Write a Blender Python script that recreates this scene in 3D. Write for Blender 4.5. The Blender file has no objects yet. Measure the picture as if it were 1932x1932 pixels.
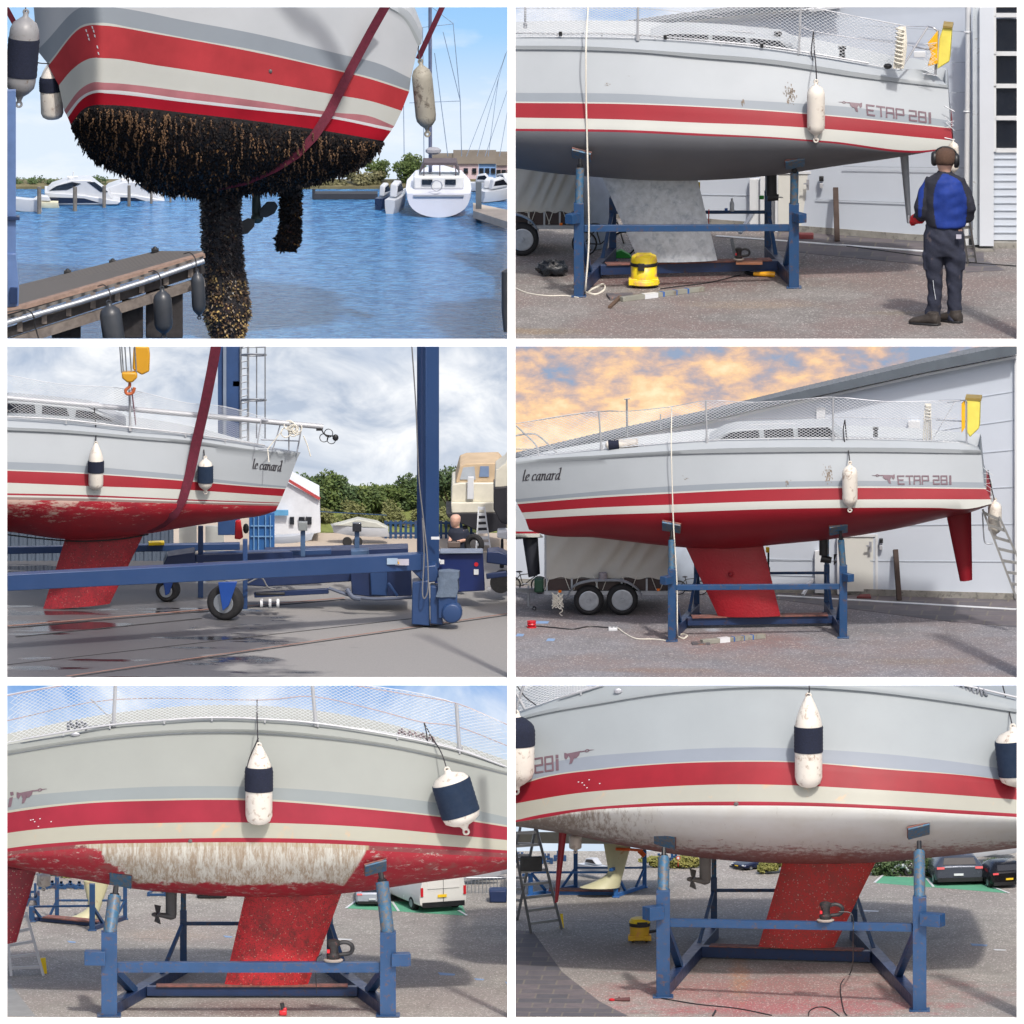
import bpy, bmesh, math, random
from mathutils import Vector, Matrix
R = math.radians
SC = bpy.context.scene
COL = SC.collection
PITCH = R(10.0)
SN, CS = math.sin(PITCH), math.cos(PITCH)
# ------------------------------------------------------------------ camera, sky, sun, exposure
cd = bpy.data.cameras.new('camera'); cam = bpy.data.objects.new('camera', cd); COL.objects.link(cam)
cd.type = 'ORTHO'; cd.ortho_scale = 19.32; cd.clip_end = 600; cd.clip_start = 0.1
fw = Vector((0, CS, -SN)); cam.location = -fw * 110; cam.rotation_euler = (R(90) - PITCH, 0, 0)
SC.camera = cam
SUN_EL, SUN_AZ = 52.0, -20.0           # elevation, degrees left of the line of sight (the sun stands behind the camera, to the right)
w = bpy.data.worlds.new('World'); SC.world = w; w.use_nodes = True
nt = w.node_tree; bg = nt.nodes['Background']
sky = nt.nodes.new('ShaderNodeTexSky'); sky.sky_type = 'NISHITA'; sky.sun_disc = False
sky.sun_elevation = R(SUN_EL); sky.sun_rotation = R(180 + SUN_AZ); sky.air_density = 1.0; sky.dust_density = 4.0; sky.ozone_density = 0.4
nt.links.new(sky.outputs[0], bg.inputs[0]); bg.inputs[1].default_value = 0.15
sl = bpy.data.lights.new('sun', 'SUN'); so = bpy.data.objects.new('sun', sl); COL.objects.link(so)
sl.energy = 2.6; sl.angle = R(3.0); sl.color = (1.0, 0.955, 0.9)
sdir = Vector((-math.sin(R(SUN_AZ)) * math.cos(R(SUN_EL)), -math.cos(R(SUN_AZ)) * math.cos(R(SUN_EL)), math.sin(R(SUN_EL))))
so.rotation_euler = sdir.to_track_quat('Z', 'Y').to_euler()
SC.view_settings.view_transform = 'Standard'; SC.view_settings.look = 'None'
SC.view_settings.exposure = 0.2; SC.view_settings.gamma = 1.0
SC.cycles.max_bounces = 6; SC.cycles.transparent_max_bounces = 12

# ------------------------------------------------------------------ materials
def s2l(c): return tuple(((x / 255.0) / 12.92 if x / 255.0 <= 0.04045 else ((x / 255.0 + 0.055) / 1.055) ** 2.4) for x in c)
MATS = {}
class NG:
 """small helper round a material's node tree"""
 def __init__(s, name):
  s.m = bpy.data.materials.new(name); s.m.use_nodes = True
  s.t = s.m.node_tree; s.b = s.t.nodes['Principled BSDF']; s.out = s.t.nodes['Material Output']
  s._pos = None
 def n(s, ty, **kw):
  x = s.t.nodes.new('ShaderNode' + ty)
  for k, v in kw.items(): setattr(x, k, v)
  return x
 def l(s, a, b): s.t.links.new(a, b)
 def pos(s):
  if s._pos is None: s._pos = s.n('NewGeometry').outputs['Position']
  return s._pos
 def mapped(s, scale=(1, 1, 1), rot=(0, 0, 0), loc=(0, 0, 0)):
  m = s.n('Mapping'); s.l(s.pos(), m.inputs[0])
  m.inputs['Scale'].default_value = scale; m.inputs['Rotation'].default_value = rot; m.inputs['Location'].default_value = loc
  return m.outputs[0]
 def noise(s, scale, detail=4, rough=0.55, vec=None, dist=0.0, out=0):
  x = s.n('TexNoise'); x.inputs['Scale'].default_value = scale; x.inputs['Detail'].default_value = detail
  x.inputs['Roughness'].default_value = rough; x.inputs['Distortion'].default_value = dist
  s.l(vec if vec is not None else s.pos(), x.inputs['Vector']); return x.outputs[out]
 def vor(s, scale, vec=None, feature='F1', out='Distance'):
  x = s.n('TexVoronoi', feature=feature); x.inputs['Scale'].default_value = scale
  s.l(vec if vec is not None else s.pos(), x.inputs['Vector']); return x.outputs[out]
 def ramp(s, fac, stops, interp='LINEAR'):
  r = s.n('ValToRGB'); r.color_ramp.interpolation = interp; e = r.color_ramp.elements
  while len(e) < len(stops): e.new(0.5)
  for k, (p, c) in enumerate(stops):
   e[k].position = p; c = (c, c, c) if isinstance(c, (int, float)) else c; e[k].color = (c[0], c[1], c[2], 1)
  s.l(fac, r.inputs[0]); return r.outputs[0]
 def math(s, op, a, b=None, clamp=False):
  x = s.n('Math', operation=op, use_clamp=clamp)
  for k, v in enumerate((a, b)):
   if v is None: continue
   if isinstance(v, (int, float)): x.inputs[k].default_value = v
   else: s.l(v, x.inputs[k])
  return x.outputs[0]
 def mix(s, fac, a, b, blend='MIX'):
  x = s.n('MixRGB', blend_type=blend)
  for k, v in enumerate((fac, a, b)):
   if isinstance(v, (int, float)): x.inputs[k].default_value = v if k == 0 else (v, v, v, 1)
   elif isinstance(v, tuple): x.inputs[k].default_value = (v[0], v[1], v[2], 1)
   else: s.l(v, x.inputs[k])
  return x.outputs[0]
 def sep(s, vec=None):
  x = s.n('SeparateXYZ'); s.l(vec if vec is not None else s.pos(), x.inputs[0]); return x.outputs
 def base(s, c):
  if isinstance(c, tuple): s.b.inputs['Base Color'].default_value = (c[0], c[1], c[2], 1)
  else: s.l(c, s.b.inputs['Base Color'])
 def rough(s, v):
  if isinstance(v, (int, float)): s.b.inputs['Roughness'].default_value = v
  else: s.l(v, s.b.inputs['Roughness'])
 def bump(s, h, strength=0.3, dist=0.02):
  x = s.n('Bump'); x.inputs['Strength'].default_value = strength; x.inputs['Distance'].default_value = dist
  s.l(h, x.inputs['Height']); s.l(x.outputs[0], s.b.inputs['Normal'])

def mat(name, col, rough=0.5, metal=0.0, var=0.12, rv=0.1, scale=3.0, bump=0.0, bscale=40.0, dirt=None, dirt_amt=0.0, dscale=6.0, spec=None, lin=False):
 """plain surface with some unevenness: col in sRGB 0..255 of the real thing, dirt another colour laid on in blotches"""
 if name in MATS: return MATS[name]
 g = NG(name); c = col if lin else s2l(col)
 n = g.noise(scale, 5, 0.6)
 lo = tuple(x * (1 - var) for x in c); hi = tuple(min(1, x * (1 + var)) for x in c)
 cc = g.ramp(n, [(0.3, lo), (0.7, hi)])
 if dirt:
  d = g.noise(dscale, 8, 0.7, dist=0.4)
  f = g.ramp(d, [(0.62 - 0.3 * dirt_amt, 0.0), (0.72 - 0.2 * dirt_amt, 1.0)])
  cc = g.mix(f, cc, s2l(dirt))
 g.base(cc)
 rn = g.noise(scale * 3.3, 3)
 g.rough(g.ramp(rn, [(0.2, max(0.02, rough - rv)), (0.8, min(1, rough + rv))]))
 g.b.inputs['Metallic'].default_value = metal
 if spec is not None: g.b.inputs['Specular IOR Level'].default_value = spec
 if bump: g.bump(g.noise(bscale, 4), bump)
 MATS[name] = g.m; return g.m

# ------------------------------------------------------------------ stages: six yards side by side on three terraces
DEPTH = 18.0
class Stage:
 """u, v: position as read in one photo panel (200 per metre-like unit); d: distance in from the terrace's front edge"""
 def __init__(s, ox, oy, Y0, u0, u1, v0, v1):
  s.ox, s.oy, s.Y0, s.u0, s.u1, s.v0, s.v1 = ox, oy, Y0, u0, u1, v0, v1
  s.xl, s.xr, s.Vt, s.Vb = s.X(u0), s.X(u1), s.V(v0), s.V(v1)
  s.zg = (s.Vb - Y0 * SN) / CS
 K = 0.0                            # the harbour basin lies lower: its far half stands K further back
 def X(s, u): return (s.ox + u / 2 - 966) / 100
 def V(s, v): return (966 - s.oy - v / 2) / 100
 def p(s, u, v, d):
  Y = s.Y0 + d + (s.K if d > 10 else 0); return Vector((s.X(u), Y, (s.V(v) - Y * SN) / CS))
 def g(s, u, v, h=0.0):            # point on the ground (h above it, keeping v of its foot)
  Y = (s.V(v) - s.zg * CS) / SN; return Vector((s.X(u), Y, s.zg + h))
 def gd(s, v): return (s.V(v) - s.zg * CS) / SN - s.Y0       # depth of a ground point seen at v
 def at(s, u, d, h=0.0): return Vector((s.X(u), s.Y0 + d + (s.K if d > 10 else 0), s.zg + h))
 def vg(s, d): return s.v1 - d * SN * 200
ROWY = [2 * (DEPTH + 0.4), DEPTH + 0.4, 0.0]
P1 = Stage(0, 0, ROWY[0], 27, 1915, 27, 1276)
P1.K = 8.4; P1.zg -= P1.K * SN / CS
P2 = Stage(966, 0, ROWY[0], 13, 1905, 27, 1276)
P3 = Stage(0, 647.2, ROWY[1], 27, 1915, 13, 1259)
P4 = Stage(966, 647.2, ROWY[1], 13, 1905, 13, 1259)
P5 = Stage(0, 1284.8, ROWY[2], 27, 1915, 17, 1267)
P6 = Stage(966, 1284.8, ROWY[2], 13, 1905, 17, 1267)

# ------------------------------------------------------------------ mesh builder
ORG = {}
def origin_of(o):
 return ORG.get(o.name, Vector((0, 0, 0))) if o else Vector((0, 0, 0))
def interp(pts, x):
 """monotone piecewise cubic through sorted (x, y)"""
 if x <= pts[0][0]: 
  (a, b), (c, d) = pts[0][:2], pts[1][:2]; return b + (d - b) * (x - a) / (c - a)
 if x >= pts[-1][0]:
  (a, b), (c, d) = pts[-2][:2], pts[-1][:2]; return d + (d - b) * (x - c) / (c - a)
 n = len(pts)
 for i in range(n - 1):
  if x <= pts[i + 1][0]: break
 x0, y0 = pts[i]; x1, y1 = pts[i + 1]; h = x1 - x0; dl = (y1 - y0) / h
 def sl_(k):
  if k <= 0 or k >= n - 1: return (pts[1][1] - pts[0][1]) / (pts[1][0] - pts[0][0]) if k <= 0 else (pts[-1][1] - pts[-2][1]) / (pts[-1][0] - pts[-2][0])
  h0 = pts[k][0] - pts[k - 1][0]; h1 = pts[k + 1][0] - pts[k][0]
  return ((pts[k][1] - pts[k - 1][1]) / h0 * h1 + (pts[k + 1][1] - pts[k][1]) / h1 * h0) / (h0 + h1)
 m0, m1 = sl_(i), sl_(i + 1); t = (x - x0) / h
 return (2 * t**3 - 3 * t**2 + 1) * y0 + (t**3 - 2 * t**2 + t) * h * m0 + (-2 * t**3 + 3 * t**2) * y1 + (t**3 - t**2) * h * m1
def lerp(a, b, t): return a + (b - a) * t
def spline(pts, n=8):
 """Catmull-Rom through 3-D points"""
 pts = [Vector(p) for p in pts]
 if len(pts) < 3: return pts
 q = [pts[0] * 2 - pts[1]] + pts + [pts[-1] * 2 - pts[-2]]; out = []
 for i in range(1, len(q) - 2):
  for k in range(n):
   t = k / n; a, b, c, d = q[i - 1], q[i], q[i + 1], q[i + 2]
   out.append(0.5 * ((2 * b) + (c - a) * t + (2 * a - 5 * b + 4 * c - d) * t * t + (3 * b - a - 3 * c + d) * t**3))
 out.append(pts[-1]); return out

class MB:
 def __init__(s): s.v = []; s.f = []; s.m = []; s.mi = 0
 def mat(s, i): s.mi = i; return s
 def add(s, vs, fs):
  o = len(s.v); s.v += [Vector(p) for p in vs]
  for f in fs: s.f.append(tuple(i + o for i in f)); s.m.append(s.mi)
  return s
 def box(s, c, sz, rot=None, taper=None):
  c = Vector(c); hx, hy, hz = sz[0] / 2, sz[1] / 2, sz[2] / 2; vs = []
  for z in (-1, 1):
   k = taper if (taper and z > 0) else 1
   for x, y in ((-1, -1), (1, -1), (1, 1), (-1, 1)):
    p = Vector((x * hx * k, y * hy * k, z * hz))
    if rot is not None: p = rot @ p
    vs.append(c + p)
  return s.add(vs, [(3, 2, 1, 0), (4, 5, 6, 7), (0, 1, 5, 4), (1, 2, 6, 5), (2, 3, 7, 6), (3, 0, 4, 7)])
 def beam(s, a, b, w_, h_, up=(0, 0, 1)):
  a, b = Vector(a), Vector(b); d = (b - a); L = d.length
  if L < 1e-6: return s
  d.normalize(); upv = Vector(up)
  x = d.cross(upv)
  if x.length < 1e-3: x = d.cross(Vector((0, 1, 0)))
  x.normalize(); z = x.cross(d).normalized(); vs = []
  for e in (a, b):
   for i, j in ((-1, -1), (1, -1), (1, 1), (-1, 1)): vs.append(e + x * (i * w_ / 2) + z * (j * h_ / 2))
  return s.add(vs, [(0, 1, 2, 3), (7, 6, 5, 4), (0, 4, 5, 1), (1, 5, 6, 2), (2, 6, 7, 3), (3, 7, 4, 0)])
 def tube(s, pts, r, n=8, cap=True):
  pts = [Vector(p) for p in pts]; N = len(pts); rr = r if isinstance(r, (list, tuple)) else [r] * N
  vs = []; prev = None
  for i, p in enumerate(pts):
   d = (pts[min(i + 1, N - 1)] - pts[max(i - 1, 0)])
   if d.length < 1e-9: d = Vector((0, 0, 1))
   d.normalize()
   if prev is None:
    x = d.cross(Vector((0, 0, 1)))
    if x.length < 1e-2: x = d.cross(Vector((0, 1, 0)))
   else: x = prev - d * prev.dot(d)
   if x.length < 1e-6: x = d.orthogonal()
   x.normalize(); prev = x; y = d.cross(x)
   for k in range(n):
    a = 2 * math.pi * k / n; vs.append(p + (x * math.cos(a) + y * math.sin(a)) * rr[i])
  fs = [(i * n + k, i * n + (k + 1) % n, (i + 1) * n + (k + 1) % n, (i + 1) * n + k) for i in range(N - 1) for k in range(n)]
  if cap: fs += [tuple(range(n))[::-1], tuple((N - 1) * n + k for k in range(n))]
  return s.add(vs, fs)
 def cyl(s, a, b, r, n=16): return s.tube([a, b], r, n)
 def lathe(s, o, axis, prof, n=24, mis=None):
  """prof: (distance along axis, radius[, mat])"""
  o = Vector(o); ax = Vector(axis).normalized(); x = ax.orthogonal().normalized(); y = ax.cross(x); vs = []; N = len(prof)
  for q in prof:
   for k in range(n):
    a = 2 * math.pi * k / n; vs.append(o + ax * q[0] + (x * math.cos(a) + y * math.sin(a)) * max(q[1], 1e-4))
  off = len(s.v); s.v += vs
  for i in range(N - 1):
   m_ = prof[i][2] if len(prof[i]) > 2 else s.mi
   for k in range(n):
    s.f.append((off + i * n + k, off + i * n + (k + 1) % n, off + (i + 1) * n + (k + 1) % n, off + (i + 1) * n + k)); s.m.append(m_)
  s.f.append(tuple(off + k for k in range(n))[::-1]); s.m.append(prof[0][2] if len(prof[0]) > 2 else s.mi)
  s.f.append(tuple(off + (N - 1) * n + k for k in range(n))); s.m.append(prof[-1][2] if len(prof[-1]) > 2 else s.mi)
  return s
 def prism(s, front, off):
  """polygon (list of points) pushed along vector off"""
  n = len(front); f = [Vector(p) for p in front]; off = Vector(off)
  return s.add(f + [p + off for p in f], [tuple(range(n)), tuple(range(n, 2 * n))[::-1]] + [((i + 1) % n, i, n + i, n + (i + 1) % n) for i in range(n)])
 def grid(s, rows, close=False, mats=None):
  o = len(s.v); m = len(rows[0])
  for r in rows: s.v += [Vector(p) for p in r]
  for i in range(len(rows) - 1):
   for k in range(m if close else m - 1):
    k2 = (k + 1) % m
    s.f.append((o + i * m + k, o + i * m + k2, o + (i + 1) * m + k2, o + (i + 1) * m + k)); s.m.append(mats[i] if mats else s.mi)
  return s
 def ball(s, c, r, n=12, squash=(1, 1, 1), rot=None):
  c = Vector(c); rows = []
  for i in range(n // 2 + 1):
   th = math.pi * i / (n // 2); row = []
   for k in range(n):
    a = 2 * math.pi * k / n
    p = Vector((math.sin(th) * math.cos(a) * squash[0], math.sin(th) * math.sin(a) * squash[1], math.cos(th) * squash[2])) * r
    if rot is not None: p = rot @ p
    row.append(c + p)
   rows.append(row)
  return s.grid(rows, close=True)
 def torus(s, c, R_, r, axis=(0, 1, 0), n=24, m=8):
  c = Vector(c); ax = Vector(axis).normalized(); x = ax.orthogonal().normalized(); y = ax.cross(x); rows = []
  for i in range(n + 1):
   a = 2 * math.pi * i / n; d = x * math.cos(a) + y * math.sin(a)
   rows.append([c + d * (R_ + r * math.cos(2 * math.pi * k / m)) + ax * (r * math.sin(2 * math.pi * k / m)) for k in range(m)])
  return s.grid(rows, close=True)
 def build(s, name, mats, parent=None, clip=None, smooth=None, bevel=0.0, fill=True, tag_=None, seg=2):
  me = bpy.data.meshes.new(name); org = origin_of(parent)
  me.from_pydata([v - org for v in s.v], [], s.f)
  mats = mats if isinstance(mats, (list, tuple)) else [mats]
  for m_ in mats: me.materials.append(m_)
  for i, p in enumerate(me.polygons): p.material_index = min(s.m[i], len(mats) - 1)
  if clip is not None:
   xs = [v.x for v in s.v]; Vs = [v.y * SN + v.z * CS for v in s.v]
   cuts = []
   if min(xs) < clip.xl - 1e-4: cuts.append((Vector((clip.xl, 0, 0)), Vector((-1, 0, 0))))
   if max(xs) > clip.xr + 1e-4: cuts.append((Vector((clip.xr, 0, 0)), Vector((1, 0, 0))))
   if max(Vs) > clip.Vt + 1e-4: cuts.append((Vector((0, SN, CS)) * clip.Vt, Vector((0, SN, CS))))
   if min(Vs) < clip.Vb - 1e-4: cuts.append((Vector((0, SN, CS)) * clip.Vb, Vector((0, -SN, -CS))))
   if cuts:
    bm = bmesh.new(); bm.from_mesh(me)
    for co, no in cuts:
     r = bmesh.ops.bisect_plane(bm, geom=bm.verts[:] + bm.edges[:] + bm.faces[:], plane_co=co - org, plane_no=no, clear_outer=True)
     if fill:
      es = [e for e in r['geom_cut'] if isinstance(e, bmesh.types.BMEdge) and e.is_boundary]
      if es:
       try: bmesh.ops.holes_fill(bm, edges=es, sides=0)
       except Exception: pass
    bm.to_mesh(me); bm.free()
  if smooth is None: smooth = 35
  if smooth:
   for p in me.polygons: p.use_smooth = True
   try: me.set_sharp_from_angle(angle=R(smooth))
   except Exception: pass
  bm = bmesh.new(); bm.from_mesh(me); bmesh.ops.recalc_face_normals(bm, faces=bm.faces); bm.to_mesh(me); bm.free()
  o = bpy.data.objects.new(name, me); COL.objects.link(o)
  if parent: o.parent = parent
  ORG[o.name] = org
  if bevel:
   bv = o.modifiers.new('bevel', 'BEVEL'); bv.width = bevel; bv.segments = seg; bv.limit_method = 'ANGLE'; bv.angle_limit = R(40); bv.harden_normals = False
  if tag_: tag(o, *tag_)
  return o
def tag(o, label=None, cat=None, group=None, kind=None):
 if label: o['label'] = label
 if cat: o['category'] = cat
 if group: o['group'] = group
 if kind: o['kind'] = kind
 return o
def thing(name, loc, label, cat, group=None):
 o = bpy.data.objects.new(name, None); COL.objects.link(o); o.location = loc; o.empty_display_size = 0.1
 ORG[o.name] = Vector(loc); return tag(o, label, cat, group)
def copy_thing(root, delta, label=None, rotz=0.0, scale=1.0, group=None):
 r = root.copy(); COL.objects.link(r); r.location = Vector(root.location) + Vector(delta); r.rotation_euler = (0, 0, rotz); r.scale = (scale,) * 3
 if label: r['label'] = label
 if group: r['group'] = group
 ORG[r.name] = Vector(r.location)
 for ch in list(root.children):
  c = ch.copy(); COL.objects.link(c); c.parent = r
  for g_ in list(ch.children):
   d = g_.copy(); COL.objects.link(d); d.parent = c
 return r
def struct(mb, name, mats, **kw):
 o = mb.build(name, mats, **kw); o['kind'] = 'structure'; return o

# ------------------------------------------------------------------ shared materials
WHITE_WALL = mat('white_render', (250, 250, 250), 0.8, var=0.02)
STEEL = mat('stainless_steel', (176, 178, 184), 0.45, 0.6, var=0.08)
GALV = mat('galvanised_steel', (165, 170, 176), 0.42, 0.7, var=0.15, scale=8)
ALU = mat('aluminium', (176, 178, 182), 0.55, 0.3, var=0.06)
BLACKP = mat('black_plastic', (28, 29, 32), 0.45, var=0.2)
RUBBER = mat('tyre_rubber', (34, 34, 36), 0.8, var=0.25, scale=12)
DARKROPE = mat('dark_rope', (52, 50, 54), 0.9, var=0.3, scale=60)
WHITEROPE = mat('white_rope', (214, 210, 198), 0.9, var=0.15, scale=60)
FENDW = mat('fender_white', (214, 208, 198), 0.45, var=0.06, dirt=(150, 128, 110), dirt_amt=0.25, dscale=7)
NAVY = mat('navy_cloth', (20, 27, 48), 0.9, var=0.3, scale=30, bump=0.4, bscale=90)
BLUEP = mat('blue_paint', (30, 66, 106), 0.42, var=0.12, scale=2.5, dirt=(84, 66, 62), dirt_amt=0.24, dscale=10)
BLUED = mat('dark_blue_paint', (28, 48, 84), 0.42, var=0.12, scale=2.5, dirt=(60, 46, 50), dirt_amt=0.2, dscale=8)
BLUEW = mat('worn_blue_post_paint', (44, 92, 124), 0.5, var=0.2, scale=9, dirt=(104, 92, 80), dirt_amt=0.55, dscale=13)
YELLOWP = mat('yellow_plastic', (232, 200, 20), 0.4, var=0.05, dirt=(176, 130, 40), dirt_amt=0.15, dscale=8)
REDP = mat('red_plastic', (190, 28, 40), 0.4, var=0.08)
NETM = mat('white_net_cord', (205, 208, 212), 0.7, var=0.05)
GLASSD = mat('dark_glass', (26, 30, 38), 0.08, var=0.2, spec=0.8)
WHITEP = mat('white_paint', (206, 209, 212), 0.4, var=0.03)

# ------------------------------------------------------------------ white gutters between the six panels, built as walls and posts
def terraces():
 b = MB()                                    # the white wall that closes the back
 b.box((0, ROWY[0] + DEPTH + 10.2, 0), (26, 0.4, 54)); struct(b, 'wall', WHITE_WALL)
 b = MB(); b.box((0, -6.21, P5.zg - 0.45), (40, 12.0, 0.3)); struct(b, 'bounce_floor', WHITE_WALL)  # white floor added in front, bounces light up under the lowest hulls
 for S, y in ((P5, 0.0), (P3, ROWY[1]), (P1, ROWY[0])):
  b = MB(); zt = (S.Vb - y * SN) / CS - 0.012
  b.box((0, y - 0.1, zt - 1.5), (19.8, 0.2, 3.0)); struct(b, 'gutter_wall', WHITE_WALL)
 for k, (S, y) in enumerate(((P5, ROWY[2]), (P3, ROWY[1]), (P1, ROWY[0]))):
  b = MB(); h = (S.Vt - S.Vb) / CS + 0.03; zt = (S.Vb - y * SN) / CS - 0.012
  for xa, xb in ((-9.9, P5.xl), (P6.xr, 9.9)): b.box(((xa + xb) / 2, y - 0.06, zt + h / 2 + 0.002), (xb - xa, 0.1, h))
  b.box(((P5.xr + P6.xl) / 2, y - 0.06, zt + h / 2 + 0.002), (P6.xl - P5.xr + 0.004, 0.1, h)); struct(b, 'gutter_post', WHITE_WALL)
terraces()

def sky_wall(S, m, d=DEPTH, zlow=None):
 """a stretch of sky beyond the yard, standing on the horizon behind everything"""
 b = MB(); Y = S.Y0 + d; zt = (S.Vt - Y * SN) / CS; zb = S.zg - 0.3
 b.add([(S.xl, Y, zb), (S.xr, Y, zb), (S.xr, Y, zt), (S.xl, Y, zt)], [(0, 1, 2, 3)])
 return struct(b, 'sky', m, smooth=0)
def ground(S, m, name='ground', d=DEPTH, z=0.0, poly=None):
 b = MB()
 if poly is None: poly = [(S.xl, S.Y0), (S.xr, S.Y0), (S.xr, S.Y0 + d), (S.xl, S.Y0 + d)]
 b.prism([(x, y, S.zg + z) for x, y in poly][::-1], (0, 0, -0.1 if z == 0 else -0.002)); return struct(b, name, m, smooth=0, clip=S if z else None)
# ------------------------------------------------------------------ boats
def gel(name, col, rough=0.5, dirt=None, amt=0.0, ds=5.0, var=0.04): 
 return mat(name, col, rough, var=var, rv=0.02, spec=0.3, scale=0.9, dirt=dirt, dirt_amt=amt, dscale=ds)
GEL = gel('hull_white', (160, 166, 171)); GELW = gel('hull_cream_white', (180, 182, 177))
GREYS = gel('hull_grey_stripe', (133, 141, 149)); REDS = gel('hull_red_stripe', (140, 27, 40), var=0.1)
REDT = gel('hull_thin_red_line', (140, 34, 50), var=0.15); RAIL = gel('rail_moulding', (150, 156, 160))
GREYT = gel('hull_grey_brown_line', (130, 112, 108), var=0.2)
LOGO = mat('logo_mauve', (104, 82, 92), 0.5)
LETTER = mat('letter_dark', (58, 56, 62), 0.5)
class Hull:
 """rows: [(points (u,v) left to right, depth factor)] from deck edge down; the last is the bottom outline (depth factor unused)"""
 def __init__(s, S, dc, beam, rows, sub=10, nt=72, far_drop=0.0, pw=2.0):
  s.S, s.dc, s.beam, s.rows, s.sub, s.nt, s.pw = S, dc, beam, rows, sub, nt, pw; s.fd = far_drop; s.bu = None
 def u(s, k, t): p = s.rows[k][0]; return lerp(p[0][0], p[-1][0], t)
 def b(s, t, u=0): return max(0.012, interp(s.bu, u) if s.bu else interp(s.beam, t))
 def lines(s):
  """sampled lines: (t -> (u, v, h)), one for each grid row"""
  L = []
  K = len(s.rows)
  R0 = [[(s.u(k, t), interp(s.rows[k][0], s.u(k, t)), s.rows[k][1]) for t in s.ts()] for k in range(K - 1)]
  s.band = []
  for k in range(K - 1):
   if k:
    gap = max(b[1] - a[1] for a, b in zip(R0[k - 1], R0[k])); n = max(1, int(gap / 22))
    for j in range(1, n): L.append([tuple(lerp(x, y, j / n) for x, y in zip(a, b)) for a, b in zip(R0[k - 1], R0[k])])
    s.band += [k - 1] * n
   L.append(R0[k])
  h0 = s.rows[K - 2][1]
  for j in range(1, s.sub + 1):
   a = math.pi / 2 * j / s.sub; g = math.sin(a); hf = math.cos(a) ** (2.0 / s.pw) * h0 if j < s.sub else 0.0; row = []
   for t in s.ts():
    u = lerp(s.u(K - 2, t), s.u(K - 1, t), g); v0 = interp(s.rows[K - 2][0], s.u(K - 2, t)); v1 = interp(s.rows[K - 1][0], s.u(K - 1, t))
    row.append((u, lerp(v0, v1, g), hf))
   L.append(row)
  return L
 def ts(s): return [i / s.nt for i in range(s.nt + 1)]
 def build(s, name, mats, parent, deckmat, clip, endcap=(True, True), capmat=None):
  L = s.lines(); ts = s.ts(); near, far = [], []
  for i, row in enumerate(L):
   a, c = [], []
   for t, (u, v, h) in zip(ts, row):
    q = s.S.p(u, v, s.dc - s.b(t, u) * h); a.append(q); z = q.z - (s.fd * min(1, s.b(t, u) * .8) ** 1.5 if i == 0 else 0); c.append(Vector((q.x, s.S.Y0 + s.dc + s.b(t, u) * h, z)))
   near.append(a); far.append(c)
  nb = len(s.rows) - 1
  bm_ = s.band + [nb - 1] * s.sub
  mb = MB(); mb.grid(near, mats=bm_); mb.grid([r[::-1] for r in far], mats=bm_)
  nd = len(mats); mb.mi = nd
  mid = [(a + c) / 2 + Vector((0, 0, 0.05 * (a - c).length / 2)) for a, c in zip(near[0], far[0])]
  mb.grid([near[0], mid]); mb.grid([mid, far[0]])
  for e, on in zip((0, -1), endcap):
   if not on: continue
   for i in range(len(L) - 1):
    mb.mi = bm_[i] if capmat is None else nd + 1
    mb.add([near[i][e], near[i + 1][e], far[i + 1][e], far[i][e]], [(0, 1, 2, 3)])
  s.L = L
  return mb.build(name, list(mats) + [deckmat] + ([capmat] if capmat else []), parent=parent, clip=clip, smooth=50)
 def depth(s, u, v):
  """depth of the near side under photo position (u, v)"""
  if not hasattr(s, 'L'): s.L = s.lines()
  L, ts = s.L, s.ts(); best = []
  for row in L:
   # bracket by u
   n = len(row); f = (u - row[0][0]) / (row[-1][0] - row[0][0]) * (n - 1); i = int(max(0, min(n - 2, math.floor(f)))); q = min(1, max(0, f - i))
   best.append((lerp(row[i][1], row[i + 1][1], q), s.dc - s.b(lerp(ts[i], ts[i + 1], q), u) * lerp(row[i][2], row[i + 1][2], q)))
  if v <= best[0][0]: return best[0][1]
  for a, c in zip(best, best[1:]):
   if v <= c[0]: return lerp(a[1], c[1], (v - a[0]) / max(1e-6, c[0] - a[0]))
  return best[-1][1]
 def on(s, u, v, off=0.0): return s.S.p(u, v, s.depth(u, v) - off)

def decal(mb_or_none, H, polys, name, m, parent, off=0.011, clip=None, smooth=0):
 """flat lettering laid on the hull: polys of photo positions"""
 mb = MB()
 for poly in polys:
  mb.prism([H.on(u, v, off) for u, v in poly], Vector((0, off * 0.8, 0)))
 return mb.build(name, m, parent=parent, clip=clip, smooth=0)
def stroke(pts, w_, n=0):
 """polyline to quads of width w_"""
 out = []
 for (a, b), (c, d) in zip(pts, pts[1:]):
  L = math.hypot(c - a, d - b) or 1; nx, ny = -(d - b) / L * w_ / 2, (c - a) / L * w_ / 2; ex, ey = (c - a) / L * w_ * 0.3, (d - b) / L * w_ * 0.3
  out.append([(a + nx - ex, b + ny - ey), (c + nx + ex, d + ny + ey), (c - nx + ex, d - ny + ey), (a - nx - ex, b - ny - ey)])
 return out
def nib(pts, wx, wy):
 """broad pen held aslant: quads swept by the vector (wx, wy)"""
 out = []
 for (a, b), (c, d) in zip(pts, pts[1:]):
  out.append([(a - wx, b - wy), (c - wx, d - wy), (c + wx, d + wy), (a + wx, b + wy)])
 return out
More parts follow.
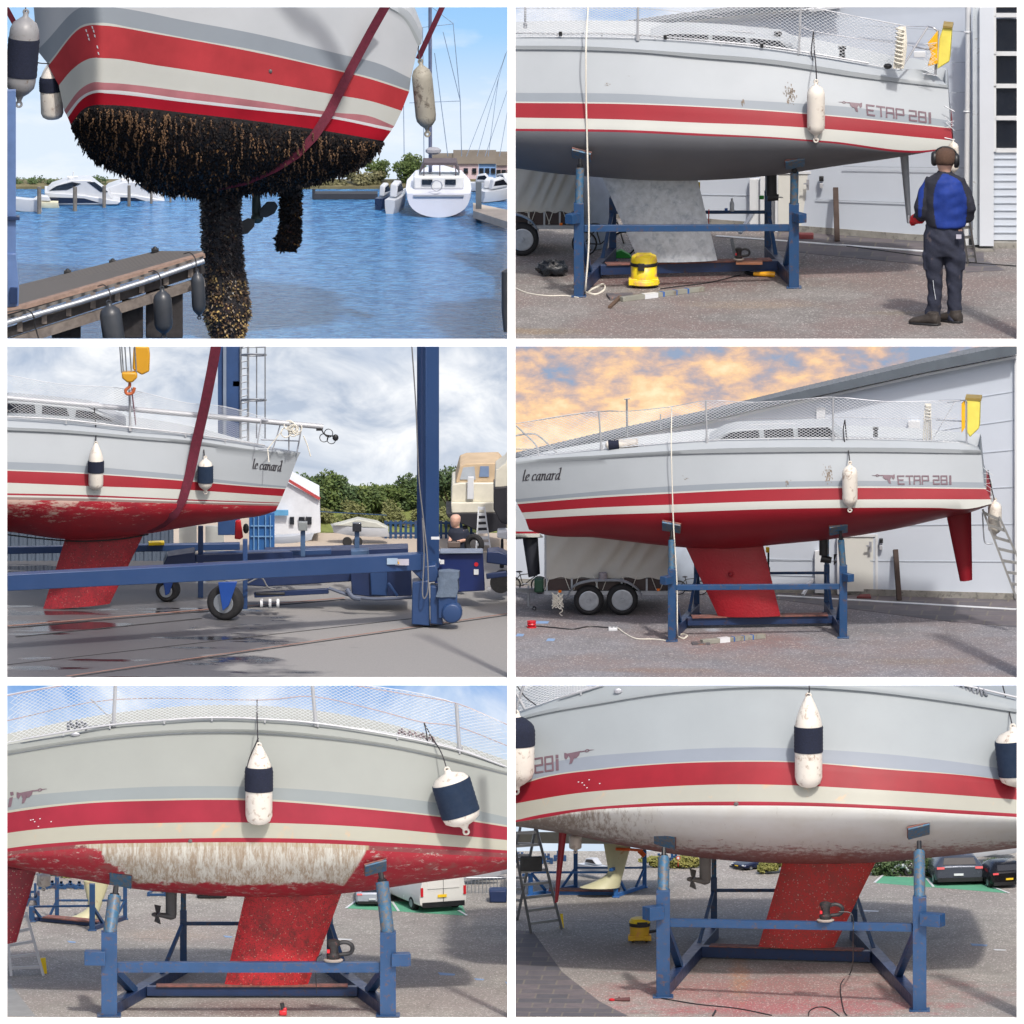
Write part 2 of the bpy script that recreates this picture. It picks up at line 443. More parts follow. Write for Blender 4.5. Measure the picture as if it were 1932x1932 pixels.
# letter paths on a unit grid (x right, y down, 0..1 tall)
SQ = {'E': (0.8, [[(0.8, 0), (0, 0), (0.06, 0.5), (0.7, 0.5)], [(0.06, 0.5), (0.12, 1), (0.85, 1)]]),
      'T': (0.8, [[(0, 0), (0.85, 0)], [(0.42, 0), (0.5, 1)]]),
      'A': (0.75, [[(0, 1), (0, 0), (0.7, 0), (0.78, 1)], [(0, 0.52), (0.72, 0.52)]]),
      'P': (0.8, [[(0.04, 1), (0, 0), (0.75, 0), (0.8, 0.55), (0.04, 0.55)]]),
      '2': (0.75, [[(0, 0), (0.7, 0), (0.74, 0.5), (0.04, 0.5), (0.06, 1), (0.8, 1)]]),
      '8': (0.75, [[(0, 0), (0.7, 0), (0.76, 1), (0.04, 1), (0, 0)], [(0, 0.5), (0.72, 0.5)]]),
      'i': (0.3, [[(0.16, 0.32), (0.18, 1)], [(0.15, 0.0), (0.155, 0.13)]])}
def etap(H, u0, v0, sc, txt, slope, parent, clip, mirror=False, bold=0.17, gap=0.25, vs=1.0):
 """squared capitals along a sloping base"""
 polys = []; x = 0.0
 for ch in txt:
  if ch == ' ': x += 0.32; continue
  w_, st = SQ[ch]
  for s_ in st:
   q = [(u0 + (x + a) * sc, v0 + b * sc * vs + (x + a) * sc * slope) for a, b in s_]
   polys += stroke(q, sc * (bold * 1.6 if ch == 'i' else bold))
  x += w_ + gap
 return decal(None, H, polys, 'lettering', LOGO, parent, clip=clip)
def bird(H, u0, v0, sc, slope, parent, clip, flip=1):
 """the little winged dart before the letters"""
 L = []
 def q(pts): L.append([(u0 + flip * a * sc, v0 + b * sc + flip * a * sc * slope) for a, b in pts])
 q([(0, 0.02), (0.5, -0.03), (0.5, 0.05)]); 
 for k in range(12):
  a0, a1 = 2 * math.pi * k / 12, 2 * math.pi * (k + 1) / 12
  q([(0.62 + 0.2 * math.cos(a0), 0.02 + 0.13 * math.sin(a0)), (0.62 + 0.2 * math.cos(a1), 0.02 + 0.13 * math.sin(a1)), (0.62 + 0.1 * math.cos(a1), 0.02 + 0.06 * math.sin(a1)), (0.62 + 0.1 * math.cos(a0), 0.02 + 0.06 * math.sin(a0))])
 q([(0.8, -0.03), (1.25, -0.03), (1.25, 0.06), (0.8, 0.06)])
 q([(1.15, -0.05), (2.5, 0.0), (2.5, 0.14), (2.2, 0.2), (1.3, 0.12)])
 q([(1.25, 0.1), (1.75, 0.15), (1.8, 0.5), (1.55, 0.5), (1.3, 0.3)])
 q([(1.75, 0.15), (2.25, 0.15), (2.1, 0.5), (2.18, 0.95), (1.95, 0.9), (1.75, 0.5)])
 q([(2.2, 0.1), (2.5, -0.08), (2.62, -0.1), (2.62, 0.3), (2.45, 0.5), (2.3, 0.3)])
 return decal(None, H, L, 'emblem', LOGO, parent, clip=clip)
CUR = {'l': (0.34, [[(0.2, -0.75), (0.14, 0.1), (0.12, 0.85), (0.2, 1.0), (0.3, 0.92)]]),
       'e': (0.5, [[(0.06, 0.55), (0.36, 0.36), (0.36, 0.1), (0.26, 0.0), (0.08, 0.25), (0.03, 0.7), (0.16, 1.0), (0.4, 0.82)]]),
       'c': (0.46, [[(0.4, 0.18), (0.3, 0.0), (0.1, 0.22), (0.03, 0.7), (0.16, 1.0), (0.38, 0.82)]]),
       'a': (0.58, [[(0.44, 0.12), (0.3, 0.0), (0.1, 0.25), (0.03, 0.75), (0.12, 1.0), (0.3, 0.8), (0.44, 0.3)], [(0.46, 0.0), (0.4, 0.85), (0.46, 1.0), (0.56, 0.9)]]),
       'n': (0.6, [[(0.0, 0.12), (0.1, 0.02), (0.06, 1.0)], [(0.08, 0.45), (0.3, 0.02), (0.42, 0.1), (0.4, 0.85), (0.46, 1.0), (0.56, 0.9)]]),
       'r': (0.42, [[(0.0, 0.12), (0.1, 0.02), (0.06, 1.0)], [(0.08, 0.45), (0.26, 0.03), (0.4, 0.1)]]),
       'd': (0.6, [[(0.44, 0.12), (0.3, 0.0), (0.1, 0.25), (0.03, 0.75), (0.12, 1.0), (0.3, 0.8), (0.44, 0.3)], [(0.36, -0.72), (0.52, -0.78), (0.42, 0.85), (0.48, 1.0), (0.58, 0.9)]])}
def le_canard(H, u0, v0, xh, w_, slope, parent, clip):
 polys = []; x = 0.0; total = 0.34 + 0.06 + 0.5 + 0.28 + sum(CUR[c][0] + 0.05 for c in 'canard'); k = w_ / total
 for ch in 'le canard':
  if ch == ' ': x += 0.26; continue
  cw, st = CUR[ch]
  for s_ in st:
   s_ = [tuple(p)[:2] for p in spline([(a, b, 0) for a, b in s_], 3)]
   q = [(u0 + (x + a - 0.12 * (b - 1)) * k, v0 + b * xh + (x + a) * k * slope) for a, b in s_]
   polys += nib(q, xh * 0.11, -xh * 0.03)
  x += cw + 0.05
 return decal(None, H, polys, 'boat_name', LETTER, parent, clip=clip)

def fender(S, u, v0, v1, r, d, label, kind='plain', top=None, group=None, tilt=0.0, clip=None, knob=True, colors=None, sleeve=None, rope_to=None, hang=None):
 """hanging fender seen between v0 (top eye) and v1 (bottom eye), radius r in photo px, its middle at depth d"""
 a = S.p(u - tilt / 2, v0, d); b = S.p(u + tilt / 2, v1, d); L = (b - a).length; ax = (b - a).normalized(); R_ = r / 200
 root = thing('fender', b, label, 'fender', group)
 m0, m1 = colors or (FENDW, FENDW); s0, s1 = sleeve or (0, 0)
 if kind == 'cone':      # long tapering shoulders, round foot
  prof = [(0, .14), (.02, .26), (.08, .46), (.16, .7), (.25, .9), (.33, 1), (.88, 1), (.95, .85), (.985, .55), (1.0, .15)]
 elif kind == 'round':
  prof = [(0, .2), (.04, .22), (.08, .5), (.15, .86), (.24, 1), (.76, 1), (.85, .86), (.92, .5), (.96, .22), (1, .2)]
 else:
  prof = [(0, .16), (.05, .2), (.075, .42), (.12, .78), (.19, .97), (.25, 1), (.76, 1), (.83, .92), (.89, .6), (.93, .25), (.97, .16), (1, .16)]
 mb = MB(); mb.lathe(a, ax, [(p * L, q * R_) for p, q in prof], 28); mb.build('body', m0, parent=root, clip=clip, smooth=60)
 if s1 > s0:
  mb = MB(); e = 0.012
  pr = [(lerp(s0, s1, k / 14), 1) for k in range(15)]
  pr = [(p, min(1, interp([(x, y) for x, y in prof], p))) for p, _ in pr]
  mb.lathe(a, ax, [(s0 * L, pr[0][1] * R_ * 0.98)] + [(p * L, q * R_ + e + (0.006 if i % 2 else 0)) for i, (p, q) in enumerate(pr)] + [(s1 * L, pr[-1][1] * R_ * 0.98)], 28)
  mb.build('sleeve', colors[1] if colors else NAVY, parent=root, clip=clip, smooth=60)
 if knob:
  mb = MB(); mb.torus(a - ax * 0.0, min(.045, R_ * 0.2), min(.02, R_ * 0.09), (0, 1, 0), 12, 6)
  if kind != 'cone': mb.torus(b + ax * R_ * 0.1, min(R_ * 0.24, .05), min(.022, R_ * 0.1), (0, 1, 0), 12, 6)
  mb.build('eye', m0, parent=root, clip=clip, smooth=60)
 if hang:
  mb = MB()
  for h in hang: mb.tube(spline([S.p(*q) for q in h], 5), 0.012, 6)
  mb.build('hanging_rope', DARKROPE, parent=root, clip=clip)
 return root

def net(S, parent, top, bot, u0, u1, d, cell=11, r=0.0035, clip=None, dfun=None, name='safety_net', m=None, hem=True, steps=6):
 """diamond netting between two curves (photo px)"""
 mb = MB(); D = (lambda u: d) if dfun is None else dfun
 def P(u, t): return S.p(u, lerp(interp(top, u), interp(bot, u), t), D(u))
 hmax = max(interp(bot, u) - interp(top, u) for u in (u0, (u0 + u1) / 2, u1)); run = hmax * 1.6; k = u0 - run
 while k < u1:
  for sgn in (1, -1):
   q = []
   for j in range(steps + 1):
    t = j / steps; u = k + run * (t if sgn > 0 else 1 - t)
    if u0 <= u <= u1: q.append(P(u, t))
   if len(q) > 1: mb.tube(q, r, 3, cap=False)
  k += cell * 1.6
 if hem:
  n = 24
  mb.tube([P(lerp(u0, u1, i / n), 0) for i in range(n + 1)], r * 1.7, 4); mb.tube([P(lerp(u0, u1, i / n), 1) for i in range(n + 1)], r * 1.7, 4)
 return mb.build(name, m or NETM, parent=parent, clip=clip, fill=False, smooth=0)

def rods(S, parent, name, segs, m, clip=None, n=8):
 """tubes through photo points (u, v, d), each with its radius"""
 mb = MB()
 for pts, r in segs: mb.tube(spline([S.p(*q) for q in pts], 4) if len(pts) > 2 else [S.p(*q) for q in pts], r, n)
 return mb.build(name, m, parent=parent, clip=clip)

# ------------------------------------------------------------------ boat stands
def stand(S, label, fl, fr, bl, br, w_, tops, pads, bar_f, bar_b, cross_t, stub, clip=None, base_h=34, wb=None, colr=None, pad_w=(70, 30), braces=True, cross_h=24, back_pads=True, pad_rot=(0.35, -0.35), post_m=None, shelf_v=None):
 """fl, fr, bl, br: feet (u, v); tops: v of the blue posts' tops [fl, fr, bl, br]; pads: (u, v of pad underside, tilt) for the front two"""
 M_ = colr or BLUEP
 F = [S.g(*fl), S.g(*fr), S.g(*bl), S.g(*br)]; root = thing('boat_stand', (F[0] + F[1] + F[2] + F[3]) / 4, label, 'boat stand')
 W = w_ / 200; WB = (wb or w_ * 0.72) / 200; dz = lambda px: px / 200 / CS
 hs = [dz(f[1] - t) for f, t in zip((fl, fr, bl, br), tops)]
 for k, (f, h) in enumerate(zip(F, hs)):
  ww = W if k < 2 else WB
  mb = MB(); mb.box(f + Vector((0, 0, h / 2)), (ww, ww, h)); mb.box(f + Vector((0, 0, 0.012)), (ww * 1.5, ww * 1.5, 0.024)); mb.build('post', M_, parent=root, clip=clip, bevel=0.008)
 for a, b in ((0, 2), (1, 3)):     # side sills front to back
  hh = base_h / 200 / CS
  d = (F[b] - F[a]).normalized()
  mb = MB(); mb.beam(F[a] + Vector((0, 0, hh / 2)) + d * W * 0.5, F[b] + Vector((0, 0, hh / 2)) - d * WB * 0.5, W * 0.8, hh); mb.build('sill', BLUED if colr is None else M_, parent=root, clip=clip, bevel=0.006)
 # beam the keel stands on
 p, q = F[0].lerp(F[2], cross_t), F[1].lerp(F[3], cross_t); hh = dz(cross_h); bb = dz(base_h)
 d = (q - p).normalized()
 mb = MB(); z = bb - hh / 2; 
 mb.beam(p + d * W * 0.4 + Vector((0, 0, z)), q - d * W * 0.4 + Vector((0, 0, z)), 0.20, hh)
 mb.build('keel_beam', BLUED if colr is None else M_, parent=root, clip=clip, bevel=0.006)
 mb = MB(); mb.beam(p + d * W * 1.0 + Vector((0, 0, bb + 0.014)), q - d * W * 1.0 + Vector((0, 0, bb + 0.014)), 0.28, 0.022); mb.build('keel_plank', RUSTW, parent=root, clip=clip)
 def hbar(i, j, v0, th, name):
  zi = dz((fl, fr, bl, br)[i][1] - v0[0]); zj = dz((fl, fr, bl, br)[j][1] - v0[1]); dd = (F[j] - F[i]).normalized(); W_ = W if i == 0 else WB
  mb = MB(); mb.beam(F[i] + Vector((0, 0, zi)) + dd * W_ * 0.5, F[j] + Vector((0, 0, zj)) - dd * W_ * 0.5, dz(th) * 0.9, dz(th)); mb.build(name, M_, parent=root, clip=clip, bevel=0.006)
 hbar(0, 1, bar_f[:2], bar_f[2], 'cross_bar'); hbar(2, 3, bar_b[:2], bar_b[2], 'cross_bar')
 if braces:
  for i, j in ((0, 2), (1, 3)):
   d = (F[j] - F[i]); zt = dz((fl, fr)[0 if i == 0 else 1][1] - bar_f[0 if i == 0 else 1]) - 0.02
   mb = MB(); mb.beam(F[i] + Vector((0, 0, zt)) + d * 0.02, F[i] + d * 0.33 + Vector((0, 0, bb * 0.9)), W * 0.5, W * 0.5); mb.build('brace', M_, parent=root, clip=clip, bevel=0.004)
   zt = dz((bl, br)[0 if i == 0 else 1][1] - bar_b[0 if i == 0 else 1]) - 0.02
   mb = MB(); mb.beam(F[j] + Vector((0, 0, zt)) - d * 0.02, F[j] - d * 0.3 + Vector((0, 0, bb * 0.9)), WB * 0.5, WB * 0.5); mb.build('brace', M_, parent=root, clip=clip, bevel=0.004)
 # stub arms sticking out sideways and forward
 for i, (du, dv, ln, v_) in enumerate(stub):
  c = F[i] + Vector((0, 0, dz((fl, fr)[i][1] - v_)))
  e = c + Vector((du / 200, -dv, 0)); st_ = c + Vector((math.copysign(W * 0.2, du), -W * 0.5 + 0.02, 0))
  mb = MB(); mb.beam(st_, e, dz(ln), dz(ln)); mb.build('stub_arm', M_, parent=root, clip=clip, bevel=0.008)
 # jack posts and pads
 for i, (pu, pv, hd, ang) in enumerate(pads):
  f = F[i] + Vector((0, 0, hs[i])); tp = S.p(pu, pv, hd); top = Vector((f.x * 0.4 + tp.x * 0.6, f.y * 0.5 + tp.y * 0.5, tp.z - 0.16)); r = W * 0.42
  mb = MB(); mb.tube([f - Vector((0, 0, 0.1)), Vector((lerp(f.x, top.x, .8), lerp(f.y, top.y, 0.8), top.z - 0.04))], r, 16); mb.build('jack_post', BLUEW, parent=root, clip=clip)
  mb = MB(); mb.tube([Vector((lerp(f.x, top.x, .8), lerp(f.y, top.y, 0.8), top.z - 0.06)), Vector((top.x, top.y, tp.z - 0.03))], r * 0.42, 10); mb.tube([Vector((lerp(f.x, top.x, .8), lerp(f.y, top.y, 0.8), top.z - 0.03)), Vector((lerp(f.x, top.x, .8), lerp(f.y, top.y, 0.8), top.z + 0.02))], r * 0.7, 8)
  mb.build('jack_screw', BLACKP, parent=root, clip=clip)
  rot = Matrix.Rotation(ang[0], 3, 'X') @ Matrix.Rotation(ang[1], 3, 'Y')
  mb = MB(); pw, ph = pad_w[0] / 200, pad_w[1] / 200
  mb.box(tp, (pw, pw * 0.9, 0.035), rot); mb.mat(1); mb.box(tp + rot @ Vector((0, 0, 0.032)), (pw * 1.04, pw * 0.94, 0.026), rot); mb.build('support_pad', [BLUEW, RUSTW], parent=root, clip=clip, bevel=0.004)
 for i in (2, 3):
  if not back_pads: break
  f = F[i] + Vector((0, 0, hs[i])); h = back_pads if not isinstance(back_pads, bool) else 0.5
  mb = MB(); mb.tube([f - Vector((0, 0, 0.05)), f + Vector((0, 0, h))], WB * 0.4, 12); mb.build('jack_post', BLUEW, parent=root, clip=clip)
 return root
RUSTW = mat('rusty_board', (128, 84, 76), 0.85, var=0.3, scale=7, dirt=(90, 70, 66), dirt_amt=0.5)
HINGE = BLACKP
def keel(S, pts, dc, th, name, m, parent, clip=None, n=10):
 """fin: outline (u,v) top-left, top-right, bottom-right, bottom-left at centre depth dc, with a foil section"""
 tl, tr, br_, bl_ = pts; mb = MB(); rows = []; N = 12
 for j in range(N + 1):
  s_ = j / N; a = (lerp(tl[0], bl_[0], s_), lerp(tl[1], bl_[1], s_)); b = (lerp(tr[0], br_[0], s_), lerp(tr[1], br_[1], s_)); row = []
  M2 = 12
  for side in (-1, 1):
   for k in range(M2 + (1 if side < 0 else 0)):
    q = k / M2 if side < 0 else 1 - k / M2
    if side > 0 and k == 0: continue
    hh = th * 1.4 * (max(0.0, math.sin(math.pi * min(1, q)) ** 0.6)) / 2
    P0 = S.p(lerp(a[0], b[0], q), lerp(a[1], b[1], q), dc); row.append(P0 + Vector((0, side * hh, 0)))
  rows.append(row)
 mb.grid(rows, close=True)
 mb.f.append(tuple(range(len(mb.v) - len(rows[0]), len(mb.v)))); mb.m.append(0)
 return mb.build(name, m, parent=parent, clip=clip, smooth=50)
# ------------------------------------------------------------------ people: one continuous skin per figure, grown from lofted limbs
def fuse(mb, name, mats, pick, parent, voxel=0.03, smooth_it=2, clip=None, crease=None):
 """melt the overlapping lofts of mb into one surface; pick(co) -> material slot; crease(co, no) -> small push"""
 me = bpy.data.meshes.new(name); me.from_pydata([tuple(v) for v in mb.v], [], mb.f); me.update()
 tmp = bpy.data.objects.new(name + '_raw', me); COL.objects.link(tmp)
 bm = bmesh.new(); bm.from_mesh(me); bmesh.ops.recalc_face_normals(bm, faces=bm.faces); bm.to_mesh(me); bm.free()
 r = tmp.modifiers.new('r', 'REMESH'); r.mode = 'VOXEL'; r.voxel_size = voxel
 s_ = tmp.modifiers.new('s', 'SMOOTH'); s_.iterations = smooth_it; s_.factor = 0.5
 dg = bpy.context.evaluated_depsgraph_get(); ev = bpy.data.meshes.new_from_object(tmp.evaluated_get(dg))
 bpy.data.objects.remove(tmp)
 org = origin_of(parent)
 if crease:
  ev.calc_loop_triangles(); no = [v.normal.copy() for v in ev.vertices]
  for v, n in zip(ev.vertices, no): v.co = v.co + n * crease(v.co, n)
 for m_ in mats: ev.materials.append(m_)
 for p in ev.polygons: p.material_index = pick(p.center); p.use_smooth = True
 for v in ev.vertices: v.co = v.co - org
 o = bpy.data.objects.new(name, ev); COL.objects.link(o); o.parent = parent; ORG[o.name] = org
 return o
def loft(mb, rings, n=16):
 """rings: (centre, half width across, half depth)"""
 rows = []
 for c, a, b in rings: rows.append([Vector(c) + Vector((a * math.cos(2 * math.pi * k / n), b * math.sin(2 * math.pi * k / n), 0)) for k in range(n)])
 o = len(mb.v); mb.grid(rows, close=True)
 mb.f.append(tuple(o + k for k in range(n))[::-1]); mb.m.append(0); e = o + (len(rows) - 1) * n; mb.f.append(tuple(e + k for k in range(n))); mb.m.append(0)
def tubeN(mb, pts, rs, n=14): mb.tube(pts, rs, n)
SKIN = mat('skin', (204, 162, 142), 0.55, var=0.05)
HAIR = mat('short_brown_hair', (84, 62, 50), 0.9, var=0.3, scale=60, bump=0.6, bscale=160)
def hand(mb, c, fdir, up, s, curl=0.9):
 """palm and five fingers curling; c wrist, fdir along the palm, up the back of the hand, s hand length"""
 f = Vector(fdir).normalized(); u = (Vector(up) - f * Vector(up).dot(f)).normalized(); w_ = f.cross(u)
 mb.tube([c, c + f * s * .25, c + f * s * .5], [s * .15, s * .2, s * .19], 10)
 for k, (off, L) in enumerate(((-.16, .42), (-.055, .48), (.05, .45), (.15, .36))):
  p = c + f * s * .45 + w_ * off * s; a = 0.0; q = [p]
  for j in range(3):
   a += curl * .55; d = f * math.cos(a) - u * math.sin(a); q.append(q[-1] + d * L * s * (.42, .33, .25)[j])
  mb.tube(q, [s * .062, s * .06, s * .054, s * .046], 7)
 q = [c + f * s * .12 - w_ * s * .14, c + f * s * .3 - w_ * s * .28 - u * s * .05, c + f * s * .45 - w_ * s * .26 - u * s * .18]
 mb.tube(q, [s * .08, s * .07, s * .055], 7)
# ------------------------------------------------------------------ ground and sky materials
def asphalt(name, base, tint=None, speck=0.5, stains=(), scale=1.0, sheen=0.85, speck_col=(215, 210, 205)):
 """base, tint: colours; stains: (centre x, y, radius x, radius y, colour, strength) fixed patches on the yard"""
 g = NG(name); c = s2l(base); n = g.noise(1.1 * scale, 6, 0.65)
 col = g.ramp(n, [(0.3, tuple(x * 0.76 for x in c)), (0.7, tuple(x * 1.24 for x in c))])
 if tint: col = g.mix(g.ramp(g.noise(0.45 * scale, 5, 0.6), [(0.42, 0.0), (0.6, 0.8)]), col, s2l(tint))
 for (x, y, rx, ry, sc_, st) in stains:
  xs, ys, _ = g.sep()
  nn = g.noise(1.6, 5, 0.7)
  dx = g.math('DIVIDE', g.math('SUBTRACT', xs, x), rx); dy = g.math('DIVIDE', g.math('SUBTRACT', ys, y), ry)
  rr = g.math('ADD', g.math('SQRT', g.math('ADD', g.math('MULTIPLY', dx, dx), g.math('MULTIPLY', dy, dy))), g.math('MULTIPLY', g.math('SUBTRACT', nn, 0.5), 1.7))
  f = g.ramp(rr, [(0.35, 1.0), (1.0, 0.0)]); col = g.mix(g.math('MULTIPLY', f, st), col, s2l(sc_))
 ck = g.vor(.42 * scale, g.n('VectorMath', operation='ADD').outputs[0] if False else g.mix(.16, g.pos(), g.noise(1.3, 4, .6, out=1)), 'DISTANCE_TO_EDGE')
 col = g.mix(g.math('MULTIPLY', g.ramp(ck, [(0.0, 1.0), (.011, 0.0)]), g.ramp(g.noise(.5, 2), [(.45, 0.0), (.6, .6)])), col, tuple(x * .4 for x in c))
 v = g.n('TexVoronoi', feature='F1'); v.inputs['Scale'].default_value = 42 * scale; g.l(g.mapped((1, 0.6, 1)), v.inputs['Vector'])
 vs = g.n('SeparateColor'); g.l(v.outputs['Color'], vs.inputs[0])
 f1 = g.ramp(vs.outputs[0], [(0.86, 0.0), (0.94, 1.0)]); f2 = g.ramp(vs.outputs[1], [(0.7, 0.0), (0.9, 1.0)])
 col = g.mix(g.math('MULTIPLY', f2, speck), col, tuple(x * 0.7 for x in c)); col = g.mix(g.math('MULTIPLY', f1, speck * 0.4), col, s2l(speck_col))
 g.base(col); g.rough(sheen); g.bump(v.outputs['Distance'], 0.35, 0.01)
 return g.m
def sky_mat(name, fn):
 g = NG(name); t = g.t; t.nodes.remove(g.b); e = g.n('Emission'); col, st = fn(g)
 g.l(col, e.inputs[0]) if not isinstance(col, tuple) else None; e.inputs[1].default_value = st; g.l(e.outputs[0], g.out.inputs[0]); return g.m
def cloud_sky(name, S, top, low, cloud, shade, cover=0.5, sc=(0.35, 1, 0.8), seed=0.0, st=1.0, soft=0.18, det=7, cloud2=None, dist=0.3, rot=0.0, rough=0.55):
 """blue above paling towards the horizon, with clouds of their own colours"""
 def fn(g):
  _, _, z = g.sep(); z0, z1 = S.zg, (S.Vt - (S.Y0 + DEPTH) * SN) / CS
  h = g.math('DIVIDE', g.math('SUBTRACT', z, z0 + 1.5), (z1 - z0 - 1.5), clamp=True)
  base = g.ramp(h, [(0.05, s2l(low)), (1.0, s2l(top))])
  vec = g.mapped(sc, (0, rot, 0), (seed, seed * 1.7, seed * 0.6))
  n = g.noise(1.0, det, rough, vec, dist); f = g.ramp(n, [(0.5 - (cover - 0.5) - soft / 2, 0.0), (0.5 - (cover - 0.5) + soft, 1.0)])
  n2 = g.noise(1.7, det, 0.6, vec, 0.5); cc = g.ramp(n2, [(0.36, s2l(shade)), (0.62, s2l(cloud))] + ([(0.72, s2l(cloud2))] if cloud2 else []))
  return g.mix(f, base, cc), st
 return sky_mat(name, fn)

# ------------------------------------------------------------------ small things used in several yards
def rope_thing(S, pts, r, m, label, cat='rope', name='rope', clip=None, n=6, group=None, sub=6):
 mb = MB(); q = spline(pts, sub); mb.tube(q, r, n); return mb.build(name, m, clip=clip or S, tag_=(label, cat, group))
def gpts(S, pts, h=0.012): return [S.g(u, v, h) for u, v in pts]
def beam_thing(S, name, a, b, w_, h_, m, label, cat, clip=None, bevel=0.004):
 mb = MB(); mb.beam(a, b, w_, h_); return mb.build(name, m, clip=clip or S, bevel=bevel, tag_=(label, cat))
def bicycle(S, u, v, sc, label, d=None, lean=0.0, face=1):
 """sc: wheel radius in units; (u,v): ground point between the wheels"""
 o = S.g(u, v) if d is None else S.at(u, d); root = thing('bicycle', o, label, 'bicycle'); r = sc
 def q(x, z, y=0.0): return o + Vector((x * face * r, y * r + lean * z * r, z * r))
 fw_, rw = (1.55, 1.0), (-1.55, 1.0)
 for c in (fw_, rw):
  mb = MB(); mb.torus(q(*c), r * 0.94, r * 0.07, (0, 1, 0), 28, 6); wh = mb.build('wheel', RUBBER, parent=root, clip=S)
  mb = MB(); mb.torus(q(*c), r * 0.86, r * 0.025, (0, 1, 0), 24, 4)
  for k in range(9):
   a = math.pi * k / 9; mb.tube([q(c[0] + 0.86 * math.cos(a), c[1] + 0.86 * math.sin(a)), q(c[0] - 0.86 * math.cos(a), c[1] - 0.86 * math.sin(a))], r * 0.012, 3)
  mb.build('rim', STEEL, parent=wh, clip=S)
 f = 0.055 * r; mb = MB()
 for a, b in (((-1.55, 1), (-0.3, 0.95)), ((-0.3, 0.95), (-0.7, 2.4)), ((-1.55, 1), (-0.62, 2.15)), ((-0.3, 0.95), (1.15, 2.1)), ((-0.62, 2.15), (1.1, 2.35)), ((1.55, 1), (1.0, 2.75))):
  mb.tube([q(*a), q(*b)], f, 6)
 mb.build('frame', BLACKP, parent=root, clip=S)
 mb = MB(); mb.tube([q(1.0, 2.75, -0.75), q(1.0, 2.8, 0), q(1.0, 2.75, 0.75)], f * 0.8, 6); mb.tube([q(1.0, 2.75, -0.7), q(0.75, 2.75, -0.75)], f * 1.2, 6); mb.build('handlebar', BLACKP, parent=root, clip=S)
 mb = MB(); mb.ball(q(-0.72, 2.5), r * 0.3, 10, (1.3, 0.5, 0.35)); mb.build('saddle', BLACKP, parent=root, clip=S)
 return root
def ladder(S, a0, a1, b0, b1, n, label, m=None, r=0.045, clip=None, foot=None, extra=None, flat=(0.035, 0.09)):
 """two rails a0-a1, b0-b1 with n rungs"""
 m = m or ALU; root = thing('ladder', (a0 + b0) / 2, label, 'ladder')
 for p, q in ((a0, a1), (b0, b1)):
  mb = MB(); mb.beam(p, q, flat[0], flat[1], up=(0, 1, 0)); mb.build('rail', m, parent=root, clip=clip or S)
  if foot: mb = MB(); dd = (q - p).normalized(); mb.beam(p, p + dd * 0.22, flat[0] * 1.7, flat[1] * 1.5, up=(0, 1, 0)); mb.build('foot', foot, parent=root, clip=clip or S)
 for k in range(n):
  t = (k + 0.7) / n; mb = MB(); mb.beam(a0.lerp(a1, t), b0.lerp(b1, t), 0.05, 0.05); mb.build('rung', m, parent=root, clip=clip or S)
 return root
CANVAS = mat('trailer_canvas', (186, 184, 176), 0.6, var=0.04, bump=0.15, bscale=60)
PANELD = mat('dark_side_board', (58, 44, 42), 0.5, var=0.2)
ORANGE = mat('orange_reflector', (240, 120, 20), 0.3)
def wheel(S, root, c, r, wd, rimr=0.62, clip=None, axis=(0, 1, 0), alloy=None, name='wheel'):
 """tyre and pressed rim; c: centre of the near face"""
 ax = Vector(axis); mb = MB(); c = Vector(c)
 mb.lathe(c, ax, [(0.02, r * rimr), (0.0, r * rimr * 1.05), (-0.01, r * 0.8), (0.01, r * 0.93), (0.05, r), (wd - 0.05, r), (wd, r * 0.9), (wd, r * rimr), (wd * 0.5, r * rimr)], 36)
 w0 = mb.build(name, RUBBER, parent=root, clip=clip or S, smooth=40)
 mb = MB(); R0 = r * rimr
 mb.lathe(c, ax, [(-0.01, R0 * 1.04), (-0.015, R0 * 0.96), (0.05, R0 * 0.9), (0.06, R0 * 0.62), (0.015, R0 * 0.5), (0.0, R0 * 0.28), (-0.02, R0 * 0.2), (-0.02, 0.001)][::1], 36); mb.mi = 1
 x = ax.orthogonal().normalized(); y = ax.cross(x)
 for k in range(14):
  a = 2 * math.pi * k / 14; p = c + ax * 0.03 + (x * math.cos(a) + y * math.sin(a)) * R0 * 0.76; mb.tube([p, p - ax * 0.012 + ax * 0.0], R0 * 0.13, 8)
 mb.build('rim', [GALV, BLACKP], parent=w0, clip=clip or S, smooth=40)
 return w0
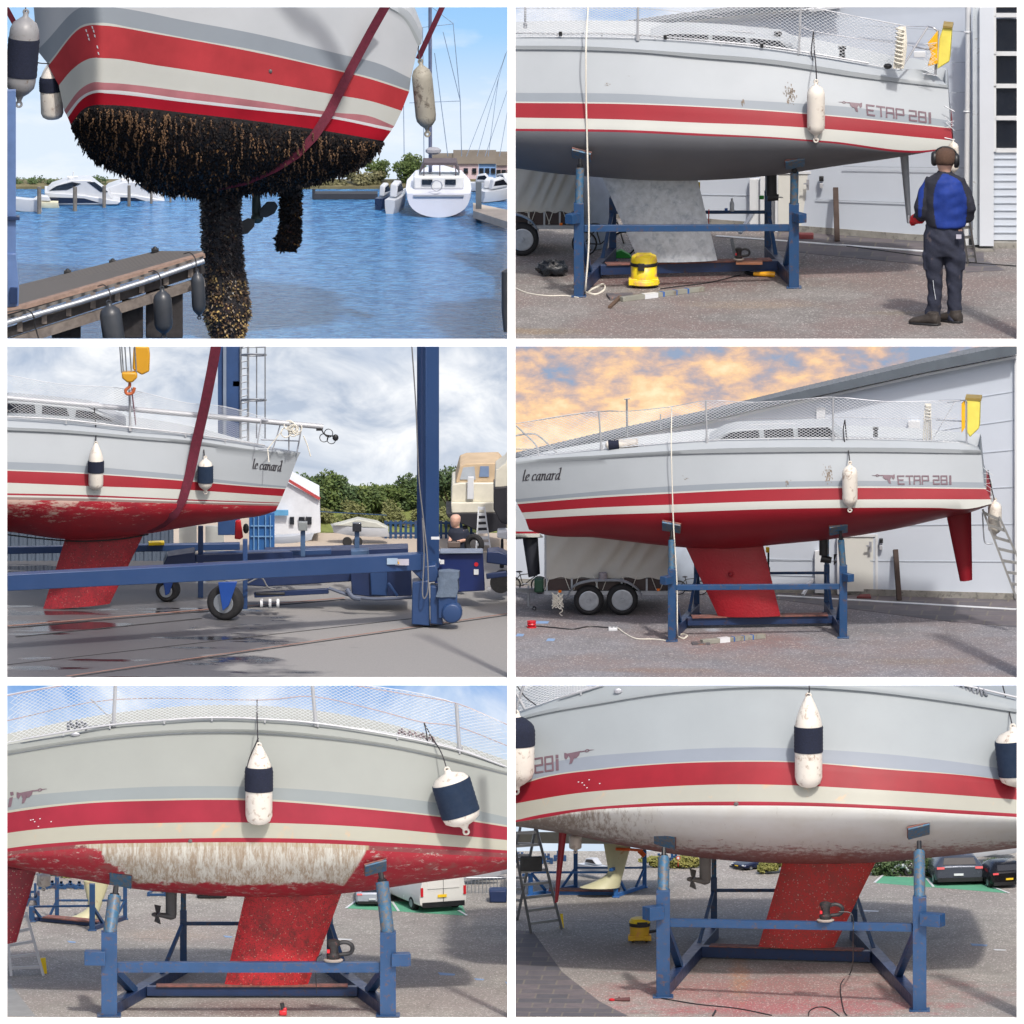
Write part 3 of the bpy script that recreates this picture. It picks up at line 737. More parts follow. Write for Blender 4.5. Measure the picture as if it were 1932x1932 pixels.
def car_trailer(S, d, u_front, u_back, v_top, v_mid, v_low, wheels, wr, arch, label, tongue=None, jockey=None, clip=None, wd=1.7, face=1):
 """covered box trailer; u_front.. u_back its side, v_top..v_mid canvas, v_mid..v_low boards"""
 root = thing('box_trailer', S.at((u_front + u_back) / 2, d), label, 'trailer')
 # canvas with slack folds
 rows = []; rnd = random.Random(4)
 for j in range(21):
  row = []
  for i in range(61):
   t = i / 60; s_ = j / 20; u = lerp(u_front, u_back, t); v = lerp(v_top, v_mid + 4 * math.sin(t * 37), s_)
   x = (t * 9 - s_ * -2.2)
   f = 0.035 * (abs(math.sin(x * 2.1 + 0.8 * math.sin(x * 0.9))) ** 3) * (0.35 + 0.65 * min(1, t * 1.4)) * math.sin(math.pi * min(1, s_ * 0.9 + 0.12))
   q = S.p(u, v, d); row.append(q + Vector((0, -f * 1.6 - 0.02 * math.sin(t * 5 + s_ * 3), 0)))
  rows.append(row)
 back = Vector((0, wd, 0)); mb = MB(); mb.grid(rows); a, b = rows[0][0], rows[0][-1]; c_, e = rows[-1][0], rows[-1][-1]
 mb.add([a, b, b + back, a + back, c_, e, e + back, c_ + back], [(0, 1, 2, 3), (4, 7, 6, 5), (0, 3, 7, 4), (1, 5, 6, 2), (3, 2, 6, 7)])
 mb.build('canvas_cover', CANVAS, parent=root, clip=clip or S, smooth=60)
 mb = MB(); a = S.p(u_front, v_mid, d); b = S.p(u_back, v_low, d + 0.0)
 mb.box(((a.x + b.x) / 2, a.y + wd / 2 + 0.02, (a.z + b.z) / 2), (b.x - a.x, wd, a.z - b.z)); mb.build('side_board', PANELD, parent=root, clip=clip or S)
 mb = MB(); mb.box(((a.x + b.x) / 2, a.y - 0.01, b.z - 0.03), (b.x - a.x, 0.08, 0.07)); mb.box(((a.x + b.x) / 2, a.y + wd, b.z - 0.03), (b.x - a.x, 0.08, 0.07))
 for k in range(6):
  x = lerp(a.x, b.x, (k + 0.1) / 5.2); mb.box((x, a.y - 0.01, (a.z + b.z) / 2), (0.035, 0.03, a.z - b.z))
 mb.box((a.x + 0.02, a.y - 0.01, (a.z + S.p(u_front, v_top, d).z) / 2), (0.04, 0.04, S.p(u_front, v_top, d).z - a.z)); mb.build('chassis', GALV, parent=root, clip=clip or S)
 mb = MB()
 for k in range(9):
  x = lerp(a.x, b.x, (k + 0.4) / 9); mb.tube([(x, a.y - 0.03, a.z + 0.05), (x + (0.1 if k % 2 else -0.1), a.y - 0.04, b.z + 0.02)], 0.006, 4)
 mb.build('lashing', WHITEROPE, parent=root, clip=clip or S)
 for (u, v) in wheels:
  c = S.p(u, v, d - 0.12); rr = c.z - S.zg; w_ = wheel(S, root, c, rr, 0.24, 0.64, clip=clip)
  mb = MB(); mb.cyl(c + Vector((0, 0.2, 0)), c + Vector((0, wd + 0.1, 0)), 0.04, 8); mb.build('axle', GALV, parent=root, clip=clip or S)
  wheel(S, root, c + Vector((0, wd - 0.1, 0)), rr, 0.24, 0.64, clip=clip)
 rows = []
 for (u, v) in spline([(x, y, 0) for x, y in arch], 8) and [tuple(p)[:2] for p in spline([(x, y, 0) for x, y in arch], 8)]:
  rows.append([S.p(u, v - 5, d - 0.16), S.p(u, v - 11, d - 0.13), S.p(u, v - 11, d + 0.12), S.p(u, v - 5, d + 0.12), S.p(u, v, d - 0.15)])
 mb = MB(); mb.grid(rows, close=True); mb.build('mudguard', GALV, parent=root, clip=clip or S, smooth=60)
 if tongue:
  for u0 in (-0.02, 0.5):
   mb = MB(); mb.beam(S.p(tongue[0][0], tongue[0][1], d + 0.8), S.p(tongue[1][0], tongue[1][1], d + 0.35 + u0), 0.07, 0.08); mb.build('drawbar', GALV, parent=root, clip=clip or S)
 if jockey:
  ju, jv, jt = jockey; dj = d + 0.5; q = S.p(ju, jv, dj); rr = q.z - S.zg
  mb = MB(); mb.tube([S.p(ju - 22, jt, dj), S.p(ju - 22, jv - 8, dj), S.p(ju, jv, dj)], 0.02, 6); mb.tube([S.p(ju - 45, jt - 6, dj), S.p(ju - 22, jt - 6, dj)], 0.012, 5); mb.build('jack_leg', GALV, parent=root, clip=clip or S)
  wheel(S, root, q + Vector((0, -0.05, 0)), rr, 0.08, 0.5, clip=clip, name='jockey_wheel')
 for (u, v) in ((lerp(u_front, u_back, .12), v_low + 2), (u_back - 60, v_low - 4)):
  mb = MB(); q = S.p(u, v, d - 0.05); mb.box(q, (0.055, 0.03, 0.045)); mb.build('reflector', ORANGE, parent=root, clip=clip or S)
 return root

WALLP = mat('white_sandwich_panel', (196, 204, 215), 0.55, var=0.03, scale=0.8)
JOINT = mat('panel_joint', (168, 176, 186), 0.7)
FASCIA = mat('roof_fascia', (92, 100, 108), 0.5, var=0.1)
CONC = mat('concrete_plinth', (140, 138, 132), 0.85, var=0.2, scale=5, dirt=(90, 90, 88), dirt_amt=0.3)
DOORM = mat('door_leaf', (206, 206, 200), 0.5, var=0.02)
SHEET = mat('shutter_sheet', (170, 180, 190), 0.45, var=0.05)
PAVER = None
def paver_mat():
 g = NG('stone_setts'); b = g.n('TexBrick'); g.l(g.mapped((1, 1, 1), (0, 0, 0.06)), b.inputs['Vector'])
 b.inputs['Scale'].default_value = 1.0; b.inputs['Brick Width'].default_value = 0.62; b.inputs['Row Height'].default_value = 0.5; b.inputs['Mortar Size'].default_value = 0.018
 b.inputs['Color1'].default_value = (*s2l((84, 84, 90)), 1); b.inputs['Color2'].default_value = (*s2l((112, 104, 106)), 1); b.inputs['Mortar'].default_value = (*s2l((120, 114, 104)), 1)
 c = g.mix(g.ramp(g.noise(3.5, 8, 0.7), [(0.35, 0.0), (0.75, 0.6)]), b.outputs[0], s2l((66, 64, 70))); g.base(c); g.rough(0.75); g.bump(b.outputs['Fac'], -0.5, 0.02); return g.m
PAVER = paver_mat()

def hangar(S, dwall, base, roof, joints, u_left, fascia_h, label, door, vents=(), boxes=(), pilaster=None):
 """white shed: dwall(u) depth of its front, base(u) skirt top v; roof [(u, v)]: sloping eave line"""
 root = thing('warehouse', S.at(S.u1 - 500, dwall(S.u1 - 500)), label, 'warehouse')
 P = lambda u, v, k=0.0: S.p(u, v, dwall(u) - k)
 us = [u_left] + [u for u, _ in roof[1:-1]] + [S.u1 + 6]
 top = [P(u, interp(roof, u)) for u in us]; bot = []
 for u in us: q = P(u, 0); bot.append(Vector((q.x, q.y, S.zg + 0.12)))
 mb = MB(); mb.prism(top + bot[::-1], (0, 0.5, 0)); mb.build('wall', WALLP, parent=root, clip=S, smooth=20)
 mb = MB()
 for a, b in zip(bot, bot[1:]): mb.beam(a + Vector((0, -0.005, -0.06)), b + Vector((0, -0.005, -0.06)), 0.05, 0.13)
 mb.build('plinth', CONC, parent=root, clip=S)
 # roof edge: fascia board, gutter lip and sheet above
 mb = MB()
 for (u0, v0), (u1, v1) in zip(roof, roof[1:]):
  h0, h1 = fascia_h(u0), fascia_h(u1)
  mb.prism([P(u0, v0 - h0, 0.35), P(u1, v1 - h1, 0.35), P(u1, v1, 0.35), P(u0, v0, 0.35)], (0, 0.5, 0))
 rf = mb.build('roof', FASCIA, parent=root, clip=S, smooth=20)
 mb = MB()
 for (u0, v0), (u1, v1) in zip(roof, roof[1:]): mb.beam(P(u0, v0 + 7, 0.1), P(u1, v1 + 7, 0.1), 0.2, 0.05)
 mb.build('soffit_trim', WHITEP, parent=root, clip=S)
 mb = MB()
 for (u0, v0), (u1, v1) in zip(roof, roof[1:]):
  n = max(1, int((u1 - u0) / 22))
  for k in range(n):
   t = (k + 0.5) / n; u = lerp(u0, u1, t); v = lerp(v0, v1, t) - fascia_h(u); q = P(u, v, 0.2); mb.box(q + Vector((0, 0.1, 0.012)), (0.05, 0.5, 0.03))
 mb.build('roof_ribs', FASCIA, parent=rf, clip=S)
 for (ua, va, ub, vb) in joints:
  n = 6; mb = MB()
  for k in range(n): mb.beam(P(lerp(ua, ub, k / n), lerp(va, vb, k / n), 0.004), P(lerp(ua, ub, (k + 1) / n), lerp(va, vb, (k + 1) / n), 0.004), 0.012, 0.014)
  mb.build('panel_joint', JOINT, parent=root, clip=S)
 if door:
  u0, u1, v0, v1 = door; a = P(u0, v0); b = P(u1, v1); c = Vector(((a.x + b.x) / 2, (a.y + b.y) / 2, (a.z + b.z) / 2))
  mb = MB(); mb.box(c + Vector((0, -0.03, 0)), (b.x - a.x, 0.04, a.z - b.z)); dr = mb.build('door', DOORM, parent=root, clip=S, bevel=0.004)
  mb = MB(); wd = b.x - a.x; hh = a.z - b.z
  for dx in (-wd / 2 - 0.03, wd / 2 + 0.03): mb.box(c + Vector((dx, -0.03, 0)), (0.05, 0.09, hh + 0.1))
  mb.box(c + Vector((0, -0.03, hh / 2 + 0.03)), (wd, 0.088, 0.05)); mb.build('door_frame', WHITEP, parent=dr, clip=S)
  mb = MB(); hc = Vector((b.x - 0.09, b.y - 0.07, lerp(a.z, b.z, 0.17))); mb.box(hc, (0.05, 0.02, 0.2)); mb.beam(hc + Vector((-0.08, -0.05, 0.03)), hc + Vector((0.01, -0.05, 0.03)), 0.025, 0.025); mb.build('handle', STEEL, parent=dr, clip=S)
 for (u0, u1, v0, v1, m_, nm) in boxes:
  a = P(u0, v0); b = P(u1, v1); mb = MB(); mb.box(((a.x + b.x) / 2, (a.y + b.y) / 2 - 0.05, (a.z + b.z) / 2), (b.x - a.x, 0.1, a.z - b.z)); mb.build(nm, m_, parent=root, clip=S, bevel=0.008)
 return root
def support_fin(S, H, u0, u1, v0, v1, d): pass

def toe_rail(S, H, parent, pts, off=0.18, r=0.012):
 mb = MB(); q = [S.p(u, v, H.depth(u, v + 30) + off) for u, v in pts]; mb.tube(spline(q, 5), r, 6)
 for u, v in pts[1:-1]: a = S.p(u, v, H.depth(u, v + 30) + off); mb.beam(a, a - Vector((0, 0, 0.07)), 0.03, 0.03)
 return mb.build('deck_rail', ALU, parent=parent, clip=S)
def stanchions(S, H, parent, lst, off=0.14, r=0.016):
 for (u, v0, v1, du) in lst:
  d = H.depth(u, v1 + 25) + off; mb = MB(); mb.tube([S.p(u, v1 + 4, d), S.p(u + du, v0, d)], r, 8); mb.tube([S.p(u, v1 + 6, d), S.p(u, v1 - 14, d)], r * 1.7, 8); mb.build('stanchion', ALU, parent=parent, clip=S)
def scuff(H, u, v, n, su, sv, rnd, parent, clip, name='scuff_mark', m=None):
 P_ = []
 for k in range(n):
  a, b = rnd.gauss(u, su), rnd.gauss(v, sv); w_, h_ = rnd.uniform(1.5, 5), rnd.uniform(3, 12) * (1 if sv > su else 0.4)
  P_.append([(a, b), (a + w_, b + 1), (a + w_ * 0.8, b + h_), (a + 1, b + h_ * 0.8)])
 decal(None, H, P_, name, m or mat('scuff', (128, 116, 104), 0.8, var=0.3), parent, clip=clip, off=0.004)
# ================================================================== yard four: finished red boat at dusk
def panel4():
 S = P4; rnd = random.Random(44)
 def fn(g):
  xs, _, z = g.sep(); n = g.noise(1.0, 8, .6, g.mapped((1.5, 1, 2.9), (0, .18, 0), (2.2, 0, 1.1)), .15); big = g.noise(1.0, 3, .5, g.mapped((.45, 1, .8), (0, 0, 0), (5.0, 0, 3.0)))
  warm = g.math('MULTIPLY', g.math('SUBTRACT', (g.s_z0), z), .10); t = g.math('ADD', g.math('ADD', n, g.math('MULTIPLY', g.math('SUBTRACT', big, .5), .5)), warm)
  return g.ramp(t, [(.26, s2l((146, 162, 188))), (.36, s2l((176, 166, 172))), (.45, s2l((212, 182, 166))), (.56, s2l((246, 204, 160))), (.72, s2l((255, 230, 190)))]), 1.0
 NG.s_z0 = (S.Vt - (S.Y0 + DEPTH) * SN) / CS - 1.2
 sky_wall(S, sky_mat('sky_dusk', fn))
 ground(S, asphalt('asphalt_dusk', (122, 121, 125), (124, 112, 110), 0.7, [
  (S.X(880), S.g(0, 1130).y, 1.8, 1.5, (132, 92, 84), 0.45), (S.X(560), S.g(0, 1235).y, 1.5, 0.35, (128, 100, 80), 0.4), (S.X(1560), S.g(0, 1200).y, 1.6, 0.5, (122, 104, 86), 0.4),
  (S.X(760), S.g(0, 1082).y, 0.2, 0.25, (160, 168, 178), 0.8)]), 'ground')
 dw = lambda u: 8.35 + (1905 - u) * 0.00085
 zf = lambda u: dw(u) + 0.02
 b = MB(); poly = [(S.X(940), S.Y0 + zf(940)), (S.X(940), S.g(0, 960).y), (S.X(1640), S.g(0, 1050).y), (S.X(1905), S.g(0, 1073).y), (S.X(1905), S.Y0 + zf(1905))]
 b.prism([(x, y, S.zg + 0.006) for x, y in poly], (0, 0, -0.005)); struct(b, 'pavement', PAVER, smooth=0, clip=S)
 b = MB(); a, c = S.g(1000, 955, 0.012), S.g(1903, 1007, 0.012); b.beam(a, c, 0.12, 0.01); o = b.build('painted_line', WHITEP, clip=S); o['kind'] = 'structure'
 bl = mat('blue_chalk', (122, 150, 186), 0.9, var=0.15)
 for (u, v, w_, h_) in ((110, 1054, 62, 10), (30, 1102, 34, 10), (146, 1120, 36, 10), (745, 1083, 0, 0)):
  if not w_: continue
  b = MB(); q = [S.g(u - w_ / 2, v + h_ / 2, 0.005), S.g(u + w_ / 2 - 6, v + h_ / 2, 0.005), S.g(u + w_ / 2, v - h_ / 3, 0.005), S.g(u - w_ / 2 + 8, v - h_ / 2, 0.005)]
  b.prism(q, (0, 0, -0.003)); o = b.build('paint_patch', bl, clip=S, smooth=0); o['kind'] = 'structure'
 J = []
 for vr, vl, ul in ((180, 224, 1640), (288, 345, 1500), (402, 440, 1500), (543, 560, 1500), (683, 690, 1320), (826, 820, 970)): J.append((1912, vr, ul, vl))
 J += [(1135, 820, 950, 815), (1135, 880, 950, 875)]
 hangar(S, dw, None, [(-10, 448), (430, 352), (720, 297), (1050, 222), (1560, 110), (1920, 40)], J, -10, lambda u: interp([(0, 12), (700, 24), (1300, 34), (1905, 40)], u),
           'white panel warehouse behind the finished red bottomed boat, under the dusk sky', (1238, 1370, 728, 938),
           boxes=[(1386, 1400, 736, 752, BLACKP, 'keypad'), (1386, 1398, 760, 778, ALU, 'intercom'), (1148, 1182, 240, 300, WHITEP, 'wall_box'), (1152, 1180, 290, 312, GALV, 'vent'), (1495, 1540, 290, 322, WHITEP, 'wall_box'), (1142, 1190, 780, 942, WHITEP, 'pilaster'), (1896, 1920, 60, 960, WHITEP, 'corner_strip')])
 # ---------------- boat
 rows = [([(-55, 456), (15, 440), (170, 422), (340, 405), (600, 382), (735, 373), (966, 367), (1300, 366), (1586, 374), (1716, 383), (1764, 402)], .66),
   ([(-55, 466), (15, 451), (350, 422), (600, 407), (735, 400), (966, 394), (1266, 394), (1500, 396), (1768, 404)], .80),
   ([(-53, 477), (15, 462), (350, 434), (600, 420), (966, 412), (1266, 410), (1771, 417)], .80),
   ([(-50, 481), (15, 466), (350, 438), (600, 424), (966, 416), (1266, 414), (1771, 421)], .775),
   ([(10, 590), (300, 562), (600, 540), (966, 524), (1266, 520), (1781, 526)], .90),
   ([(17, 601), (300, 578), (600, 562), (966, 546), (1266, 541), (1788, 547)], .92),
   ([(20, 608), (300, 585), (600, 568), (966, 552), (1266, 547), (1790, 551)], .925),
   ([(37, 640), (300, 622), (600, 610), (966, 597), (1266, 591), (1781, 590), (1806, 590)], .97),
   ([(50, 664), (300, 650), (600, 640), (966, 627), (1266, 622), (1601, 622), (1736, 624), (1812, 606)], 1.0),
   ([(64, 704), (100, 717), (320, 735), (550, 762), (700, 775), (880, 774), (966, 764), (1216, 739), (1466, 698), (1636, 659), (1736, 637), (1808, 610)], 0)]
 redb = gel('antifouling_red', (122, 14, 28), 0.45, var=0.08)
 H = Hull(S, 5.3, [(0, .02), (.06, .3), (.2, .85), (.4, 1.3), (.6, 1.5), (.8, 1.42), (1, 1.1)], rows, far_drop=0.3)
 bt = thing('sailboat', S.at(890, 5.3), 'sailboat with fresh smooth red bottom and red keel on a blue stand at dusk', 'sailboat')
 H.build('hull', [GEL, RAIL, GEL, GEL, GREYS, GELW, REDS, GELW, redb], bt, GEL, S)
 hull = None
 keel(S, [(655, 768), (948, 764), (1013, 1029), (778, 1031)], 5.3, .2, 'keel', mat('keel_red', (146, 22, 34), 0.4, var=0.08, bump=0.35, bscale=26), bt, S)
 b = MB(); b.ball(S.p(825, 866, 5.3) + Vector((0, -0.22, 0)), 0.05, 10); b.build('keel_bolt', redb, parent=bt, clip=S)
 keel(S, [(1640, 655), (1733, 636), (1737, 893), (1690, 898)], 5.3, .14, 'rudder', redb, bt, S)
 b = MB(); b.tube([S.p(1176, 735, 5.3), S.p(1176, 800, 5.3)], 0.085, 12); b.tube([S.p(1166, 812, 5.3), S.p(1205, 820, 5.3)], [0.08, 0.06], 12); sd = b.build('saildrive', BLACKP, parent=bt, clip=S)
 b = MB(); 
 for k in range(3):
  a = k * 2.1; c = S.p(1214, 820, 5.3); b.prism([c + Vector((0, -0.01, 0)), c + Vector((0.05, 0.02 * math.cos(a), 0.02)) + Vector((0, math.sin(a) * .1, math.cos(a) * .1)), c + Vector((0.0, math.sin(a + .5) * .12, math.cos(a + .5) * .12))], (0.015, 0.01, 0))
 b.build('propeller', BLACKP, parent=sd, clip=S)
 dk = H.dc
 b = MB(); b.prism([S.p(u, v, dk - 0.42) for u, v in ((742, 374), (800, 338), (850, 326), (1205, 314), (1238, 346), (1262, 368))], (0, 0.9, 0)); cb = b.build('cabin', GEL, parent=bt, clip=S, bevel=0.03)
 b = MB()
 for pl in (((785, 362), (822, 338), (930, 328), (935, 360)), ((950, 328), (1060, 322), (1064, 360), (954, 360)), ((1078, 322), (1195, 318), (1222, 354), (1082, 360))):
  b.prism([S.p(u, v, dk - 0.428) for u, v in pl], (0, 0.01, 0))
 b.build('cabin_window', GLASSD, parent=cb, clip=S)
 rods(S, bt, 'grab_rail', [([(890, 318, dk), (905, 309, dk), (985, 306, dk), (1085, 305, dk), (1090, 318, dk)], 0.012)], ALU, S)
 b = MB()
 for u, v in ((1165, 316), (1372, 332)):
  c = S.p(u, v, dk + .1); b.tube([c + Vector((0, 0, -0.12)), c + Vector((0, 0, 0.03))], [0.05, 0.035], 10); b.tube([c + Vector((0, 0, 0.03)), c + Vector((0, 0, 0.07))], 0.055, 10)
 b.build('winch', BLACKP, parent=bt, clip=S)
 toe_rail(S, H, bt, [(365, 396), (500, 383), (735, 368), (966, 360), (1110, 357), (1250, 358), (1450, 361)])
 stanchions(S, H, bt, [(337, 258, 398, -9), (735, 217, 370, -3), (1211, 203, 362, 0)])
 top = [(13, 304), (330, 258), (433, 257), (600, 240), (733, 217), (900, 224), (1050, 216), (1211, 204), (1400, 220), (1690, 217)]
 dn = lambda u: H.depth(u, interp(rows[0][0], u) + 20) + 0.14
 net(S, bt, top, [(13, 437), (340, 400), (733, 368), (966, 362), (1300, 362), (1586, 370), (1690, 376)], 13, 1690, 0, cell=11, clip=S, dfun=dn)
 rods(S, bt, 'lifeline', [([(u, v, dn(u)) for u, v in top], 0.006), ([(u, lerp(v, 370, .48), dn(u)) for u, v in [(735, 217), (1211, 196), (1400, 205), (1680, 206)]], 0.005)], STEEL, S)
 rods(S, bt, 'pushpit', [([(1715, 378, 4.9), (1715, 222, 4.9)], .017), ([(1715, 222, 4.9), (1705, 216, 4.9), (1612, 217, 5.6)], .013), ([(1715, 296, 4.9), (1600, 290, 5.6)], .013), ([(1582, 372, 4.6), (1672, 220, 5.0)], .008), ([(1578, 374, 4.6), (1578, 290, 4.6)], .012)], STEEL, S)
 rods(S, bt, 'pulpit', [([(16, 312, 5.4), (40, 335, 5.3), (90, 385, 5.2), (103, 432, 5.1)], .015), ([(13, 350, 5.4), (60, 343, 5.3), (100, 350, 5.2), (165, 410, 5.1), (180, 425, 5.1)], .015), ([(13, 400, 5.4), (150, 402, 5.3)], .01)], ALU, S)
 b = MB()
 for k in range(5): c0 = S.p(1560 + 5 * k, 228, 4.85); b.tube(spline([c0, S.p(1556 + 6 * k, 290, 4.8), S.p(1552 + 8 * k, 372, 4.8)], 4), 0.014, 5)
 for k in range(5): b.torus(S.p(1569, 238 + 13 * k, 4.82), 0.05, 0.016, (0.2, 0.3, 1), 12, 5)
 b.build('rope_coil', WHITEROPE, clip=S, tag_=('white coiled rope hung at the stern rail beside yellow case, dusk yard', 'rope'))
 def yellow_case(S, pts, d, dd, label):
  r_ = thing('rescue_case', S.p(pts[2][0], pts[2][1], d), label, 'rescue case')
  b = MB(); b.prism([S.p(u, v, d) for u, v in pts], (0.02, dd, 0)); b.build('case', mat('yellow_case', (226, 212, 96), 0.45, var=0.06), parent=r_, clip=S, bevel=0.02)
  b = MB(); (a, c) = pts[0], pts[1]; b.prism([S.p(a[0] - 16, a[1] + 22, d - 0.05), S.p(a[0] - 2, a[1] + 5, d - 0.05), S.p(a[0] - 2, a[1] + 110, d - 0.05), S.p(a[0] - 16, a[1] + 130, d - 0.05)], (0, 0.12, 0)); b.build('side_flap', mat('amber_cloth', (236, 176, 20), 0.6), parent=r_, clip=S, bevel=0.01)
  b = MB(); b.prism([S.p(a[0] - 2, a[1] - 3, d - .01), S.p(c[0] + 4, c[1] - 2, d - .01), S.p(c[0] + 4, c[1] + 8, d - .01), S.p(a[0] - 2, a[1] + 5, d - .01)], (0.02, dd * 1.02, 0)); b.build('lid', mat('brown_edge', (140, 120, 60), 0.6), parent=r_, clip=S)
  return r_
 yellow_case(S, [(1712, 210), (1766, 212), (1763, 322), (1728, 356), (1712, 330)], 4.95, 0.4, 'pale yellow rescue case on the stern rail of the finished boat at dusk')
 etap(H, 1455, 502, 30, 'ETAP 28i', 0.0, bt, S); bird(H, 1358, 499, 33, 0.0, bt, S)
 le_canard(H, 38, 496, 24, 144, -0.035, bt, S)
 scuff(H, 1190, 490, 60, 9, 18, rnd, bt, S); scuff(H, 1040, 524, 10, 4, 6, rnd, bt, S); scuff(H, 655, 508, 8, 8, 4, rnd, bt, S)
 net(S, bt, [(1778, 470), (1815, 500)], [(1778, 590), (1815, 580)], 1778, 1816, H.depth(1770, 500) - 0.06, cell=7, clip=S, name='net_bag')
 # rope down the side, fenders
 d0 = H.depth(604, 600) - 0.12
 rope_thing(S, [S.p(603, 240, d0 + .5), S.p(601, 380, d0 + .1), S.p(604, 520, d0), S.p(610, 700, d0 - .05), S.p(622, 900, d0 - .2), S.p(624, 1080, d0 - .25)] + gpts(S, [(628, 1108), (650, 1116), (662, 1106), (640, 1100), (628, 1110), (648, 1118), (658, 1108)]), .012, WHITEROPE, 'white rope falling from the rail to a small coil by the stand, dusk yard')
 fender(S, 1275, 452, 628, 29, H.depth(1275, 560) - 0.17, 'scuffed white fender with black marks hanging beside the squared letters at dusk', clip=S, hang=[[(1275, 455, H.depth(1275, 560) - 0.17), (1270, 410, H.depth(1275, 420) - 0.05), (1264, 370, dn(1264)), (1256, 290, dn(1256))], [(1256, 290, dn(1256)), (1250, 330, dn(1256)), (1256, 378, dn(1256) - .05)]])
 fender(S, 1822, 590, 730, 26, 4.9, 'greyish white fender hanging under the stern corner beside the ladder', clip=S, hang=[[(1822, 596, 4.9), (1812, 560, 4.8), (1796, 480, 4.6)]])
 b = MB(); a, c = S.p(352, 386, 4.7), S.p(452, 378, 4.7); L = c - a; b.lathe(a, L, [(0, .02), (.03, .07), (.1, .085), (.38, .085), (.40, .088, 0), (.62, .085, 0), (L.length * .8, .07), (L.length, .02)], 20); f_ = b.build('fender', FENDW, clip=S, tag_=('white fender lying on the side deck behind the netting at dusk', 'fender'))
 b = MB(); b.lathe(a + L * 0.12, L, [(0, .084), (.0, .094), (.2, .094), (.2, .084)], 20); b.build('sleeve', NAVY, parent=f_, clip=S)
 b = MB(); q = S.p(433, 212, 7.2); b.tube([S.p(435, 360, 7.2), q], 0.02, 8); b.tube([S.p(562, 325, 7.2), S.p(560, 268, 7.2)], .014, 6); b.tube([q + Vector((-.05, 0, 0)), q + Vector((.06, 0, .01))], .01, 4); b.build('roof_pole', GALV, clip=S, tag_=('thin grey poles standing up above the warehouse roof slope at dusk', 'pole'))
 # ---------------- stand
 stand(S, 'blue steel boat stand carrying the freshly painted red bottom at dusk', (603, 1125), (1250, 1112), (697, 1022), (1188, 1016), 30, (850, 838, 835, 835),
          [(601, 696, H.depth(601, 690) - .03, (-.65, .2)), (1232, 704, H.depth(1232, 700) - .03, (-.65, -.2))], (922, 918, 20), (870, 867, 10), .48, [(-34, .22, 30, 890), (30, .22, 28, 880)], clip=S, base_h=40, cross_h=28, back_pads=0.5)
 # ---------------- things on the ground
 car_trailer(S, 6.75, 122, 612, 715, 888, 935, [(290, 973), (416, 970)], 53, [(206, 968), (235, 922), (290, 903), (350, 900), (420, 903), (470, 930), (492, 960)],
    'grey covered twin axle trailer with jockey wheel beside the stand at dusk', tongue=[(200, 936), (14, 932)], jockey=(84, 1000, 915), clip=S)
 b = MB(); b.lathe(S.p(343, 893, 6.68), (0, 0, 1), [(0, .078), (.004, .082), (.13, .082), (.135, .078), (.12, .07)], 20); b.build('paint_can', mat('can_label', (150, 144, 150), .4, .3, var=.4, scale=14), clip=S, tag_=('small paint can standing on the trailer mudguard', 'paint can'))
 b = MB(); b.box(S.p(102, 912, 6.9), (.18, .3, .26)); b.build('jerrycan', mat('dark_green', (24, 66, 46), .5), clip=S, bevel=.03, tag_=('dark green can at the front of the grey trailer', 'can'))
 rope_thing(S, [S.p(150 + 22 * math.sin(k * 2.3) + 22, 940 + 36 * (k % 2) + k * 1.2, 6.5 - .03 * (k % 3)) for k in range(26)] + [S.p(180, 1020, 6.5), S.p(190, 1030, 6.5)], .011, WHITEROPE, 'tangled bundle of white rope hanging from the trailer front')
 o = thing('socket_reel', S.g(74, 1072), 'small red cable reel on the asphalt left of the trailer, dusk yard', 'cable reel'); c = S.g(74, 1074)
 b = MB(); b.lathe(c, (0, 0, 1), [(0, .09), (.03, .09), (.03, .05), (.1, .05), (.1, .085), (.13, .085), (.13, .02)], 18); b.build('spool', REDP, parent=o, clip=S)
 b = MB(); b.torus(c + Vector((0, 0, .065)), .06, .03, (0, 0, 1), 16, 6); b.build('wound_cable', REDP, parent=o, clip=S)
 rope_thing(S, gpts(S, [(92, 1070), (160, 1076), (230, 1082), (290, 1072), (365, 1076)]), .012, BLACKP, 'black cable from the red reel to the white socket block', 'cable', 'cable')
 c = S.g(381, 1084); o = thing('socket_block', c, 'white multi socket block lying on the dusk asphalt', 'socket block')
 b = MB(); b.box(c + Vector((0, 0, .03)), (.17, .16, .06)); b.build('block', WHITEP, parent=o, clip=S, bevel=.01)
 b = MB(); b.box(c + Vector((.05, -.0, .061)), (.04, .05, .006)); b.box(c + Vector((-.02, -.0, .061)), (.04, .05, .006)); b.build('socket', BLACKP, parent=o, clip=S)
 rope_thing(S, gpts(S, [(400, 1078), (430, 1100), (470, 1118), (540, 1120), (592, 1127)]), .012, WHITEROPE, 'cream cable from the white socket block to the foot of the stand', 'cable', 'cable')
 level_bar(S, (715, 1137), (952, 1113), 'white and grey aluminium bar with blue marks lying before the stand at dusk')
 b = MB(); b.box(S.g(712, 1136, .02), (.34, .22, .04), Matrix.Rotation(.1, 3, 'Z')); b.build('board', mat('grey_board', (92, 88, 92), .7, var=.3), clip=S, bevel=.005, tag_=('dark flat board under the end of the bar, dusk yard', 'board'))
 beam_thing(S, 'plank', S.g(1461, 972), S.p(1447, 780, dw(1447) - .12), .09, .09, mat('dark_timber', (66, 52, 46), .8, var=.3), 'dark brown timber leaning on the white warehouse wall at dusk', 'plank')
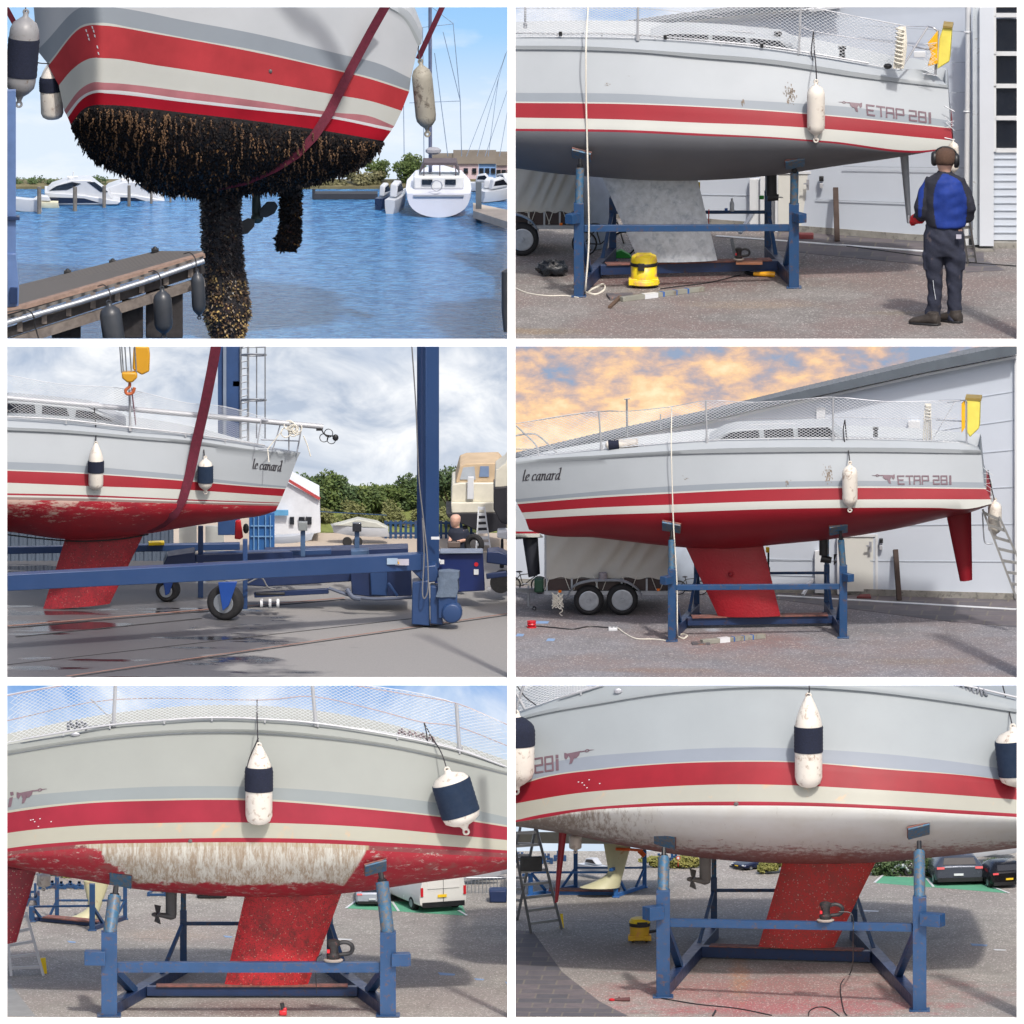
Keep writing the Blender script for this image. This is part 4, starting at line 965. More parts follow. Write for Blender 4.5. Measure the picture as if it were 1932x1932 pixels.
 b = MB(); b.beam(S.p(1097, 950, 8.4), S.p(1135, 890, 8.8), .05, .05); b.build('white_pole', WHITEP, clip=S, tag_=('white bar leaning on the wall behind the stand at dusk', 'bar'))
 b = MB(); b.prism([S.g(1300, 965, 0), S.g(1356, 966, 0), S.g(1352, 956, 0), S.g(1312, 958, 0)], (0, 0, .05)); b.build('bag', mat('dull_red', (110, 50, 52), .7), clip=S, bevel=.015, tag_=('dull red bag lying by the warehouse door at dusk', 'bag'))
 # tool trolley with yellow parts behind the keel
 o = thing('hand_truck', S.at(965, 8.0), 'black and yellow upright machine on the wall behind the red keel', 'machine')
 b = MB(); b.tube([S.p(966, 930, 8.), S.p(968, 772, 8.)], .022, 6); b.tube([S.p(950, 905, 8.), S.p(952, 800, 8.)], .016, 6); b.box(S.p(958, 858, 8), (.16, .12, .12)); b.build('frame', BLACKP, parent=o, clip=S)
 b = MB(); b.box(S.p(964, 780, 7.96), (.06, .05, .1)); b.box(S.p(968, 905, 7.96), (.14, .08, .07)); b.box(S.p(956, 875, 7.96), (.05, .05, .05)); b.build('yellow_part', YELLOWP, parent=o, clip=S)
 bicycle(S, 672, 933, .135, 'dark bicycle standing behind the stand and keel at dusk', d=8.9, lean=.1)
 b = MB(); b.ball(S.at(672, 9.3, .62), .62, 16, (.7, .35, 1.0)); b.build('covered_cart', mat('white_cover', (186, 198, 214), .6), clip=S, tag_=('white covered cart behind the stand post at dusk', 'cart'))
 # other boat's bow at the left edge
 nb = thing('sailboat', S.at(60, 8.3), 'bow of a white boat with thin red line, cut by the left edge at dusk', 'sailboat')
 H2 = Hull(S, 8.2, [(0, .5), (.6, .4), (1, .02)], [([(-40, 590), (40, 640)], .9), ([(-40, 711), (60, 711), (94, 711)], 1), ([(-40, 719), (60, 719), (104, 719)], 1), ([(-40, 733), (118, 733)], .9), ([(-40, 745), (116, 734)], 0)], sub=5, nt=20)
 H2.build('hull', [GEL, REDS, GELW, BLACKP], nb, GEL, S)
 keel(S, [(40, 738), (98, 736), (106, 870), (62, 884)], 8.2, .12, 'keel', mat('dark_fin', (44, 46, 54), .5), nb, S)
 bicycle(S, 52, 888, .17, 'dark bicycle parked under the bow of the neighbouring boat', d=9.0)
 ladder(S, S.p(1912, 985, 4.6), S.p(1776, 628, 4.7), S.p(1990, 985, 4.6), S.p(1838, 655, 4.7), 8, 'grey aluminium ladder leaning on the stern behind the fender', mat('dull_aluminium', (150, 150, 148), .4, .5), clip=S)
 rods(S, None, 'hoop', [([(1775, 640, 4.6), (1782, 742, 4.6), (1795, 757, 4.6), (1815, 756, 4.6)], .014)], GALV, S); o = bpy.context.scene.collection.objects[-1]; tag(o, 'thin bent hook beside the ladder top at dusk', 'hook')

def level_bar(S, a, b_, label):
 A, B = S.g(a[0], a[1], .045), S.g(b_[0], b_[1], .045); root = thing('alu_bar', (A + B) / 2, label, 'bar'); d = B - A
 b = MB(); b.beam(A, B, .12, .085); b.build('bar', mat('weathered_alu', (146, 146, 136), .5, .2, var=.15, dirt=(120, 110, 96), dirt_amt=.3), parent=root, clip=S, bevel=.004)
 for t, w_, m_ in ((.35, .16, WHITEP), (.5, .02, mat('blue_mark', (40, 90, 160), .5)), (.66, .012, MATS['blue_mark']), (.8, .02, MATS['blue_mark'])):
  b = MB(); b.beam(A + d * (t - w_ / 2), A + d * (t + w_ / 2), .126, .091); b.build('sticker', m_, parent=root, clip=S)
 return root

# ================================================================== yard two: primed grey boat with a worker
def panel2():
 S = P2; rnd = random.Random(22)
 sky_wall(S, cloud_sky('sky_bright', S, (110, 160, 215), (190, 212, 232), (240, 240, 244), (205, 214, 228), 0.64, (0.35, 1, 0.9), 1.2, 1.0, 0.2))
 gy = lambda v: S.g(0, v).y
 ground(S, asphalt('asphalt_stained', (124, 120, 117), (120, 104, 100), 0.75, [
  (S.X(560), gy(1040), 2.6, 1.9, (104, 66, 64), 0.75), (S.X(1200), gy(1030), 1.6, .9, (140, 112, 106), 0.5), (S.X(60), gy(1250), 1.3, .5, (138, 116, 84), 0.55), (S.X(900), gy(1150), 1.6, .6, (146, 130, 112), 0.5), (S.X(1500), gy(1180), 1.2, .35, (128, 116, 90), 0.4)]), 'ground')
 dw = lambda u: 10.0 + (1780 - u) * 0.0022 if u < 1780 else 10.0
 b = MB(); poly = [(S.X(1000), S.Y0 + dw(1000)), (S.X(1000), gy(945)), (S.X(1300), gy(975)), (S.X(1560), gy(1000)), (S.X(1700), gy(1030)), (S.X(1860), gy(1020)), (S.X(1780), gy(978)), (S.X(1780), S.Y0 + 10.0)]
 b.prism([(x, y, S.zg + 0.006) for x, y in poly], (0, 0, -0.005)); struct(b, 'pavement', PAVER, smooth=0, clip=S)
 b = MB(); b.beam(S.g(770, 892, 0.012), S.g(1556, 950, 0.012), 0.12, 0.01); o = b.build('painted_line', WHITEP, clip=S); o['kind'] = 'structure'
 J = [(1712, 120, 1320, 95), (1712, 235, 1600, 235), (1712, 348, 1650, 350), (1712, 490, 1665, 492), (1712, 634, 1250, 628), (1500, 765, 1146, 753), (905, 738, 700, 735)]
 hangar(S, dw, None, [(-10, 150), (300, 124), (640, 82), (966, 46), (1160, 27), (1500, -20), (1920, -70)], J, -10, lambda u: interp([(0, 10), (700, 16), (1300, 30), (1905, 40)], u),
           'white panel warehouse with roller shutter, standing behind the boat with the grey bottom', (1004, 1134, 650, 868),
           boxes=[(1159, 1176, 663, 682, BLACKP, 'keypad'), (1161, 1174, 688, 708, ALU, 'intercom'), (933, 968, 98, 140, WHITEP, 'wall_box'), (990, 1014, 124, 142, GALV, 'vent'), (1313, 1350, 188, 222, WHITEP, 'wall_box'), (1516, 1560, 190, 215, WHITEP, 'wall_box'),
                  (896, 950, 670, 870, WHITEP, 'pilaster'), (936, 1000, 660, 880, WHITEP, 'pilaster')])
 # pillar and roller shutter
 o = thing('downpipe', S.at(1722, 9.8), 'white round downpipe beside the white pillar', 'downpipe')
 b = MB(); b.tube([S.p(1722, -10, 9.75), S.p(1720, 300, 9.75), S.p(1713, 930, 9.75)], .055, 14); b.build('pipe', WHITEP, parent=o, clip=S)
 b = MB(); [b.torus(S.p(1721 - v / 110, v, 9.75), .06, .014, (0, 0, 1), 16, 6) for v in (120, 420, 720)]; b.build('clip', WHITEP, parent=o, clip=S)
 o = thing('pillar', S.at(1780, 9.4), 'broad white pillar with scraped edge left of the roller shutter', 'pillar')
 def wbox(u0, u1, v0, d, th, m, nm, par, zb=None):
  a, c = S.p(u0, v0, d), S.p(u1, v0, d); zb = S.zg + .1 if zb is None else zb; b = MB(); b.box(((a.x + c.x) / 2, a.y + th / 2, (a.z + zb) / 2), (c.x - a.x, th, a.z - zb)); return b.build(nm, m, parent=par, clip=S, bevel=.004)
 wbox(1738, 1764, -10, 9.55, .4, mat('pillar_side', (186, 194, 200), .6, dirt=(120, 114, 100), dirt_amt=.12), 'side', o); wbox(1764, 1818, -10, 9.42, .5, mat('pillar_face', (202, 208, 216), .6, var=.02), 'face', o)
 wbox(1740, 1820, 940, 9.38, .55, CONC, 'foot', o, zb=S.zg)
 o = thing('roller_shutter', S.at(1860, 9.9), 'white sectional garage shutter with four dark window bands', 'garage shutter')
 b = MB(); a, c = S.p(1818, 562, 10.0), S.p(1912, 905, 10.0); b.box(((a.x + c.x) / 2, a.y, (a.z + c.z) / 2), (c.x - a.x, .06, a.z - c.z)); b.build('panel', WALLP, parent=o, clip=S)
 b = MB()
 for k in range(12): q = S.p(1818, 570 + k * 28, 9.96); b.box((((a.x + c.x) / 2), q.y - .005, q.z), (c.x - a.x, .02, .014))
 b.build('groove', JOINT, parent=o, clip=S)
 for k, (v0, v1) in enumerate(((27, 50), (72, 195), (212, 317), (332, 438), (457, 560))):
  a, c = S.p(1826, v0, 10.0), S.p(1912, v1, 10.0); b = MB(); b.box(((a.x + c.x) / 2, a.y + .02, (a.z + c.z) / 2), (c.x - a.x, .03, a.z - c.z)); wn = b.build('window', GLASSD, parent=o, clip=S)
  b = MB(); q = S.p(1826, v1 + 7, 9.97); b.box(((a.x + c.x) / 2, q.y, q.z), (c.x - a.x, .09, .07)); b.box((S.X(1822), q.y, (a.z + c.z) / 2), (.05, .09, a.z - c.z + .1)); b.build('frame', WHITEP, parent=wn, clip=S)
 wbox(1818, 1912, 904, 9.99, .08, BLACKP, 'seal', o, zb=S.zg + .02 + .12)
 b = MB(); q = S.p(1818, 912, 9.9); b.box((S.X(1865), q.y, (q.z + S.zg) / 2), (.96, .3, q.z - S.zg)); b.build('threshold', CONC, parent=o, clip=S)
 # ---------------- boat
 rows = [([(-20, 141), (15, 140), (280, 142), (475, 147), (700, 162), (966, 187), (1141, 212), (1416, 260), (1606, 290), (1632, 312)], .56),
   ([(-20, 172), (280, 175), (475, 186), (700, 202), (966, 223), (1316, 275), (1640, 321)], .72),
   ([(-20, 186), (280, 189), (475, 197), (700, 217), (966, 240), (1316, 292), (1646, 331)], .72),
   ([(-20, 190), (280, 193), (475, 201), (700, 221), (966, 244), (1316, 296), (1646, 335)], .695),
   ([(-20, 350), (475, 356), (700, 369), (966, 383), (1330, 410), (1652, 455)], .87),
   ([(-20, 383), (475, 389), (700, 399), (966, 415), (1200, 434), (1655, 480)], .90),
   ([(-20, 388), (475, 394), (700, 403), (966, 419), (1200, 438), (1656, 484)], .905),
   ([(-20, 443), (475, 453), (700, 463), (966, 473), (1200, 488), (1640, 528), (1662, 530)], .955),
   ([(-20, 485), (475, 492), (700, 503), (966, 516), (1200, 533), (1580, 566), (1640, 558)], .995),
   ([(-20, 494), (475, 501), (700, 512), (966, 522), (1200, 540), (1580, 572), (1632, 563)], 1.0),
   ([(-20, 630), (150, 653), (340, 670), (500, 681), (735, 680), (966, 664), (1216, 628), (1466, 592), (1576, 573), (1624, 566)], 0)]
 prim = gel('grey_primer', (100, 102, 107), .6, var=.07)
 H = Hull(S, 6.6, [(0, 1.62), (.2, 1.85), (.45, 2.0), (.7, 1.85), (1, 1.25)], rows, far_drop=.35)
 bt = thing('sailboat', S.at(800, 6.6), 'sailboat with bare grey primed bottom and speckled grey keel, worker at its stern', 'sailboat')
 H.build('hull', [GEL, RAIL, GEL, GEL, GREYS, GELW, REDS, GELW, REDT, prim], bt, GEL, S)
 keel(S, [(338, 664), (700, 676), (775, 982), (480, 987)], 6.6, .22, 'keel', mat('keel_primer', (182, 188, 194), .6, var=.16, scale=9, bump=.25, bscale=26, dirt=(152, 160, 170), dirt_amt=.35), bt, S)
 keel(S, [(1464, 586), (1496, 584), (1507, 840), (1490, 841)], 6.6, .1, 'rudder', mat('rudder_grey', (140, 144, 150), .4, var=.1), bt, S)
 b = MB(); b.tube([S.p(979, 655, 6.6), S.p(980, 738, 6.6)], .1, 12); b.tube([S.p(965, 742, 6.6), S.p(1006, 745, 6.6)], [.09, .06], 12); sd = b.build('saildrive', BLACKP, parent=bt, clip=S)
 b = MB(); b.tube([S.p(1004, 744, 6.6), S.p(1022, 745, 6.6)], .012, 6); b.build('shaft', STEEL, parent=sd, clip=S)
 dk = 6.6
 b = MB(); b.prism([S.p(u, v, dk - .62) for u, v in ((520, 146), (575, 126), (640, 120), (800, 128), (1010, 148), (1060, 170), (1090, 200))], (0, 1.1, 0)); cb = b.build('cabin', GEL, parent=bt, clip=S, bevel=.03)
 b = MB()
 for pl in (((578, 146), (585, 128), (740, 132), (742, 160)), ((756, 134), (880, 142), (884, 172), (758, 162)), ((898, 144), (1008, 156), (1050, 190), (902, 176))): b.prism([S.p(u, v, dk - .63) for u, v in pl], (0, .012, 0))
 b.build('cabin_window', GLASSD, parent=cb, clip=S)
 rods(S, bt, 'grab_rail', [([(750, 122, dk - .3), (780, 116, dk - .3), (900, 122, dk - .3), (915, 132, dk - .3)], .014)], ALU, S)
 b = MB()
 for u, v in ((1004, 140), (1246, 195)):
  c = S.p(u, v, dk - .3); b.tube([c + Vector((0, 0, -.16)), c + Vector((0, 0, .05))], [.07, .045], 12); b.tube([c + Vector((0, 0, .05)), c + Vector((0, 0, .1))], .075, 12)
 b.build('winch', BLACKP, parent=bt, clip=S)
 toe_rail(S, H, bt, [(0, 124), (170, 127), (340, 126), (540, 136), (790, 158), (940, 172), (1080, 192), (1345, 238)], off=.1, r=.018)
 b = MB()
 for u, v in ((183, 127), (578, 140), (943, 172)): q = S.p(u, v, H.depth(u, v + 30) + .08); b.box(q, (.06, .05, .08))
 b.build('cleat', BLACKP, parent=bt, clip=S)
 dn = lambda u: H.depth(u, interp(rows[0][0], u) + 20) + .1
 stanchions(S, H, bt, [(474, 10, 146, 2), (1082, 10, 196, 8), (50, 10, 100, 0)], off=.1, r=.022)
 top = [(13, 14), (1090, 14), (1200, 36), (1460, 96), (1480, 96)]; topb = [(13, 20), (1088, 20), (1300, 68), (1465, 96)]
 net(S, bt, [(13, 14), (900, 14), (1090, 22), (1300, 62), (1480, 96)], [(13, 138), (475, 144), (966, 184), (1200, 220), (1480, 266)], 13, 1476, 0, cell=12, clip=S, dfun=dn, r=.0042)
 rods(S, bt, 'lifeline', [([(u, v, dn(u)) for u, v in [(13, 31), (474, 32), (640, 46), (800, 66)]], .006), ([(1088, 98, dn(1088)), (1136, 117, dn(1136)), (1300, 145, dn(1300)), (1465, 165, dn(1465)), (1600, 190, 5.6)], .008), ([(1090, 20, dn(1090)), (1300, 62, dn(1300)), (1480, 97, dn(1480)), (1566, 99, 5.6)], .007)], STEEL, S)
 rods(S, bt, 'pushpit', [([(1597, 285, 5.6), (1606, 115, 5.6)], .024), ([(1606, 116, 5.6), (1590, 105, 5.6), (1570, 99, 5.7)], .018), ([(1604, 193, 5.6), (1512, 176, 5.9)], .017), ([(1466, 262, 5.3), (1568, 101, 5.6)], .02), ([(1466, 262, 5.3), (1462, 97, 5.3)], .016)], STEEL, S)
 b = MB()
 for k in range(6): b.tube(spline([S.p(1462 + 4 * k, 100, 5.15), S.p(1452 + 7 * k, 170, 5.1), S.p(1440 + 7 * k, 258, 5.12)], 4), .02, 5)
 for k in range(9): b.torus(S.p(1464 - k * .8, 112 + 16 * k, 5.12), .075, .018, (.3, .3, 1), 12, 5)
 b.build('rope_coil', WHITEROPE, clip=S, tag_=('thick grey white rope coil hung on the stern rail above the worker side', 'rope'))
 r_ = thing('rescue_case', S.p(1630, 230, 5.5), 'bright yellow rescue case on the stern rail above the worker', 'rescue case')
 b = MB(); b.prism([S.p(u, v, 5.5) for u, v in ((1628, 100), (1660, 104), (1651, 232), (1604, 262), (1612, 150))], (.02, .5, 0)); b.build('case', mat('yellow_case', (226, 212, 96), .45), parent=r_, clip=S, bevel=.02)
 b = MB(); b.prism([S.p(u, v, 5.44) for u, v in ((1606, 118), (1606, 240), (1568, 252), (1582, 205), (1568, 165))], (0, .1, 0)); b.build('side_flap', mat('amber_cloth', (236, 176, 20), .6), parent=r_, clip=S, bevel=.01)
 b = MB(); b.prism([S.p(u, v, 5.46) for u, v in ((1626, 97), (1662, 101), (1662, 108), (1626, 105))], (.02, .5, 0)); b.build('lid', mat('brown_edge', (140, 120, 60), .6), parent=r_, clip=S)
 net(S, bt, [(1570, 165), (1612, 160)], [(1536, 275), (1600, 285)], 1550, 1604, 5.4, cell=8, clip=S, name='net_bag'); net(S, bt, [(1632, 400), (1668, 420)], [(1632, 520), (1668, 528)], 1632, 1670, H.depth(1640, 450) - .12, cell=9, r=.006, clip=S, name='net_bag')
 b = MB(); b.ball(S.p(1418, 250, 5.3), .07, 10, (1.2, 1, .8)); b.build('block', BLACKP, parent=bt, clip=S)
 etap(H, 1338, 396, 36, 'ETAP 28i', .13, bt, S); bird(H, 1232, 384, 34, .08, bt, S)
 scuff(H, 1048, 352, 90, 10, 20, rnd, bt, S); scuff(H, 868, 382, 14, 4, 7, rnd, bt, S); scuff(H, 358, 316, 12, 6, 6, rnd, bt, S); scuff(H, 440, 286, 3, 3, 1, rnd, bt, S)
 d0 = H.depth(283, 400) - .14
 rope_thing(S, [S.p(287, 27, d0 + .7), S.p(279, 190, d0 + .1), S.p(280, 400, d0), S.p(285, 600, d0 - .1), S.p(290, 900, d0 - .3), S.p(278, 1080, d0 - .4)] + gpts(S, [(280, 1104), (310, 1114), (345, 1100), (348, 1076), (320, 1086), (290, 1104), (318, 1112), (350, 1092), (342, 1074), (300, 1094)]), .016, WHITEROPE, 'long white rope falling past the grey hull to a loose coil by the post')
 dfn = H.depth(1148, 450) - .22
 fender(S, 1147, 308, 525, 34, dfn, 'large scuffed white fender hanging before the red stripe near the worker', clip=S, hang=[[(1150, 312, dfn), (1146, 240, dfn + .1), (1141, 190, dn(1141)), (1138, 118, dn(1138))], [(1138, 118, dn(1138)), (1130, 190, dn(1130) - .05), (1136, 228, dn(1136) - .1)]])
 fender(S, 1664, 528, 660, 22, 6.4, 'grey fender hanging under the stern, half hidden by the worker head', clip=S, hang=[[(1664, 530, 6.4), (1660, 480, 6.2)]])
 stand(S, 'blue steel boat stand under the grey primed boat beside the yellow vacuum', (252, 1118), (1064, 1085), (380, 985), (966, 980), 38, (765, 768, 745, 720),
          [(262, 586, H.depth(262, 575) - .04, (-.6, .25)), (1068, 618, H.depth(1068, 612) - .04, (-.6, -.2))], (862, 858, 24), (801, 800, 12), .5, [(-38, .28, 36, 818), (34, .28, 34, 815)], clip=S, base_h=52, cross_h=36, back_pads=.45, pad_w=(74, 30))
 # ---------------- ground things
 car_trailer(S, 9.0, -60, 245, 630, 800, 850, [(38, 905)], 53, [(-30, 815), (10, 812), (60, 830), (90, 860), (102, 900)], 'grey covered trailer with one wheel in view, left of the blue stand', clip=S, wd=1.4)
 b = MB(); b.ball(S.at(318, 9.7, .8), .8, 16, (.46, .4, 1.05)); b.build('covered_cart', mat('white_cover', (186, 198, 214), .6), clip=S, tag_=('white covered cart between the grey trailer and the keel', 'cart'))
 bicycle(S, 348, 930, .24, 'dark bicycle leaning behind the blue stand and grey keel', d=8.9, lean=.1)
 o = thing('vacuum_cleaner', S.g(498, 1085), 'yellow drum vacuum cleaner with black band standing before the grey keel', 'vacuum cleaner'); c = S.g(498, 1082)
 YV = mat('vacuum_yellow', (226, 200, 30), .4, var=.06, dirt=(206, 150, 110), dirt_amt=.35, dscale=5)
 b = MB(); b.lathe(c, (0, 0, 1), [(.05, .27), (.06, .3), (.13, .29), (.16, .245), (.44, .25), (.45, .25)], 28); b.box(c + Vector((-.2, -.06, .12)), (.18, .3, .12)); b.box(c + Vector((.18, -.06, .12)), (.18, .3, .12)); b.build('drum', YV, parent=o, clip=S, bevel=.015)
 b = MB(); b.lathe(c, (0, 0, 1), [(.46, .252), (.52, .25), (.60, .23), (.62, .17), (.63, .1)], 28); b.box(c + Vector((0, -.02, .6)), (.3, .34, .06)); b.build('head', YV, parent=o, clip=S, bevel=.02)
 b = MB(); b.lathe(c, (0, 0, 1), [(.41, .254), (.415, .262), (.465, .262), (.47, .254)], 28); b.box(c + Vector((-.05, -.26, .42)), (.12, .05, .14)); b.build('band', BLACKP, parent=o, clip=S, bevel=.008)
 for dx, dy in ((-.2, -.14), (.2, -.14), (-.18, .16), (.18, .16)): b = MB(); b.ball(c + Vector((dx, dy, .035)), .035, 10); b.build('castor', BLACKP, parent=o, clip=S)
 rope_thing(S, [S.g(830, 968, .32), S.g(836, 985, .25), S.g(850, 1010, .12), S.g(880, 1034, .05), S.g(915, 1043, .04)], .035, BLACKP, 'black ribbed vacuum hose lying over the keel beam', 'hose', 'hose', n=10)
 o = b = MB(); b.tube([S.g(912, 1043, .05), S.g(935, 1044, .05), S.g(975, 1046, .06), S.g(992, 1046, .05)], [.035, .04, .055, .05], 10); b.build('nozzle', mat('orange_yellow', (238, 170, 30), .4), clip=S, tag_=('orange yellow nozzle at the end of the black hose', 'nozzle'))
 rope_thing(S, gpts(S, [(560, 1092), (620, 1084), (720, 1072), (790, 1058), (860, 1040)]), .01, BLACKP, 'thin black cable curving over the asphalt right of the vacuum', 'cable', 'cable')
 rope_thing(S, gpts(S, [(13, 1090), (60, 1108), (130, 1118), (200, 1118), (250, 1125)]), .012, WHITEROPE, 'thin cream cord from the left edge to the blue post foot', 'cord', 'cord')
 rope_thing(S, gpts(S, [(1160, 918), (1300, 935), (1500, 962), (1700, 990), (1903, 1006)]), .01, BLACKP, 'thin dark cable running along the stone paving behind the worker', 'cable', 'cable')
 # rubbish bag
 b = MB(); c = S.g(152, 1040, .14); rr = random.Random(5)
 b.ball(c, .25, 26, (1.15, .8, .62)); b.v = [v + (v - c).normalized() * (.05 * math.sin(v.x * 31 + v.z * 17) * math.sin(v.y * 23 + v.z * 29 + v.x * 9) + rr.uniform(-.012, .012)) for v in b.v]
 for v in b.v: v.z = max(v.z, S.zg + .004)
 b.build('rubbish_bag', mat('black_film', (36, 40, 46), .28, var=.3, bump=.5, bscale=22), clip=S, smooth=70, tag_=('crumpled black rubbish bag lying left of the blue stand', 'rubbish bag'))
 level_bar(S, (412, 1138), (720, 1098), 'white and grey aluminium bar with blue marks lying in front of the yellow vacuum')
 b = MB(); b.box(S.g(412, 1124, .03), (.5, .5, .05), Matrix.Rotation(.15, 3, 'Z')); b.build('board', mat('grey_board', (92, 88, 92), .7, var=.3, dirt=(150, 110, 90), dirt_amt=.2), clip=S, bevel=.005, tag_=('flat dark board with worn paint beside the bar near the vacuum', 'board'))
 beam_thing(S, 'stick', S.g(368, 1165, .03), S.g(408, 1130, .05), .06, .05, mat('brown_wood', (92, 72, 58), .8), 'short brown wooden stick propped under the board', 'stick')
 o = thing('sander', S.g(856, 975), 'black and red sander standing on the keel beam right of the grey keel', 'sander'); c = S.g(856, 1008, .3); c = Vector((c.x, S.Y0 + 6.6, S.zg + .34)); 
 sander(S, o, c, .75)
 b = MB(); c = Vector((S.X(895), S.Y0 + 6.6, S.zg + .285)); b.box(c, (.5, .3, .03)); b.build('plank', mat('orange_wood', (140, 92, 66), .8), clip=S, tag_=('small reddish plank under the sander', 'plank'))
 b = MB(); c = S.g(412, 975); b.prism([c + Vector((-.18, 0, 0)), c + Vector((.2, 0, 0)), c + Vector((.16, 0, .06)), c + Vector((0, 0, .15)), c + Vector((-.16, 0, .1))], (0, .2, 0)); b.build('dustpan', mat('bright_green', (50, 160, 60), .5), clip=S, bevel=.01, tag_=('bright green dustpan beside the keel foot', 'dustpan'))
 o = thing('bottle', S.p(830, 795, 8.5), 'white bottle standing on the rear blue bar', 'bottle'); c = Vector((S.X(830), S.g(0, 982).y, S.p(830, 796, S.gd(982)).z))
 b = MB(); b.lathe(c, (0, 0, 1), [(0, .045), (.15, .045), (.19, .02)], 14); b.build('body', WHITEP, parent=o, clip=S); b = MB(); b.lathe(c, (0, 0, 1), [(.19, .022), (.24, .022)], 12); b.build('cap', WHITEP, parent=o, clip=S)
 b = MB(); q = Vector((S.X(808), c.y, c.z)); b.box(q + Vector((0, 0, .025)), (.06, .06, .05)); b.build('blue_cup', mat('cup_blue', (40, 90, 160), .5), clip=S, tag_=('small blue block beside the white bottle on the bar', 'block'))
 b = MB(); b.tube([S.p(743, 790, 8.2), S.p(742, 845, 8.2)], .012, 6); b.build('red_stick', REDP, clip=S, tag_=('thin red stick hanging from the rear bar behind the keel', 'stick'))
 beam_thing(S, 'plank', S.g(1227, 912), S.p(1221, 710, dw(1221) - .14), .1, .09, mat('dark_timber', (66, 52, 46), .8, var=.3), 'tall dark brown timber leaning on the warehouse wall beside the door', 'plank')
 b = MB(); c = S.g(1102, 900); b.box(c + Vector((0, 0, .05)), (.36, .2, .1)); b.build('toolbox', mat('dull_red', (110, 50, 52), .7), clip=S, bevel=.015, tag_=('low dull red box on the ground left of the leaning timber', 'box'))
 b = MB(); b.tube([S.p(705, 760, 8.6), S.p(703, 690, 8.6)], .03, 6); b.box(S.p(704, 700, 8.55), (.06, .05, .12)); b.build('yellow_tool', YELLOWP, clip=S, tag_=('yellow and black tool handle showing right behind the keel top', 'tool'))
 b = MB(); c = S.p(942, 745, 8.9); b.box(c, (.09, .07, .07)); b.build('green_tap', mat('bright_green', (50, 160, 60), .5), clip=S, bevel=.01, tag_=('small green tap on the pilaster by the saildrive', 'tap'))
 b = MB(); b.beam(S.p(860, 880, 9.8), S.p(912, 800, 10.4), .07, .05); b.build('white_pole', WHITEP, clip=S, tag_=('white bar slanting against the wall behind the stand beside the keel', 'bar'))
 ladder(S, S.g(1722, 995, 0), S.p(1672, 700, 6.7), S.g(1752, 992, 0), S.p(1706, 700, 6.7), 8, 'grey aluminium ladder on the ground directly behind the worker legs', mat('dull_aluminium', (150, 150, 148), .4, .5), clip=S)
 worker(S)

def sander(S, o, c, k=1.0):
 """random orbit sander: round pad, motor barrel, rear handle"""
 b = MB(); b.lathe(c, (0, 0, 1), [(0, .13 * k), (.02 * k, .14 * k), (.035 * k, .12 * k)], 20); b.build('sanding_pad', mat('sander_pad', (150, 140, 132), .8), parent=o, clip=S)
 b = MB(); b.lathe(c, (0, 0, 1), [(.035 * k, .09 * k), (.09 * k, .1 * k), (.12 * k, .07 * k), (.2 * k, .07 * k), (.25 * k, .095 * k), (.29 * k, .09 * k), (.31 * k, .05 * k)], 20); b.build('motor', mat('black_rubber', (34, 32, 33), .6, dirt=(120, 60, 56), dirt_amt=.15, dscale=20), parent=o, clip=S)
 b = MB(); b.tube(spline([c + Vector((.03, 0, .24)) * k, c + Vector((.16, 0, .27)) * k, c + Vector((.26, 0, .22)) * k, c + Vector((.24, 0, .12)) * k, c + Vector((.08, 0, .09)) * k], 5), .03 * k, 8); b.build('handle', BLACKP, parent=o, clip=S)
 b = MB(); b.box(c + Vector((-.07, -.05, .15)) * k, (.04 * k, .04 * k, .05 * k)); b.build('switch', REDP, parent=o, clip=S)

